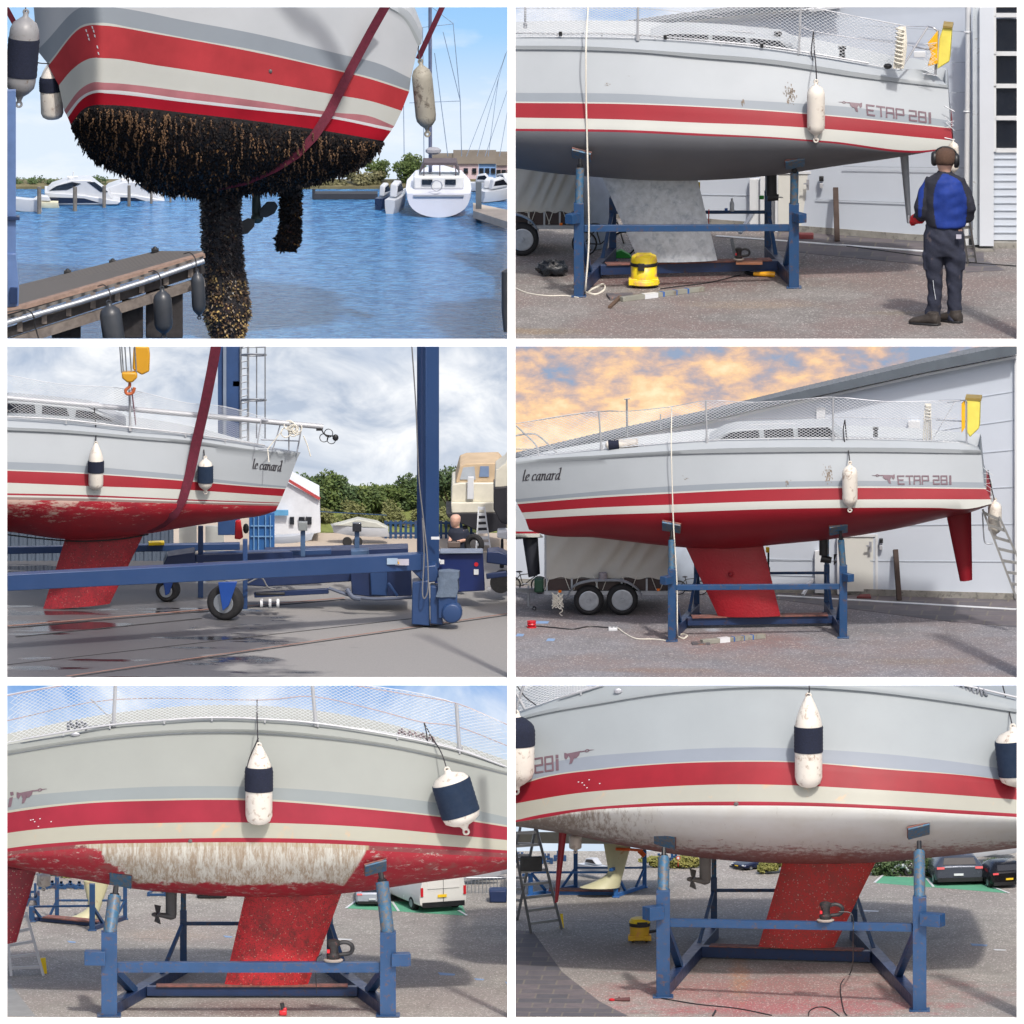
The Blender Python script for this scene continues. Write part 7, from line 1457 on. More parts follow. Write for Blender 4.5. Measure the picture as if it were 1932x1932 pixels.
 NBL = mat('bright_blue_paint', (40, 96, 160), .45, var=.12)
 stand(S, 'bright blue stand carrying the cream keel, with an orange strap', (70, 812), (392, 816), (240, 782), (500, 780), 18, (730, 690, 640, 640), [], (722, 722, 8), (705, 705, 7), .3, [(-30, .1, 12, 730), (-20, .2, 12, 706)], clip=S, base_h=14, cross_h=16, back_pads=.12, colr=NBL, wb=16)
 b = MB(); b.tube([S.p(392, 634, 12.8), S.p(450, 636, 12.9), S.p(490, 640, 13.2)], .03, 6); b.tube([S.p(480, 640, 13.2), S.p(500, 660, 13.2)], .05, 6); b.build('strap', mat('orange_strap', (220, 96, 40), .7), clip=S, tag_=('orange strap tied across the top of the bright blue stand', 'strap'))
 for k, (u, v) in enumerate(((560, 690), (610, 690), (655, 692), (130, 690), (180, 680), (30, 685))): far_stand(S, u - 18, u + 20, v, 22, 'small far blue stand behind the sanded boat, %s' % ('just left of the round sign', 'right under the round sign', 'right of the round sign', 'between ladder and cream keel', 'nearest the cream keel', 'at the left edge')[k], .5)
 b = MB(); b.lathe(S.p(627, 668, 15.4), (0, -1, 0), [(0, .04), (.01, .04)], 16); b.mat(1).lathe(S.p(627, 668, 15.385), (0, -1, 0), [(0, .025), (.006, .025)], 16); b.mat(0).tube([S.p(627, 700, 15.42), S.p(627, 668, 15.42)], .006, 5); b.build('round_sign', [REDP, WHITEP], clip=S, tag_=('tiny round red and white sign in the distance beside the propeller', 'sign'))
 fender(S, 239, 575, 642, 24, 6.4, 'pale fender hanging behind the narrow red rudder', clip=S, hang=[[(239, 578, 6.4), (239, 560, 6.2)]])
 # steps at the left edge
 DA = mat('shaded_aluminium', (156, 160, 162), .45, .5)
 ladder(S, S.g(72, 950), S.p(-2, 560, 7.2), S.g(188, 934), S.p(92, 555, 7.2), 8, 'tall grey aluminium step ladder left of the narrow red rudder', DA, clip=S, flat=(.05, .1))
 ladder(S, S.g(20, 900), S.p(88, 560, 7.4), S.g(-60, 900), S.p(30, 560, 7.4), 8, 'rear leg frame of the steps slanting up to the hull at the left edge', DA, clip=S, flat=(.05, .1))
 b = MB(); b.box(S.p(72, 690, 7.25), (.42, .12, .28)); b.build('bag', mat('dark_bag', (62, 64, 64), .8, var=.2), clip=S, bevel=.03, tag_=('dark grey bag hung in the step ladder at the left edge', 'bag'))
 b = MB(); b.beam(S.g(188, 932), S.g(184, 930, .26) , .05, .1); b.build('ladder_sticker', YELLOWP, clip=S, tag_=('yellow foot cap on the tall grey steps', 'cap'))
def vacuum6(S):
 o = thing('vacuum_cleaner', S.g(482, 985), 'yellow drum vacuum cleaner standing left of the blue stand post on grey asphalt', 'vacuum cleaner'); c = S.g(482, 984)
 YV = mat('vacuum_yellow_dusty', (214, 170, 40), .5, var=.1, dirt=(206, 140, 80), dirt_amt=.4)
 b = MB(); b.lathe(c, (0, 0, 1), [(.05, .2), (.06, .22), (.1, .215), (.12, .185), (.34, .19), (.35, .19)], 26); [b.box(c + Vector((s_ * .15, -.05, .09)), (.14, .24, .1)) for s_ in (-1, 1)]; b.build('drum', YV, parent=o, clip=S, bevel=.01)
 b = MB(); b.lathe(c, (0, 0, 1), [(.37, .2), (.4, .2), (.45, .17), (.47, .1)], 26); b.build('head', YELLOWP, parent=o, clip=S)
 b = MB(); b.lathe(c, (0, 0, 1), [(.3, .192), (.305, .2), (.365, .2), (.37, .19)], 26); b.box(c + Vector((.05, -.19, .36)), (.2, .05, .09)); b.build('band', BLACKP, parent=o, clip=S)
 for s_ in (-1, 1): b = MB(); b.ball(c + Vector((s_ * .13, -.1, .03)), .03, 8); b.build('castor', BLACKP, parent=o, clip=S)
 b = MB(); b.tube([c + Vector((.18, -.05, .2)), c + Vector((.4, 0, .22))], .03, 8); b.build('hose', BLACKP, parent=o, clip=S)
# ================================================================== yard one: mussel covered boat lifted over the harbour
def shard(mb, p, d, L, w_):
 d = d.normalized(); a = d.orthogonal().normalized(); b = d.cross(a); m = p + d * L * .45
 mb.add([p, m + a * w_, m + b * w_, m - a * w_, m - b * w_, p + d * L], [(0, 1, 2), (0, 2, 3), (0, 3, 4), (0, 4, 1), (5, 2, 1), (5, 3, 2), (5, 4, 3), (5, 1, 4)])
def mussel_mat(name, gold=.5):
 g = NG(name); r = g.n('NewGeometry').outputs['Random Per Island']; n = g.noise(5, 5, .7)
 c = g.ramp(r, [(0, s2l((16, 15, 17))), (.55, s2l((30, 25, 24))), (.8, s2l((60, 42, 32))), (.93, s2l((104, 76, 50))), (1.0, s2l((176, 132, 84)))]); c = g.mix(g.ramp(n, [(.42, 0.0), (.66, 1.0)]), s2l((17, 16, 19)), c); g.base(c); g.rough(.7); g.b.inputs['Specular IOR Level'].default_value = .2; return g.m
def panel1():
 S = P1; rnd = random.Random(11)
 def fn(g):
  _, _, z = g.sep(); h = g.math('DIVIDE', g.math('SUBTRACT', z, S.zg + 1.0), 5.6, clamp=True); base = g.ramp(h, [(.0, s2l((214, 227, 242))), (.3, s2l((156, 200, 240))), (1.0, s2l((76, 156, 234)))])
  n = g.noise(1.0, 7, .6, g.mapped((.35, 1, 1.1), (0, 0, 0), (4.4, 0, 2.2))); return g.mix(g.math('MULTIPLY', g.ramp(n, [(.5, 0.0), (.75, .7)]), g.ramp(h, [(.2, 1.0), (.5, 0.0)])), base, s2l((240, 242, 248))), 1.0
 b = MB(); Y = S.Y0 + DEPTH + S.K; zt = (S.Vt - Y * SN) / CS; b.add([(S.xl, Y, S.zg - .9), (S.xr, Y, S.zg - .9), (S.xr, Y, zt), (S.xl, Y, zt)], [(0, 1, 2, 3)]); struct(b, 'sky', sky_mat('sky_harbour', fn), smooth=0)
 g = NG('harbour_water'); n1 = g.noise(1.0, 6, .62, g.mapped((3.2, 5.0, 1)), .6); n2 = g.noise(1.0, 4, .6, g.mapped((9, 14, 1))); g.base(g.mix(g.ramp(g.noise(1.0, 5, .7, g.mapped((4.5, 7, 1)), .8), [(.38, 0.0), (.62, 1.0)]), s2l((26, 84, 142)), s2l((84, 142, 192)))); g.rough(.12); g.b.inputs['IOR'].default_value = 1.36; g.b.inputs['Specular Tint'].default_value = (.38, .7, 1, 1); g.bump(g.math('ADD', n1, g.math('MULTIPLY', n2, .5)), .8, .09); water = g.m
 ground(S, water, 'water', d=16.2 + S.K)
 b = MB(); b.box(((S.xl + S.xr) / 2, S.Y0 + 16.6 + S.K, S.zg - .2), (S.xr - S.xl, .8, .5)); o = b.build('far_shore', mat('shore_ochre', (104, 98, 70), .9, var=.3, scale=3), clip=S); o['kind'] = 'structure'
 hedge(S, 1185, 1440, 16.4, .3, 'low scrub along the far shore right of the rudder', leaf_mat('shore_scrub', (84, 88, 62), (120, 116, 84)), n=2500, size=.03); hedge(S, 40, 400, 16.5, .18, 'thin dark shore line behind the moored motor yachts', LEAFD, n=1200, size=.025)
 tree(S, 1430, 16.7, 598, 110, 'smaller round tree behind the moored boats at right', LEAF, n=1300, size=.028, trunk_frac=.15); tree(S, 1540, 16.6, 566, 150, 'larger round tree left of the tall mast', LEAF, n=2600, size=.028, trunk_frac=.12)
 cols = ((176, 150, 160), (196, 176, 182), (120, 156, 204), (186, 166, 170), (206, 190, 186))
 for k, (u0, u1, vt) in enumerate(((1622, 1710, 604), (1710, 1806, 592), (1806, 1872, 592), (1872, 1930, 598))):
  h_ = thing('house', S.at((u0 + u1) / 2, 17), ['mauve waterfront house nearest the tall mast', 'pale pink waterfront house with dark lower band', 'light blue waterfront house in the terrace', 'pinkish end house cut by the right edge'][k], 'house', 'terrace of waterfront houses'); a, c_ = S.p(u0, vt + 26, 17), S.p(u1, vt + 26, 17)
  b = MB(); b.box(((a.x + c_.x) / 2, a.y + .3, (a.z + S.zg) / 2), (c_.x - a.x - .004, .5, a.z - S.zg)); b.build('wall', mat('wall_%d' % k, cols[k], .7), parent=h_, clip=S)
  b = MB(); b.prism([(a.x, a.y, a.z), (c_.x, a.y, a.z), (c_.x, a.y + .35, a.z + .16), (a.x, a.y + .35, a.z + .16)], (0, .25, 0)); b.build('roof', mat('brown_roof', (100, 92, 82), .8), parent=h_, clip=S)
  for j in range(3): x = lerp(a.x, c_.x, (j + .5) / 3); b = MB(); b.box((x, a.y + .04, a.z - .14), (.08, .04, .1)); b.build('window', GLASSD, parent=h_, clip=S)
  b = MB(); b.box(((a.x + c_.x) / 2, a.y + .02, a.z - .42), (c_.x - a.x - .02, .06, .12)); b.build('shopfront', mat('shop_dark', (46, 44, 50), .5), parent=h_, clip=S); b = MB(); b.box(((a.x + c_.x) / 2, a.y, a.z - .33), (.16, .05, .07)); b.build('sign', WHITEP, parent=h_, clip=S)
 # ---- moored boats
 def yacht(u0, u1, vt, vb, d, label, dark):
  r_ = thing('motor_yacht', S.at((u0 + u1) / 2, d), label, 'motor yacht'); W = u1 - u0; Q = lambda x, y, dd: S.p(u0 + W * x, lerp(vt, vb, y), d + dd)
  def pl(pts, dd, th, m_, nm, bv=.015): b = MB(); b.prism([Q(x, y, dd) for x, y in pts], (0, th, 0)); return b.build(nm, m_, parent=r_, clip=S, bevel=bv)
  pl([(0, .5), (0.02, .95), (.96, .95), (1.0, .84), (.82, .74), (.5, .6)], 0, .7, mat('yacht_gelcoat', (184, 189, 196), .35, var=.05), 'hull'); pl([(.03, .68), (.05, .9), (.72, .88), (.52, .72)], -.01, .02, mat('yacht_navy', (26, 36, 58), .15), 'hull_windows', 0)
  pl([(.02, .52), (.1, .3), (.35, .08), (.6, .06), (.84, .55), (.9, .76), (.5, .62)], .08, .5, mat('yacht_gelcoat', (184, 189, 196), .35, var=.05), 'superstructure'); pl([(.06, .45), (.16, .28), (.36, .14), (.48, .2), (.3, .42)], .07, .015, GLASSD, 'windscreen', 0) if not dark else None; pl([(.56, .14), (.66, .14), (.84, .5), (.74, .5)], .07, .015, GLASSD, 'side_window', 0)
  b = MB(); b.tube([Q(.38, .1, .3), Q(.38, -.22, .3)], .012, 5); b.tube([Q(.3, -.05, .3), Q(.44, -.05, .3)], .012, 5); b.ball(Q(.34, 0, .3), .04, 8, (1.5, 1, .6)); b.build('radar_mast', WHITEP, parent=r_, clip=S); return r_
 yacht(168, 455, 672, 778, 14.4, 'sleek white motor yacht with dark hull windows moored left of the keel', False); yacht(385, 622, 680, 772, 14.9, 'second white motor yacht half hidden behind the mussel covered hull', True)
 small_boat(S, 150, 14.2, .7, .0, 'small cream boat moored behind the front pile at left', yaw=math.pi, m=mat('pale_yellow_hull', (210, 206, 180), .5)); small_boat(S, 80, 13.8, .75, .0, 'white sailing boat stern nearest the blue lift leg', cabin=False, yaw=math.pi, hh=.42); small_boat(S, 690, 15.4, .5, .0, 'small far boat low between the hull and the keel', cabin=False)
 for k, (u, v0, v1, r) in enumerate(((148, 705, 806, 8), (283, 706, 796, 8), (393, 702, 783, 7), (487, 700, 778, 6), (571, 712, 768, 5), (643, 718, 764, 4), (702, 726, 756, 4))):
  b = MB(); b.tube([S.g(u, v1 + 0, -.05), S.g(u, v1, (v1 - v0) / 200 / CS)], r / 200, 10); b.build('pile', mat('pile_timber', (112, 108, 102), .9, var=.25, scale=12), clip=S, tag_=('timber mooring pile, %s from the left edge' % ['first', 'second', 'third', 'fourth', 'fifth', 'sixth', 'seventh'][k], 'pile', 'piles before the moored yachts'))
 b = MB(); b.beam(S.g(1185, 748, .06), S.g(1425, 748, .06), .3, .1); b.tube([S.g(1184, 752, -.05), S.g(1184, 752, .2)], .03, 8); b.build('pontoon', mat('dark_pontoon', (46, 50, 58), .8), clip=S, tag_=('dark floating pontoon with a short post right of the rudder', 'pontoon'))
 b1 = small_boat(S, 1455, 14.2, .6, 0, 'dark blue hulled motorboat moored left of the big white sailing yacht', m=mat('navy_hull', (30, 44, 74), .3), yaw=1.1, hh=.5); b2 = small_boat(S, 1500, 13.9, .8, 0, 'white wheelhouse boat between the dark one and the sailing yacht', yaw=1.2, hh=.45)
 sy = thing('sailing_yacht', S.at(1655, 13.1), 'big white sailing yacht seen from its broad stern, with sprayhood and tall mast', 'sailing yacht')
 rows = []
 for t, kw, z0, z1 in ((0, .96, .0, .46), (.3, 1.0, -.02, .5), (.9, .96, -.03, .56), (1.6, .7, -.02, .62), (2.0, .1, .3, .66)):
  rows.append([S.at(1655, 13.1 + t) + Vector((.62 * kw * math.cos(a) if abs(math.cos(a)) > .99 else .62 * kw * math.cos(a), 0, lerp(z1, z0, math.sin(a) ** .8))) for a in [math.pi * k / 16 for k in range(17)]])
 b = MB(); b.grid(rows, close=True); b.f.append(tuple(range(17))); b.m.append(0); b.build('hull', mat('yacht_white', (202, 206, 218), .35, var=.03), parent=sy, clip=S, smooth=40)
 b = MB(); b.beam(S.at(1560, 13.08, .42), S.at(1750, 13.08, .42), .03, .03); b.torus(S.at(1648, 13.05, .62), .1, .012, (0, 1, 0), 18, 5); b.build('helm', STEEL, parent=sy, clip=S)
 b = MB(); b.box(S.at(1655, 13.6, .62), (.95, .5, .26)); b.build('cockpit', WHITEP, parent=sy, clip=S, bevel=.04)
 for u in (1612, 1700): b = MB(); b.box(S.at(u, 13.33, .64), (.2, .03, .1)); b.build('window', GLASSD, parent=sy, clip=S)
 b = MB(); b.prism([S.at(u, 13.4, z_) for u, z_ in ((1582, .78), (1600, 1.0), (1722, 1.0), (1735, .78), (1715, .95), (1605, .95))], (0, .5, 0)); [b.tube([S.at(u, 13.4, .5), S.at(u, 13.4, .96)], .012, 5) for u in (1600, 1660, 1720)]; b.build('bimini', mat('bimini_grey', (84, 76, 82), .8), parent=sy, clip=S)
 b = MB(); b.tube([S.at(1624, 14.1, .5), S.p(1623, -10, 14.1)], .035, 10); b.build('mast', mat('mast_grey', (112, 120, 146), .4, .4), parent=sy, clip=S)
 b = MB(); [b.tube([S.p(*q, 14.1), S.p(*r_, 14.1)], .007, 4) for q, r_ in (((1595, 103), (1710, 90)), ((1545, 388), (1737, 381)), ((1710, 90), (1737, 381)), ((1737, 381), (1742, 590)), ((1630, 27), (1712, 90)), ((1640, 200), (1690, 590)), ((1595, 103), (1600, 600)), ((1672, 120), (1737, 381)), ((1523, 400), (1525, 580)))]; b.build('rigging', mat('rig_wire', (120, 140, 166), .5), parent=sy, clip=S)
 b = MB(); b.ball(S.at(1635, 14.0, 1.12), .11, 10, (1.4, .8, .7)); b.build('rolled_sail', mat('sail_grey', (140, 142, 150), .7), parent=sy, clip=S)
 b = MB(); [b.tube([S.p(u0, v0, 15), S.p(u1, 590, 15)], .006, 3) for u0, v0, u1 in ((1915, 190, 1760), (1915, 340, 1830), (1908, 200, 1800), (1915, 420, 1885), (1880, 300, 1842))]; b.build('rigging', MATS['rig_wire'], clip=S, tag_=('thin slanting stays of masts beyond the right edge', 'rigging'))
 for k, (u, d, ln) in enumerate(((1850, 15.2, .7), (1890, 14.9, .8), (1830, 15.9, .6), (1905, 15.6, .7))): small_boat(S, u, d, ln, .02, ['small white boat just right of the grey pile', 'white boat behind the pier at the right edge', 'tiny far boat between pile and houses', 'pale boat at the far right below the pink house'][k], yaw=1.2 - .7 * k, hh=.35)
 pr = thing('pier', S.at(1860, 13), 'light concrete pier with square pile at the right edge', 'pier'); b = MB(); b.prism([S.g(1785, 838, .22), S.g(1915, 880, .22), S.g(1915, 835, .22), S.g(1785, 808, .22)], (0, 0, -.14)); b.build('deck', mat('pale_concrete', (176, 166, 156), .8), parent=pr, clip=S); b = MB(); b.box(S.g(1806, 830, .33), (.11, .11, .8)); b.build('pile', mat('grey_pile', (96, 104, 112), .8), parent=pr, clip=S)
 # ---- the boat
 D = [(100, 7.0), (125, 6.6), (250, 5.3), (330, 4.6), (370, 4.35), (420, 4.4), (600, 4.8), (900, 5.5), (1300, 6.6), (1500, 7.3), (1600, 7.9)]
 rows = [([(120, -60), (300, -120), (380, -125), (900, -110), (1300, -60), (1480, 12), (1560, 68), (1594, 140)], .98), ([(120, -45), (300, -105), (380, -110), (900, -95), (1300, -45), (1470, 28), (1545, 85), (1590, 165)], 1.03), ([(122, -40), (300, -100), (380, -105), (900, -90), (1300, -40), (1468, 34), (1540, 95), (1578, 175)], 1.0),
   ([(140, 190), (170, 160), (300, 30), (370, 22), (450, 30), (700, 78), (966, 128), (1266, 200), (1450, 248), (1550, 296)], 1.0), ([(180, 240), (310, 95), (370, 86), (500, 105), (700, 143), (966, 190), (1250, 257), (1400, 292), (1545, 340)], 1.0), ([(182, 248), (310, 103), (340, 95), (385, 96), (600, 130), (966, 198), (1266, 265), (1400, 299), (1544, 346)], 1.0),
   ([(222, 322), (260, 275), (335, 222), (400, 220), (600, 248), (966, 305), (1266, 358), (1400, 382), (1516, 418)], 1.0), ([(242, 418), (290, 350), (350, 311), (395, 312), (700, 345), (966, 380), (1266, 425), (1400, 440), (1488, 476)], .99), ([(250, 432), (300, 370), (365, 340), (400, 340), (700, 374), (966, 405), (1266, 440), (1481, 484)], .99), ([(256, 444), (300, 384), (365, 350), (400, 352), (700, 386), (966, 416), (1266, 450), (1476, 494)], .985),
   ([(266, 470), (310, 415), (360, 396), (400, 396), (700, 426), (966, 457), (1266, 500), (1448, 532)], .97),
   ([(272, 482), (330, 575), (430, 640), (510, 680), (600, 722), (680, 734), (900, 736), (1040, 722), (1200, 688), (1300, 655), (1400, 596), (1446, 540)], 0)]
 dc = 8.4; H = Hull(S, dc, None, rows, sub=12, nt=130); H.bu = [(u, dc - d) for u, d in D]; crust = mat('mussel_bed', (30, 27, 28), .8, var=.5, scale=8, bump=.8, bscale=24, dirt=(70, 34, 28), dirt_amt=.15)
 bt = thing('sailboat', S.at(830, dc), 'sailboat hull seen from the bow with thick mussel crust, hanging over blue harbour water', 'sailboat')
 H.build('hull', [GEL, gel('sheer_grey', (150, 156, 158)), gel('hull_bright', (178, 182, 186)), GREYS, GELW, gel('red_band_worn', (158, 50, 56), var=.2), GELW, gel('pinkish_line', (160, 104, 110), var=.25), gel('line_white', (196, 198, 200)), gel('red_bright', (150, 14, 34), var=.2), crust], bt, GEL, S)
 b = MB(); b.ball(S.p(1020, 269, H.depth(1020, 269) - .01), .04, 10, (1, .4, 1)); b.build('drain_outlet', mat('drain_grey', (92, 84, 84), .5), parent=bt, clip=S)
 decal(None, H, [[(u, v), (u + 5, v + 1), (u + 7, v + 12), (u + 2, v + 9)] for u, v in ((322, 110), (328, 128), (345, 98), (350, 112), (354, 130), (332, 142), (364, 172), (368, 196))], 'chip', WHITEP, bt, clip=S, off=.005)
 mb = MB(); MU = mussel_mat('mussel_shells')
 for _ in range(9000):
  u = rnd.uniform(272, 1446); a = interp(rows[10][0], u); c_ = interp(rows[11][0], u); k = rnd.random(); v = lerp(a + 4, c_ - 1, k ** .9)
  if v <= a: continue
  p = H.on(u, v, -.02); shard(mb, p, Vector((rnd.gauss(0, .35), -.55 + rnd.gauss(0, .3), -1 + rnd.gauss(0, .3))), rnd.uniform(.04, .09), rnd.uniform(.018, .034))
 for _ in range(500):
  u = rnd.uniform(275, 1440); c_ = interp(rows[11][0], u); p = S.p(u, c_ - rnd.uniform(0, 14), dc - rnd.uniform(.0, 1.6)); shard(mb, p, Vector((rnd.gauss(0, .25), 0, -1)), rnd.uniform(.06, .16), rnd.uniform(.012, .025))
 mb.build('mussel_crust', MU, parent=bt, clip=S, smooth=0, fill=False)
 dr = MB()
 for _ in range(230):
  u = rnd.uniform(300, 1440) if rnd.random() < .7 else rnd.uniform(385, 760); a = interp(rows[10][0], u); c_ = interp(rows[11][0], u); v = lerp(a + 8, c_, rnd.random() ** 1.7)
  for k in range(rnd.randint(3, 9)):
   u += rnd.gauss(0, 2.2); v += rnd.uniform(4, 9); L_ = rnd.uniform(.035, .06)
   if v < c_ + 16: shard(dr, S.p(u, v, H.depth(u, min(v, c_ - 2)) - .1), Vector((rnd.gauss(0, .3), -.3, -1)), L_, L_ * .4)
 dr.build('mussel_strings', mat('string_gold', (98, 72, 48), .6, var=.8, scale=14), parent=bt, clip=S, smooth=0, fill=False)
 def crusty(pts, d, nm, n, m_=None, par=bt, ext=.09):
  """pts: (u, v, half width px); core tube with shells all round"""
  core = MB(); core.tube(spline([S.p(u, v, d) for u, v, r in pts], 3), [interp(list(enumerate([r / 200 for _, _, r in pts])), i / 3) for i in range((len(pts) - 1) * 3 + 1)], 16); o = core.build(nm, crust, parent=par, clip=S); sh = MB()
  for _ in range(n):
   t = rnd.uniform(0, len(pts) - 1.001); i = int(t); u, v, r = [lerp(pts[i][k], pts[i + 1][k], t - i) for k in range(3)]; a = rnd.uniform(0, 2 * math.pi); dv = Vector((math.cos(a), math.sin(a), rnd.gauss(-.3, .4))); p = S.p(u, v, d) + Vector((math.cos(a), math.sin(a), 0)) * (r / 200 - .02); shard(sh, p, dv, rnd.uniform(.4, 1.2) * ext, rnd.uniform(.014, .03))
  sh.build('mussel_crust', m_ or MU, parent=o, clip=S, smooth=0, fill=False); return o
 MG = NG('golden_mussels'); r = MG.n('NewGeometry').outputs['Random Per Island']; _, _, zz = MG.sep(); mix_ = MG.ramp(MG.math('ADD', MG.noise(3, 5, .7), MG.math('MULTIPLY', MG.math('SUBTRACT', S.p(800, 1010, dc).z, zz), .13)), [(.5, 0.0), (.66, 1.0)]); MG.base(MG.mix(mix_, MG.ramp(r, [(0, s2l((22, 22, 26))), (1, s2l((54, 46, 46)))]), MG.ramp(r, [(0, s2l((40, 34, 38))), (.6, s2l((110, 86, 62))), (1, s2l((206, 176, 112)))]))); MG.rough(.4)
 crusty([(832, 700, 72), (832, 780, 70), (838, 900, 72), (842, 1010, 74), (850, 1100, 82), (856, 1180, 86), (858, 1262, 60), (858, 1300, 40)], dc, 'keel', 4200, MG.m); crusty([(1098, 690, 40), (1097, 790, 36), (1095, 860, 36), (1085, 905, 46), (1082, 945, 30)], dc + 1.2, 'rudder', 1300)
 b = MB(); b.tube([S.p(965, 725, dc + .6), S.p(970, 820, dc + .6)], [.07, .1], 12); b.ball(S.p(970, 822, dc + .55), .12, 12, (1, 1.2, .9)); leg = b.build('saildrive', mat('drive_green', (50, 62, 60), .6, var=.3), parent=bt, clip=S); c_ = S.p(970, 822, dc + .4)
 for s_ in (1, -1):
  b = MB(); dv = Vector((.72 * s_, -.1, .55 * s_)).normalized(); sd = Vector((-.55, 0, .75)).normalized() * .5
  b.prism([c_ + dv * .05, c_ + dv * .14 + sd * .2, c_ + dv * .34 + sd * .27, c_ + dv * .46 + sd * .1, c_ + dv * .46 - sd * .12, c_ + dv * .32 - sd * .26, c_ + dv * .14 - sd * .2], (.0, .04, 0)); b.build('propeller_blade', mat('blade_dark', (44, 46, 48), .5, var=.3), parent=leg, clip=S, bevel=.012)
 # slings, fenders
 SL = MATS['sling_red']; rows = []
 for (u, v, w_, ex) in ((1462, 10, 34, .7), (1400, 120, 34, .35), (1330, 250, 34, .06), (1290, 330, 36, .05), (1240, 430, 38, .05), (1185, 515, 36, .06), (1120, 585, 30, .08), (1040, 640, 22, .08), (930, 690, 16, .1), (820, 715, 10, .1)):
  d = H.depth(max(u, 300), max(v, 60)) - ex - .03; k = min(1, max(0, (v - 480) / 200)); nx, ny = lerp(.9, .45, k), lerp(.42, .9, k); rows.append([S.p(u - nx * w_ / 2, v - ny * w_ / 2, d), S.p(u + nx * w_ / 2, v + ny * w_ / 2, d), S.p(u + nx * w_ / 2, v + ny * w_ / 2, d + .03), S.p(u - nx * w_ / 2, v - ny * w_ / 2, d + .03)])
 b = MB(); b.grid(rows, close=True); b.build('sling', SL, clip=S, smooth=60, tag_=('dark red lifting sling crossing the bow stripes down into the mussels', 'sling'))
 b = MB(); b.beam(S.p(1578, 222, 8.6), S.p(1674, 15, 8.4), .1, .03, up=(0, 1, 0)); b.build('sling', SL, clip=S, tag_=('upper end of the second red sling at the right above the grey fender', 'sling'))
 b = MB(); b.beam(S.p(10, 5, 3.4), S.p(56, 90, 3.6), .1, .03, up=(0, 1, 0)); b.build('sling', SL, clip=S, tag_=('short piece of dark red sling in the top left corner', 'sling'))
 fender(S, 85, 45, 388, 57, 3.2, 'big fender with dark navy sleeve hanging at the top left corner', 'plain', tilt=-26, clip=S, colors=(mat('fender_grey', (136, 136, 138), .45, dirt=(110, 100, 92), dirt_amt=.2), NAVY), sleeve=(.29, .71), hang=[[(96, 48, 3.2), (98, 10, 3.2)]])
 fender(S, 194, 236, 452, 43, 6.0, 'smaller navy and white fender tucked behind the left side of the bow', 'cone', tilt=8, clip=S, colors=(FENDW, NAVY), sleeve=(.25, .5), hang=[[(190, 240, 6.0), (140, 235, 5.0), (120, 200, 4.5)]])
 fender(S, 1600, 232, 502, 39, 7.6, 'weathered grey fender hanging beside the right side of the lifted hull', 'plain', tilt=26, clip=S, colors=(mat('fender_weathered', (150, 146, 134), .6, dirt=(90, 82, 74), dirt_amt=.3), NAVY), hang=[[(1587, 236, 7.6), (1578, 190, 7.8), (1585, 150, 8.0)]])
 # lift leg at the left edge
 lg = thing('lift_leg', S.at(45, .6), 'pale blue steel leg of the boat lift at the left edge above the jetty', 'lift leg'); LBL = mat('lift_pale_blue', (96, 122, 168), .35, .1); a, c_ = S.p(37, 340, .6), S.p(37, 960, .6); b = MB(); b.box((a + c_) / 2, (.23, .2, a.z - c_.z)); b.build('column', LBL, parent=lg, clip=S)
 b = MB(); b.prism([S.p(u, v, .45) for u, v in ((20, 958), (60, 958), (72, 1090), (70, 1158), (20, 1160))], (0, .25, 0)); b.build('foot', LBL, parent=lg, clip=S, bevel=.01); b = MB(); b.box(S.p(48, 822, .5), (.26, .2, .06)); b.box(S.p(52, 1115, .4), (.14, .1, .3)); b.build('bracket', BLUED, parent=lg, clip=S)
 # jetty
 jt = thing('jetty', S.at(400, 1.5), 'weathered wooden jetty with grey decking and steel edge rail at lower left', 'jetty'); A, B, C, E = S.p(20, 1196, .25), S.p(768, 966, 1.9), S.p(768, 947, 2.7), S.p(586, 947, 3.3); F = S.p(20, 1088, 3.6)
 g = NG('deck_boards'); wv = g.n('TexWave'); wv.bands_direction = 'Y'; wv.inputs['Scale'].default_value = 3.2; wv.inputs['Distortion'].default_value = .3; g.l(g.mapped((.25, 1, 0)), wv.inputs[0]); g.base(g.ramp(wv.outputs['Fac'], [(.1, s2l((52, 52, 54))), (.3, s2l((92, 90, 88))), (1, s2l((112, 108, 104)))])); g.rough(.8)
 b = MB(); b.prism([A, B, C, E, F], (0, 0, -.06)); b.build('deck', g.m, parent=jt, clip=S, smooth=0)
 W1 = mat('weathered_timber', (112, 104, 98), .9, var=.3, scale=6, bump=.3); W2 = mat('dark_wet_timber', (50, 47, 47), .85, var=.35, scale=7)
 def jb(u0, v0, d0, u1, v1, d1, w_, h_, m_, nm): b = MB(); b.beam(S.p(u0, v0, d0), S.p(u1, v1, d1), w_, h_); return b.build(nm, m_, parent=jt, clip=S)
 jb(20, 1176, .35, 768, 962, 2.0, .16, .08, mat('curb_timber', (140, 118, 106), .9, var=.25, scale=9), 'kerb'); b = MB(); b.tube([S.p(20, 1220, .14), S.p(300, 1140, .7), S.p(560, 1058, 1.3), S.p(768, 985, 1.8)], .055, 12); b.build('edge_pipe', GALV, parent=jt, clip=S)
 jb(20, 1258, .3, 768, 1012, 2.0, .1, .17, W2, 'fascia'); jb(20, 1300, .25, 768, 1062, 1.9, .14, .17, W1, 'waler')
 for k in range(8): u = 75 + 92 * k; b = MB(); q = S.p(u, 1238 - (u - 20) * .318, .35 + u * .0022 - .12); b.box(q, (.1, .1, .3)); b.build('block', W1, parent=jt, clip=S)
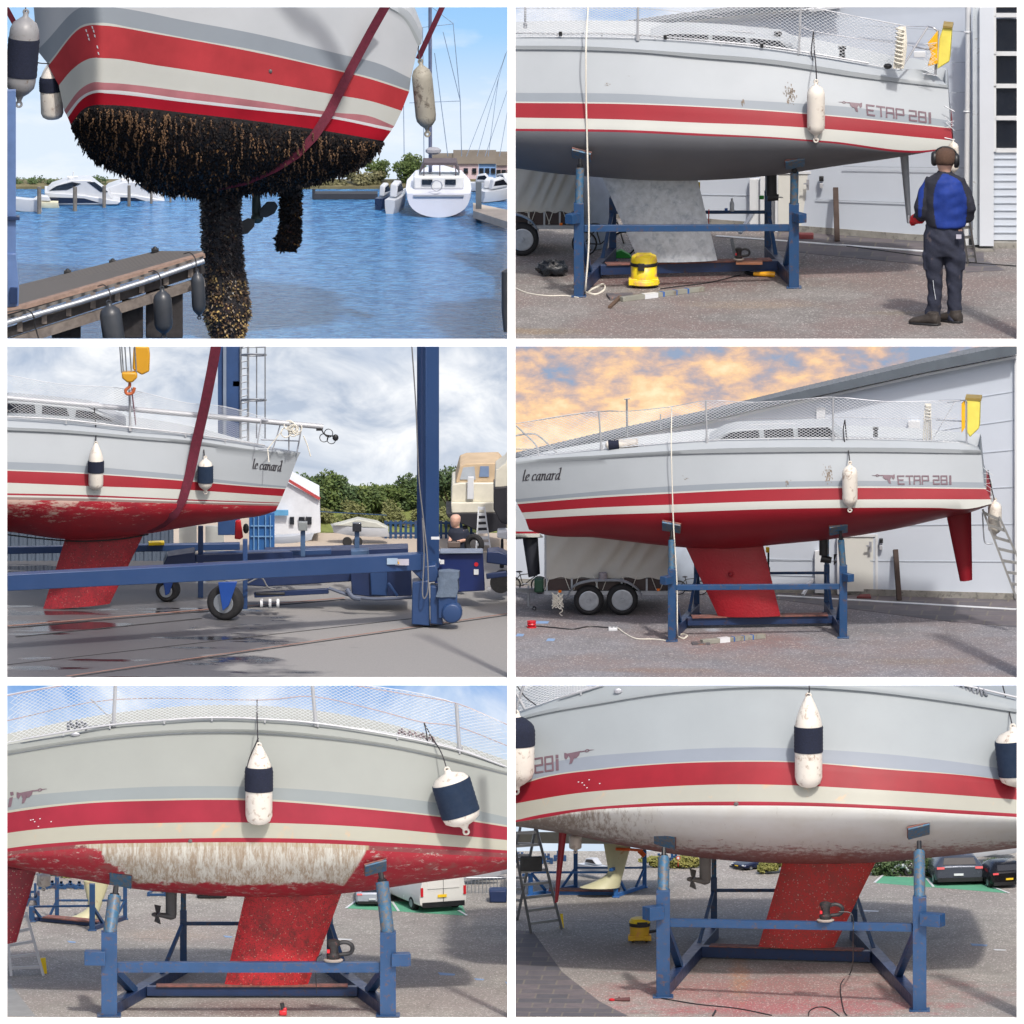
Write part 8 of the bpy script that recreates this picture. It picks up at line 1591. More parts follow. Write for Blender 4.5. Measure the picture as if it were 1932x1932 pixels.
 for u, w_, vt in ((250, .55, 1240), (500, .4, 1140), (620, .7, 1092)): a = S.p(u, vt, .7 + u * .0016); b = MB(); b.box((a.x, a.y + .25, (a.z + S.zg - .1) / 2), (w_, .35, a.z - S.zg + .1)); b.build('jetty_post', W2, parent=jt, clip=S, bevel=.02)
 for k, (u, v0, v1, r, d, lb) in enumerate(((424, 1142, 1330, 42, .35, 'black fender with pointed top hanging on the jetty, cut by the bottom edge'), (615, 1088, 1266, 35, .95, 'middle long black fender hanging from the jetty rail'), (748, 1020, 1196, 26, 1.5, 'black fender at the end of the jetty beside the crusted keel'))):
  fender(S, u, v0, v1, r, d, lb, 'round', clip=S, tilt=26 if k == 0 else 8, colors=(mat('fender_black', (52, 56, 62), .4, var=.1), NAVY), group='black jetty fenders', hang=[[(u - 8, v0 + 4, d), (u - 10, v0 - 40, d), (u - 30, v0 - 66, d + .1), (u - 55, v0 - 62, d + .2)]])
 for k, (u, v, d) in enumerate(((255, 1028, 3.5), (585, 945, 3.2), (425, 990, 3.4))): b = MB(); b.box(S.p(u, v, d), (.14, .1, .08)); b.ball(S.p(u, v - 6, d), .05, 8); b.build('cleat', BLACKP, parent=jt, clip=S, bevel=.01)
 b = MB(); b.tube(spline([S.p(27, 1178, .2), S.p(95, 1168, .2), S.p(125, 1190, .1), S.p(135, 1240, .1), S.p(150, 1290, .1)], 5), .014, 6); b.build('mooring_line', BLACKP, clip=S, tag_=('thin black line looped over the jetty edge at the far left', 'line'))
 b = MB(); b.lathe(S.p(1912, 1015, .8), (0, 0, -1), [(0, .02), (.05, .1), (.8, .1), (1.2, .06)], 14); b.build('fender', MATS['fender_black'], clip=S, tag_=('sliver of a black fender at the lower right edge of the water', 'fender'))
 # curved tube added overhead, out of view, shaped to throw an arc shadow on the bow
 T = 4.0; mb = MB(); q = [H.on(u, v) + sdir * T for u, v in ((1120, 60), (1190, 110), (1250, 190), (1282, 260), (1286, 330), (1268, 390))]; mb.tube(spline([q[0] + Vector((-.9, 0, .5))] + q, 5), .15, 10); mb.build('arc_shadow_pipe', LBL, tag_=('curved pipe added out of view above the bow to cast an arc shadow', 'pipe'))
# ================================================================== yard three: boat hanging in the blue lift, bow to the right
def panel3():
 S = P3; rnd = random.Random(33); gy = lambda v: S.g(0, v).y
 sky_wall(S, cloud_sky('sky_overcast', S, (150, 172, 204), (206, 216, 228), (240, 242, 245), (176, 188, 206), .74, (.3, 1, .55), 7.7, 1.0, .3, 5, None, .15, .5))
 g = NG('wet_asphalt'); xs, ys, zs = g.sep(); n = g.noise(.8, 6, .65, g.mapped((.5, 1, 1))); 
 wetx = g.math('MULTIPLY', g.math('SUBTRACT', S.X(1080), xs), .10); wm = g.ramp(g.math('ADD', n, wetx), [(.5, 0.0), (.62, 1.0)]); pud = g.ramp(g.noise(.9, 3, .5, g.mapped((.35, 1.4, 1), (0, 0, 0), (3.3, 1.2, 0))), [(.56, 0.0), (.6, 1.0)])
 fine = g.noise(28, 4, .7); dry = g.mix(g.ramp(fine, [(.3, 0.0), (.7, .5)]), s2l((142, 140, 138)), s2l((116, 115, 114))); wet = g.mix(g.ramp(fine, [(.3, 0.0), (.7, .4)]), s2l((92, 92, 95)), s2l((70, 70, 74)))
 c = g.mix(wm, dry, wet); pf = g.math('MULTIPLY', pud, wm); c = g.mix(pf, c, s2l((40, 40, 46))); g.base(c); g.rough(g.ramp(g.math('ADD', g.math('MULTIPLY', wm, .35), g.math('MULTIPLY', pf, .5)), [(0, .85), (.36, .5), (.85, .08)])); g.bump(fine, .2, .006)
 ground(S, g.m, 'ground')
 b = MB(); b.prism([(S.xl, gy(800), S.zg + .004), (S.xr, gy(790), S.zg + .004), (S.xr, S.Y0 + DEPTH, S.zg + .004), (S.xl, S.Y0 + DEPTH, S.zg + .004)], (0, 0, -.003)); struct(b, 'road', mat('pale_paving', (176, 164, 150), .9, var=.08, scale=1), clip=S, smooth=0)
 b = MB(); b.prism([S.at(1040, 15.6, .012), S.at(1960, 15.6, .012), S.at(1960, 17.9, .5), S.at(1040, 17.9, .5)], (0, 0, -.004)); o = b.build('grass_bank', mat('grass', (112, 122, 66), .9, var=.2, scale=5, bump=.5), clip=S, smooth=0); o['kind'] = 'structure'
 RL = mat('rail_pinkish', (150, 116, 104), .6); DK = mat('dark_groove', (46, 46, 48), .8)
 for a, c_, w_, m_ in (((250, 1258), (1913, 1022), .035, RL), ((250, 1264), (1913, 1028), .05, DK), ((27, 1068), (1300, 962), .05, RL), ((27, 1076), (1300, 968), .07, DK), ((27, 1215), (1560, 1040), .02, DK), ((60, 1110), (760, 1040), .05, DK)):
  b = MB(); b.beam(S.g(*a, .006), S.g(*c_, .006), w_, .006); o = b.build('ground_rail', m_, clip=S); o['kind'] = 'structure'
 # ---- far things
 C1 = thing('container', S.at(330, 12.6), 'long grey ribbed container behind the pitted keel and blue lift beam', 'container'); GR = mat('grey_ribbed_paint', (84, 96, 112), .6, var=.1); rows = []
 for i in range(121): u = lerp(27, 655, i / 120); k = .035 if (i // 3) % 2 else 0; rows.append([S.p(u, 706, 12.6 - k), Vector((S.X(u), S.Y0 + 12.6 - k, S.zg))])
 b = MB(); b.grid(rows); b.box(((S.xl + S.X(655)) / 2, S.Y0 + 13.4, (S.zg + rows[0][0].z) / 2), (S.X(655) - S.xl, 1.4, rows[0][0].z - S.zg)); b.build('wall', GR, parent=C1, clip=S, smooth=15)
 C2 = thing('container', S.at(990, 12.2), 'blue shipping container end with door bars behind the bow', 'container'); BC = mat('container_blue', (40, 92, 150), .5, var=.1)
 a = S.p(940, 640, 12.2); c = S.p(1036, 640, 12.2); b = MB(); b.box(((a.x + c.x) / 2, S.Y0 + 12.9, (a.z + S.zg) / 2), (c.x - a.x, 1.4, a.z - S.zg)); b.build('body', BC, parent=C2, clip=S, bevel=.01)
 b = MB(); [b.tube([S.p(u, 650, 12.16), S.p(u, 845, 12.16)], .012, 6) for u in (958, 975, 1002, 1020)]; [b.box(S.p(988, v, 12.17), (.42, .02, .02)) for v in (690, 730)]; b.build('door_bar', mat('bar_pale_blue', (110, 150, 190), .5), parent=C2, clip=S)
 for (u0, u1, nm) in ((675, 742, 'white garage panel behind the lift posts, left one'), (775, 845, 'pale garage panel behind the lift posts, beside the blue column')):
  b = MB(); a = S.p(u0, 690, 12.9); c = S.p(u1, 690, 12.9); b.box(((a.x + c.x) / 2, a.y, (a.z + S.zg) / 2), (c.x - a.x, .1, a.z - S.zg)); b.build('panel_door', mat('pale_panel', (190, 192, 186), .6), clip=S, tag_=(nm, 'panel'))
 hs = thing('white_building', S.at(1120, 14.6), 'white gabled building with red roof edge right of the bow', 'building')
 b = MB(); b.prism([S.p(u, v, 14.6) for u, v in ((1020, 480), (1080, 525), (1205, 590), (1210, 714))] + [S.p(1020, 752, 14.6)], (0, 1.5, 0)); b.build('wall', mat('white_facade', (206, 210, 216), .7), parent=hs, clip=S, smooth=10)
 b = MB(); b.beam(S.p(1015, 474, 14.55), S.p(1207, 588, 14.55), .06, .05); b.build('roof_edge', mat('red_trim', (170, 70, 70), .6), parent=hs, clip=S)
 for (u0, u1) in ((1094, 1110), (1128, 1150), (1154, 1176)): b = MB(); a = S.p(u0, 656, 14.56); c = S.p(u1, 684, 14.56); b.box(((a.x + c.x) / 2, a.y, (a.z + c.z) / 2), (c.x - a.x, .05, a.z - c.z)); b.build('window', GLASSD, parent=hs, clip=S)
 b = MB(); b.box(S.p(1060, 640, 14.5), (.28, .06, .1)); b.build('sign', mat('sign_cyan', (90, 150, 190), .5), parent=hs, clip=S)
 for k, (u, vt, w_, m_, lb) in enumerate(((1130, 500, 190, LEAFD, 'dark green tree rising behind the white gabled building'), (1215, 486, 170, LEAF, 'tallest sparse crowned tree left of the big blue column'), (1290, 492, 190, LEAFD, 'dense dark tree between the building and the covered boat'), (1400, 530, 190, LEAF, 'lighter green round tree above the covered boat'), (1480, 522, 190, LEAF, 'mid green tree above the blue fence'), (1550, 492, 150, LEAFD, 'dark tree right against the left side of the big column'), (1700, 448, 190, LEAFD, 'tall dark tree between the big column and the cream motorboat'))):
  tree(S, u, 16.6 + .1 * (k % 3), vt, w_, lb, m_, n=2600, size=.036, group='trees along the yard edge', trunk_frac=.2)
 hedge(S, 1205, 1790, 16.0, .5, 'olive scrub bank below the trees beyond the blue fence', leaf_mat('olive_scrub', (84, 92, 56), (120, 122, 78)), n=6000, size=.03)
 b = MB(); b.beam(S.at(1450, 15.0, .3), S.at(1790, 15.0, .3), .03, .04); b.beam(S.at(1450, 15.0, .1), S.at(1790, 15.0, .1), .03, .04); [b.box(S.at(1455 + 19 * k, 15.0, .17), (.05, .05, .34)) for k in range(18)]; b.beam(S.at(1460, 15, .45), S.at(1200, 15.4, .45), .015, .015); b.build('fence', BLUEP, clip=S, tag_=('blue railing fence along the far yard behind the man', 'fence'))
 cb = small_boat(S, 1360, 14.4, 1.05, .16, 'motorboat under a pale cover on a trailer in the far yard', cabin=False, cover=mat('pale_cover', (176, 178, 170), .7), yaw=math.pi)
 for u in (1310, 1350): b = MB(); b.lathe(S.at(u, 14.1, .09), (0, 1, 0), [(0, .04), (0, .09), (.08, .09)], 16); b.build('wheel', RUBBER, parent=cb, clip=S)
 cb2 = small_boat(S, 1095, 13.3, .85, .22, 'small white sailing dinghy on a trolley before the white building', cabin=False, yaw=.05)
 o = thing('boat_trailer', S.at(1220, 12.9), 'empty low boat trailer with small wheels on the pale paving', 'trailer'); b = MB(); b.beam(S.at(1080, 12.9, .12), S.at(1250, 12.9, .12), .03, .03); b.box(S.at(1240, 12.9, .14), (.2, .3, .05)); b.build('frame', GALV, parent=o, clip=S)
 for u in (1225, 1265): b = MB(); b.lathe(S.at(u, 12.7, .075), (0, 1, 0), [(0, .03), (0, .075), (.06, .075)], 16); b.build('wheel', RUBBER, parent=o, clip=S)
 mo = thing('motorboat', S.at(1800, 13.5), 'big cream motorboat with beige canopy stored ashore at the right edge', 'motorboat'); CR = mat('cream_hull', (206, 202, 186), .45)
 def blk(pts, d, dd, m_, nm, par, bv=.02): b = MB(); b.prism([S.p(u, v, d) for u, v in pts], (0, dd, 0)); return b.build(nm, m_, parent=par, clip=S, bevel=bv)
 blk([(1702, 600), (1706, 535), (1735, 528), (1868, 528), (1868, 600)], 13.4, 1.4, CR, 'superstructure', mo); blk([(1704, 642), (1702, 602), (1870, 602), (1870, 640)], 13.3, 1.6, CR, 'hull', mo); blk([(1718, 527), (1735, 465), (1760, 455), (1880, 452), (1896, 470), (1868, 526)], 13.5, 1.2, mat('beige_canopy', (190, 168, 138), .8), 'canopy', mo)
 blk([(1735, 515), (1748, 470), (1790, 466), (1795, 515)], 13.48, .02, mat('clear_pane', (170, 178, 186), .2), 'canopy_window', mo, 0); blk([(1808, 505), (1812, 465), (1845, 465), (1845, 505)], 13.48, .02, mat('blue_pane', (120, 140, 170), .2), 'canopy_window', mo, 0)
 blk([(1762, 590), (1765, 505), (1788, 505), (1788, 590)], 13.3, .06, WHITEP, 'boarding_ladder', mo, .01); blk([(1690, 658), (1682, 642), (1890, 640), (1915, 700), (1830, 720), (1780, 700)], 13.3, 1.3, mat('dark_bottom', (34, 34, 40), .6), 'bottom', mo); blk([(1740, 780), (1745, 690), (1765, 690), (1768, 780)], 13.6, .1, BLACKP, 'support', mo)
 m2 = thing('motorboat', S.at(1895, 11.5), 'white and dark motorboat bow cut by the right edge above the man', 'motorboat'); blk([(1866, 545), (1870, 480), (1905, 455), (1930, 420), (1930, 545)], 11.6, 1, CR, 'deck', m2); blk([(1862, 628), (1862, 548), (1930, 540), (1930, 690), (1890, 680)], 11.5, 1, mat('dark_bottom', (34, 34, 40), .6), 'hull', m2); blk([(1875, 735), (1878, 712), (1930, 710), (1930, 745)], 11.4, .4, WHITEP, 'bottom', m2); blk([(1885, 850), (1890, 740), (1900, 740), (1902, 850)], 11.6, .1, BLACKP, 'support', m2)
 ladder(S, S.p(1797, 775, 12.5), S.p(1806, 617, 12.7), S.p(1850, 772, 12.5), S.p(1828, 617, 12.7), 7, 'white step ladder beside the dark boat bottom behind the man', WHITEP, clip=S, flat=(.025, .03))
 # ---- boat
 rows = [([(-20, 281), (27, 284), (250, 301), (500, 325), (700, 347), (850, 372), (960, 392), (1134, 414)], .64),
   ([(-20, 316), (250, 328), (500, 350), (720, 368), (960, 402), (1130, 420)], .80), ([(-20, 327), (250, 339), (500, 360), (720, 379), (960, 410), (1126, 428)], .80), ([(-20, 331), (250, 343), (500, 364), (720, 383), (960, 414), (1124, 431)], .77),
   ([(-20, 447), (250, 458), (500, 480), (700, 499), (850, 518), (1082, 541)], .90), ([(-20, 475), (345, 491), (690, 515), (960, 539), (1079, 547)], .92), ([(-20, 480), (345, 495), (690, 520), (960, 543), (1077, 551)], .925),
   ([(-20, 525), (345, 540), (690, 553), (960, 571), (1066, 578)], .96), ([(-20, 566), (345, 574), (690, 589), (1056, 602)], .98), ([(-20, 573), (345, 581), (690, 594), (1054, 605)], .985), ([(-20, 580), (345, 587), (690, 599), (1052, 609)], .99), ([(-20, 590), (345, 597), (690, 606), (1049, 615)], 1.0),
   ([(-20, 706), (60, 716), (245, 740), (400, 736), (540, 722), (700, 695), (900, 664), (1000, 648), (1040, 634)], 0)]
 H = Hull(S, 7.4, [(0, 1.5), (.3, 1.45), (.55, 1.15), (.8, .6), (1, .03)], rows, far_drop=.3)
 bt = thing('sailboat', S.at(600, 7.4), 'sailboat with flaking red bottom hanging in the dark red sling of the blue lift', 'sailboat')
 flk = streak_mat('flaking_red', S, (196, 190, 180), (138, 20, 36), (150, 128, 96)); g2 = NG('flaking_bottom'); xs, ys, zs = g2.sep(); zt = H.on(500, 600).z
 sp = g2.noise(1.0, 9, .8, g2.mapped((2.6, 2, 9))); tt = g2.math('MULTIPLY', g2.math('SUBTRACT', zt, zs), .22); xx = g2.math('MULTIPLY', g2.math('SUBTRACT', xs, S.X(300)), .022); f = g2.ramp(g2.math('SUBTRACT', g2.math('SUBTRACT', sp, tt), xx), [(.49, 0.0), (.56, .9)])
 cc = g2.mix(g2.ramp(g2.noise(2.5, 8, .7), [(.4, 0.0), (.7, .7)]), s2l((158, 24, 40)), s2l((122, 28, 42))); g2.base(g2.mix(f, cc, s2l((192, 168, 156)))); g2.rough(.5)
 H.build('hull', [GEL, RAIL, GEL, GEL, GREYS, GELW, REDS, GELW, REDT, GELW, GREYT, g2.m], bt, GEL, S)
 keel(S, [(247, 735), (542, 722), (414, 984), (162, 1004)], 7.4, .18, 'keel', keel_mat('pitted_keel_crimson', (150, 30, 42), (92, 30, 36), (180, 110, 104), .5), bt, S)
 dn = lambda u: H.depth(u, interp(rows[0][0], u) + 20) + .1
 b = MB(); b.prism([S.p(u, v, 6.95) for u, v in ((-20, 290), (-20, 212), (150, 226), (330, 244), (470, 300), (478, 322))], (0, .9, 0)); cbn = b.build('cabin', GEL, parent=bt, clip=S, bevel=.03)
 for pl in (((20, 262), (20, 226), (130, 234), (135, 266)), ((158, 268), (160, 236), (250, 246), (262, 276)), ((284, 280), (288, 252), (350, 260), (430, 296))): b = MB(); b.prism([S.p(u, v, 6.94) for u, v in pl], (0, .012, 0)); b.build('cabin_window', GLASSD, parent=cbn, clip=S)
 net(S, bt, [(27, 120), (230, 155), (460, 171), (520, 182), (700, 225), (850, 240), (1010, 285)], [(27, 281), (250, 298), (500, 322), (700, 345), (850, 368), (1010, 398)], 27, 1010, 0, cell=10, clip=S, dfun=dn, r=.003); stanchions(S, H, bt, [(492, 178, 325, -4)], off=.1, r=.022)
 toe_rail(S, H, bt, [(27, 277), (250, 290), (490, 318), (700, 340), (850, 362), (1000, 386)], off=.05, r=.015)
 b = MB(); b.tube([S.p(-10, 204, 7.0), S.p(350, 236, 7.0), S.p(700, 268, 7.0), S.p(1220, 316, 7.0)], .052, 14); b.tube([S.p(340, 236, 7.0), S.p(352, 236, 7.0), S.p(372, 238, 7.0)], .075, 12); b.build('mast', ALU, clip=S, tag_=('aluminium mast laid lengthwise on deck, its tip past the bow', 'mast'))
 b = MB(); b.tube(spline([S.p(1210, 316, 7), S.p(1225, 345, 6.95), S.p(1262, 352, 7)], 4), .014, 5); b.ball(S.p(1266, 357, 7), .06, 10, (1, .8, 1.1)); [b.torus(S.p(u, v, 7), .08, .008, (.2, 1, .1), 16, 4) for u, v in ((1222, 358), (1240, 340), (1250, 365))]; b.box(S.p(1205, 325, 7), (.12, .08, .05)); b.build('masthead_fittings', BLACKP, clip=S, tag_=('black masthead fittings and cable loops past the bow', 'fittings'))
 b = MB(); [b.torus(S.p(1100 + rnd.uniform(-25, 25), 315 + rnd.uniform(-18, 24), 6.95), .09, .012, (rnd.uniform(-.5, .5), 1, rnd.uniform(-.5, .5)), 14, 4) for _ in range(9)]; b.tube([S.p(1065, 330, 6.9), S.p(1010, 400, 6.9), S.p(1015, 450, 6.8)], .012, 5); b.tube([S.p(1145, 350, 7), S.p(1160, 385, 7), S.p(1172, 428, 7)], .012, 5); b.build('rope_tangle', WHITEROPE, clip=S, tag_=('tangle of cream ropes lashing the mast at the bow rail', 'rope'))
 rods(S, bt, 'pulpit', [([(1120, 415, 7.3), (1135, 330, 7.4), (1128, 305, 7.4), (1060, 300, 7.1), (985, 290, 6.9)], .015), ([(1090, 405, 7.1), (1090, 305, 7.1)], .013), ([(970, 385, 6.8), (985, 290, 6.9)], .013), ([(985, 365, 6.9), (1130, 370, 7.3)], .012), ([(1030, 400, 7.0), (1060, 300, 7.1)], .012)], STEEL, S)
 le_canard(H, 952, 452, 22, 110, .1, bt, S)
 df = H.depth(362, 480) - .2; fender(S, 362, 378, 553, 28, df, 'pointed white fender with navy band left of the dark red sling', 'cone', clip=S, colors=(FENDW, NAVY), sleeve=(.38, .63), hang=[[(361, 380, df), (362, 330, dn(360)), (356, 245, dn(356))]])
 df = H.depth(775, 500) - .2; fender(S, 775, 432, 560, 27, df, 'short round ended fender with teal sleeve between the sling and the boat name', 'round', clip=S, colors=(FENDW, mat('teal_navy_cloth', (18, 38, 62), .9)), sleeve=(.24, .74), hang=[[(772, 436, df), (768, 390, dn(768)), (765, 350, dn(765))]])
 # sling
 SL = mat('sling_red', (92, 24, 44), .85, var=.2, scale=12, bump=.3); rows = []
 for (u, v, w_, ex) in ((818, -5, 40, .6), (800, 100, 40, .5), (772, 240, 40, .35), (740, 380, 40, .12), (715, 500, 38, .03), (690, 590, 36, .03), (655, 650, 32, .03), (610, 690, 26, .03), (560, 712, 18, .05)):
  d = (H.depth(u, v) if v > 390 else H.depth(740, 395)) - ex - .03; sl_ = -.35 if v > 600 else 0; rows.append([S.p(u - w_ / 2, v + sl_ * w_ / 2, d), S.p(u + w_ / 2, v - sl_ * w_ / 2, d), S.p(u + w_ / 2, v - sl_ * w_ / 2, d + .03), S.p(u - w_ / 2, v + sl_ * w_ / 2, d + .03)])
 b = MB(); b.grid(rows, close=True); b.build('sling', SL, clip=S, smooth=60, tag_=('dark red lifting sling wrapped round the hull of the hanging boat', 'sling'))
 rope_thing(S, [S.p(27, 723, 7.3), S.p(150, 738, 7.2), S.p(300, 748, 7.15), S.p(450, 740, 7.2), S.p(560, 722, 7.3)], .014, BLACKP, 'thin black line running under the flaking hull to the sling', 'line', 'line')
 hk = thing('crane_hook', S.p(500, 90, 6.2), 'yellow crane block and hook on chains above the cabin', 'crane hook'); YB = mat('crane_yellow', (196, 144, 30), .45, var=.06)
 b = MB(); b.prism([S.p(u, v, 6.1) for u, v in ((505, -5), (560, -5), (566, 50), (564, 108), (535, 122), (500, 100))], (0, .3, 0)); b.build('motor_box', YB, parent=hk, clip=S, bevel=.03)
 b = MB(); b.prism([S.p(u, v, 6.0) for u, v in ((459, 112), (515, 112), (520, 130), (500, 150), (480, 150), (460, 134))], (0, .25, 0)); b.build('hook_block', YB, parent=hk, clip=S, bevel=.03)
 b = MB(); [b.tube([S.p(u, -5, 6.1), S.p(u + 8, 112, 6.1)], .014, 5) for u in (451, 458, 470, 488, 507)]; b.build('chain', GALV, parent=hk, clip=S)
 b = MB(); b.tube(spline([S.p(490, 150, 6.1), S.p(488, 165, 6.1), S.p(474, 178, 6.1), S.p(480, 192, 6.1), S.p(500, 188, 6.1), S.p(508, 168, 6.1)], 5), .03, 8); b.build('hook', mat('orange_hook', (176, 90, 50), .5), parent=hk, clip=S)
 b = MB(); b.beam(S.p(497, 176, 6.2), S.p(512, 302, 6.9), .1, .02, up=(1, 0, 0)); b.build('webbing', mat('pink_webbing', (160, 120, 130), .8, var=.5, scale=30), clip=S, tag_=('patterned pink webbing strap hanging from the hook', 'strap'))
 # ---- the travelling lift
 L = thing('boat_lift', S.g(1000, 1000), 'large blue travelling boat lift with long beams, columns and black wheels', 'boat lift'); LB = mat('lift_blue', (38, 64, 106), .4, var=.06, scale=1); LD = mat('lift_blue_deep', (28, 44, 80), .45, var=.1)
 def bar(a, c_, w_, h_, nm, m_=None, par=None, bv=.012): b = MB(); b.beam(S.p(*a), S.p(*c_), w_, h_); return b.build(nm, m_ or LB, parent=par or L, clip=S, bevel=bv)
 bar((-20, 903, 2.0), (1600, 822, 5.5), .28, .31, 'lower_beam'); 
 cz = Matrix.Rotation(R(42), 3, 'Z')
 def col(u, vt, vb, d, w_, dp, nm, rot=None, m_=None): a, c_ = S.p(u, vt, d), S.p(u, vb, d); b = MB(); b.box((a + c_) / 2 , (w_, dp, a.z - c_.z), rot); return b.build(nm, m_ or LB, parent=L, clip=S, bevel=.01)
 col(1615, -10, 850, 5.8, .34, .26, 'column', cz); b = MB(); b.beam(S.p(1592, -10, 5.55), S.p(1592, 790, 5.55), .02, .05); b.build('column_channel', LD, parent=L, clip=S)
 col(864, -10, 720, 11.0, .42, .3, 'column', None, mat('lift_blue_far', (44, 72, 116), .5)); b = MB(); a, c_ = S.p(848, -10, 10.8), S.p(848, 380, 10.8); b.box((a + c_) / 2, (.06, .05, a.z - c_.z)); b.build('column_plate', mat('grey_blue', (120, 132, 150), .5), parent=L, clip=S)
 # caged ladder on the far column
 cl = thing('caged_ladder', S.p(950, 300, 10.9), 'grey caged ladder beside the far blue column', 'ladder'); b = MB(); [b.tube([S.p(u, -10, 10.8), S.p(u, 385, 10.8)], .022, 6) for u in (908, 936)]; b.build('rail', GALV, parent=cl, clip=S)
 for k in range(15): b = MB(); b.tube([S.p(908, 20 + 26 * k, 10.8), S.p(936, 14 + 26 * k, 10.8)], .014, 5); b.build('rung', GALV, parent=cl, clip=S)
 for v in (12, 45, 215): b = MB(); c_ = S.p(958, v, 10.75); b.torus(c_, .23, .018, (0, .25, 1), 20, 5); b.build('hoop', GALV, parent=cl, clip=S)
 b = MB(); [b.tube([S.p(u, -10, 10.6), S.p(u, 360, 10.6)], .014, 5) for u in (968, 1000)]; b.build('cage_bar', GALV, parent=cl, clip=S); b = MB(); b.box(S.p(893, 152, 10.9), (.14, .1, .1)); b.build('bracket', BLUED, parent=cl, clip=S)
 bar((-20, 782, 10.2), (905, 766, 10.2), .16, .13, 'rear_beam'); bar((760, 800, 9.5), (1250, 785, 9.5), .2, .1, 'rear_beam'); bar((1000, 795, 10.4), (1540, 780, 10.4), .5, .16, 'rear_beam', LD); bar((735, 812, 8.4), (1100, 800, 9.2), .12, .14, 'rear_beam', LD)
 col(757, 690, 960, 8.6, .1, .1, 'upright'); col(925, 740, 1003, 6.6, .09, .12, 'upright')
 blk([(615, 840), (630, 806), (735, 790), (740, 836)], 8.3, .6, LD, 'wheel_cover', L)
 for (u, v, r, d, nm) in ((843, 981, 70, 6.1, 0), (626, 935, 44, 8.1, 0)):
  c_ = S.p(u, v, d); rr = c_.z - S.zg; wh = wheel(S, L, c_ - Vector((0, .02, 0)), rr, .3, .55, axis=Vector((.28, 1, 0)).normalized()); b = MB(); b.prism([S.p(u - r * .28, v - r * 1.1, d - .12), S.p(u + r * .75, v - r * 1.15, d - .12), S.p(u + r * .3, v + 10, d - .12), S.p(u, v + r * .4, d - .12), S.p(u - r * .05, v + r * .4, d - .12)], (0, .06, 0)); b.build('wheel_fork', mat('fork_blue', (24, 66, 140), .4), parent=L, clip=S, bevel=.01)
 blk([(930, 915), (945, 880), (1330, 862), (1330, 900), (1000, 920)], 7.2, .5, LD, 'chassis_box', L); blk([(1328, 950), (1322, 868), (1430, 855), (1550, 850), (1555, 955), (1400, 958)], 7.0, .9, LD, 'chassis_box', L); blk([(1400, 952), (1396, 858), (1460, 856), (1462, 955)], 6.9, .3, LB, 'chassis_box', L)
 rods(S, L, 'bumper', [([(1240, 925, 6.8), (1330, 955, 6.7), (1420, 966, 6.6), (1560, 960, 6.5)], .03), ([(1310, 930, 6.7), (1330, 958, 6.6), (1360, 966, 6.6)], .045)], mat('bumper_grey', (84, 92, 110), .6), S); bar((1240, 935, 7.2), (960, 950, 7.4), .1, .1, 'lower_strut', LD); bar((1500, 955, 6.8), (1465, 905, 6.8), .05, .05, 'lower_strut')
 blk([(1640, 800), (1660, 795), (1822, 792), (1830, 935), (1640, 945)], 7.4, .35, mat('housing_blue', (24, 40, 92), .4, var=.05), 'engine_housing', L); blk([(1660, 797), (1660, 788), (1822, 788), (1824, 795)], 7.3, .4, mat('housing_top', (110, 122, 140), .5), 'housing_lid', L)
 blk([(1545, 850), (1645, 838), (1660, 900), (1600, 905)], 5.35, .4, LB, 'column_foot_bracket', L); blk([(1553, 1062), (1556, 905), (1618, 895), (1622, 1068)], 5.3, .5, LB, 'track_leg', L); blk([(1624, 1060), (1624, 918), (1660, 920), (1672, 1064)], 5.2, .4, LB, 'track_leg', L)
 b = MB(); b.lathe(S.p(1705, 1022, 5.0), (0, 1, 0), [(0, .1), (.02, .18), (.12, .2), (.35, .2)], 20); b.box(S.p(1690, 985, 5.25), (.36, .3, .5)); b.build('drive_motor', LB, parent=L, clip=S, bevel=.02)
 b = MB(); rows = [[S.p(u + 6 * math.sin(v * .3), v, 5.1) + Vector((0, dy, 0)) for u, dy in ((1650, 0), (1672, -.06), (1700, -.02), (1726, -.05), (1730, .15), (1690, .3), (1652, .2))] for v in (862, 885, 890, 930, 958)]; b.grid(rows, close=True); b.f.append(tuple(range(7))); b.m.append(0); b.build('motor_hood', mat('grey_blue_hood', (92, 106, 124), .8, var=.15, scale=8, bump=.4), parent=L, clip=S, smooth=60)
 rods(S, L, 'hanging_cable', [([(1553, -5, 5.4), (1570, 250, 5.4), (1580, 500, 5.3), (1597, 660, 5.3), (1612, 800, 5.2), (1616, 920, 5.1), (1604, 962, 5.1), (1594, 940, 5.1), (1600, 800, 5.2), (1594, 660, 5.3)], .013), ([(935, 905, 6.3), (985, 885, 6.3), (1010, 920, 6.3), (1040, 930, 6.3)], .015), ([(820, 885, 6.4), (880, 900, 6.3), (1000, 875, 6.4)], .014)], mat('grey_cable', (110, 110, 112), .6), S)
 for k, (u, v, w_, m_) in enumerate(((1480, 822, 40, mat('label_pale_blue', (150, 170, 190), .5)), (1517, 825, 52, mat('label_white', (200, 200, 196), .5)))): b = MB(); q = S.p(u, v, 5.15 if k else 5.08); b.box(q + Vector((0, -.05, 0)), (w_ / 200, .012, .12)); st = b.build('warning_sticker', m_, parent=L, clip=S)
 b = MB(); q = S.p(1500, 826, 5.07); b.prism([q + Vector((-.04, 0, -.035)), q + Vector((.04, 0, -.035)), q + Vector((0, 0, .04))], (0, .006, 0)); b.build('warning_triangle', mat('warning_yellow', (220, 170, 40), .5), parent=st, clip=S)
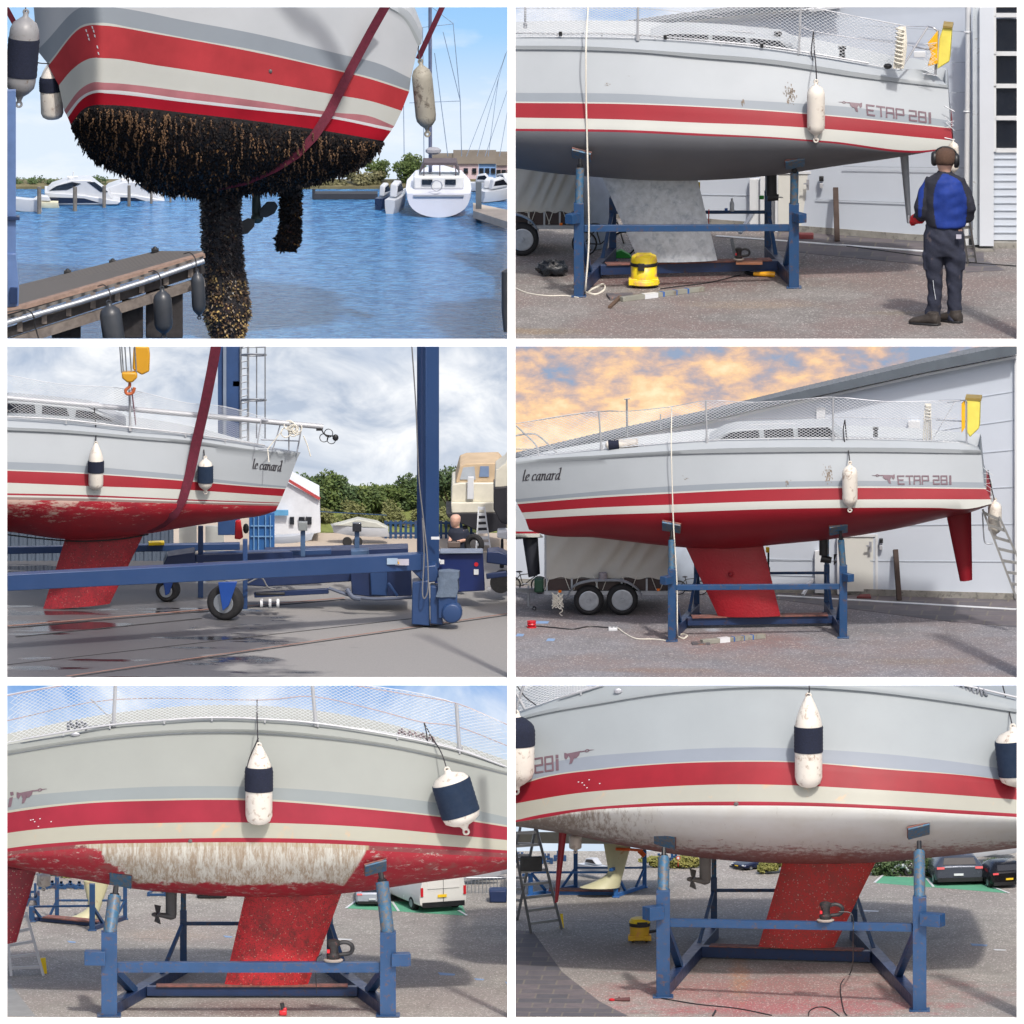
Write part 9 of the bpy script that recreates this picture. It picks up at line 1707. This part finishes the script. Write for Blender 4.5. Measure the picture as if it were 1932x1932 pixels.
 b = MB(); q = S.p(1500, 827, 5.06); b.box(q, (.012, .006, .035)); b.build('warning_mark', BLACKP, parent=st, clip=S)
 b = MB(); b.ball(S.p(1648, 822, 7.2), .06, 12, (1.3, .6, 1)); b.box(S.p(1668, 826, 7.25), (.08, .08, .07)); b.build('work_lamp', WHITEP, parent=L, clip=S); b = MB(); b.box(S.p(1797, 864, 7.38), (.09, .02, .1)); b.build('sticker', WHITEP, parent=L, clip=S); b = MB(); b.lathe(S.p(1797, 835, 7.39), (0, -1, 0), [(0, .04), (.01, .04)], 14); b.build('sticker', REDP, parent=L, clip=S); b = MB(); b.box(S.p(1643, 736, 5.5), (.16, .02, .05)); b.build('column_label', WHITEP, parent=L, clip=S)
 for u in (988, 1020, 1050): b = MB(); c_ = S.p(u, 982, 6.6); b.lathe(c_ - Vector((.03, 0, 0)), (1, 0, 0), [(0, .04), (0, .09), (.05, .09), (.05, .04)], 18); b.build('white_roller', WHITEP, parent=L, clip=S)
 bar((965, 947, 6.6), (1075, 945, 6.6), .12, .05, 'roller_frame', BLACKP)
 for (u, vt) in ((1143, 676), (1347, 680)): col(u, vt + 30, 805, 9.0, .09, .09, 'sensor_post', None, mat('post_grey_blue', (70, 96, 130), .5)); b = MB(); b.box(S.p(u, vt + 14, 8.95), (.17, .16, .16)); b.build('sensor_box', mat('sensor_grey', (130, 136, 138), .5) if u < 1200 else GLASSD, parent=L, clip=S, bevel=.01)
 bar((1325, 792, 8.6), (1392, 788, 8.6), .3, .12, 'sensor_base', mat('post_grey_blue', (70, 96, 130), .5)); bar((560, 756, 10.0), (620, 754, 10.0), .2, .06, 'yellow_pad', YELLOWP)
 for (u, v, r, d) in ((1888, 905, 40, 8.2), (1790, 760, 30, 8.8)): b = MB(); c_ = S.p(u, v, d); b.torus(c_, r / 200, r / 520, (.5, 1, 0), 20, 8) if v < 800 else b.lathe(c_, (.2, 1, 0), [(0, .08), (0, .2), (.25, .21)], 20); b.build('tyre', RUBBER, parent=L, clip=S)
 blk([(1835, 830), (1838, 790), (1880, 786), (1915, 800), (1915, 840)], 8.0, .5, LD, 'rear_cover', L); bar((1835, 880, 7.8), (1912, 870, 7.8), .1, .1, 'rear_bar', LD); b = MB(); b.lathe(S.p(1840, 930, 7.6), (1, 0, 0), [(0, .05), (.06, .05)], 14); b.build('white_roller', WHITEP, parent=L, clip=S)
 bag = blk([(885, 740), (888, 672), (908, 668), (918, 735), (905, 742)], 9.0, .12, REDP, 'red_jacket', None); tag(bag, 'bright red jacket hanging on the lift frame below the bow', 'jacket'); b = MB(); b.ball(S.p(928, 700, 8.9), .1, 10, (.6, .6, 1)); b.build('black_bag', BLACKP, clip=S, tag_=('black bag hanging beside the red jacket on the lift', 'bag'))
 # ---- the man with the remote control
 D = 8.95; P = lambda u, v, d=0.0: S.p(u, v, D + d); root = thing('person', S.at(1728, D), 'bald man in dark blue t-shirt holding a remote control box behind the lift', 'person')
 b = MB(); loft(b, [(P(1716, 694), .06, .07), (P(1717, 684), .085, .1), (P(1718, 670), .1, .125), (P(1719, 656), .098, .12), (P(1720, 648), .06, .075)], 14); b.ball(P(1705, 674, -.02), .022, 8); b.ball(P(1727, 671), .025, 8, (.6, 1, 1.2)); b.tube([P(1722, 700), P(1720, 682)], [.065, .06], 10)
 loft(b, [(P(1732, 860), .12, .1), (P(1730, 800), .16, .12), (P(1730, 705), .15, .1)], 14); b.tube([P(1705, 712), P(1700, 742, -.05), P(1694, 752, -.22)], [.055, .042, .03], 8); b.tube([P(1756, 712), P(1764, 742, .0), P(1735, 748, -.2)], [.055, .045, .032], 8)
 hand(b, P(1694, 752, -.22), (.3, -.8, -.1), (0, 0, 1), .17, .9); hand(b, P(1735, 748, -.2), (-.6, -.6, -.1), (0, 0, 1), .17, .9); fuse(b, 'body', [SKIN], lambda c: 0, root, .016, 1)
 b = MB(); loft(b, [(P(1722, 696), .07, .08), (P(1724, 702), .13, .1), (P(1728, 712), .19, .13), (P(1730, 740), .175, .14), (P(1731, 775), .165, .135), (P(1731, 800), .165, .13)], 16); b.tube([P(1708, 706), P(1702, 728, -.02)], [.08, .07], 10); b.tube([P(1752, 706), P(1762, 732)], [.08, .075], 10); fuse(b, 'shirt', [mat('navy_shirt', (30, 36, 52), .85, var=.15)], lambda c: 0, root, .016, 1)
 b = MB(); loft(b, [(P(1731, 795), .16, .13), (P(1731, 830), .17, .14)], 14); [loft(b, [(P(1731 + s_ * 14, 825), .09, .1), (P(1731 + s_ * 14, 880), .07, .08), (P(1731 + s_ * 15, 936), .06, .08)], 12) for s_ in (-1, 1)]; fuse(b, 'trousers', [mat('dark_trousers', (34, 36, 44), .85)], lambda c: 0, root, .02, 1)
 b = MB(); b.box(P(1713, 760, -.3), (.24, .14, .12)); o = b.build('remote_control', mat('brown_box', (96, 84, 78), .6), clip=S, bevel=.02, tag_=('small brown control box held by the bald man', 'remote control')); b = MB(); [b.tube([P(u, 752, -.32), P(u, 746, -.32)], .012, 6) for u in (1704, 1722)]; b.build('joystick', BLACKP, parent=o, clip=S)
panel2()
panel3()
panel1()
panel4()
panel5()
panel6()
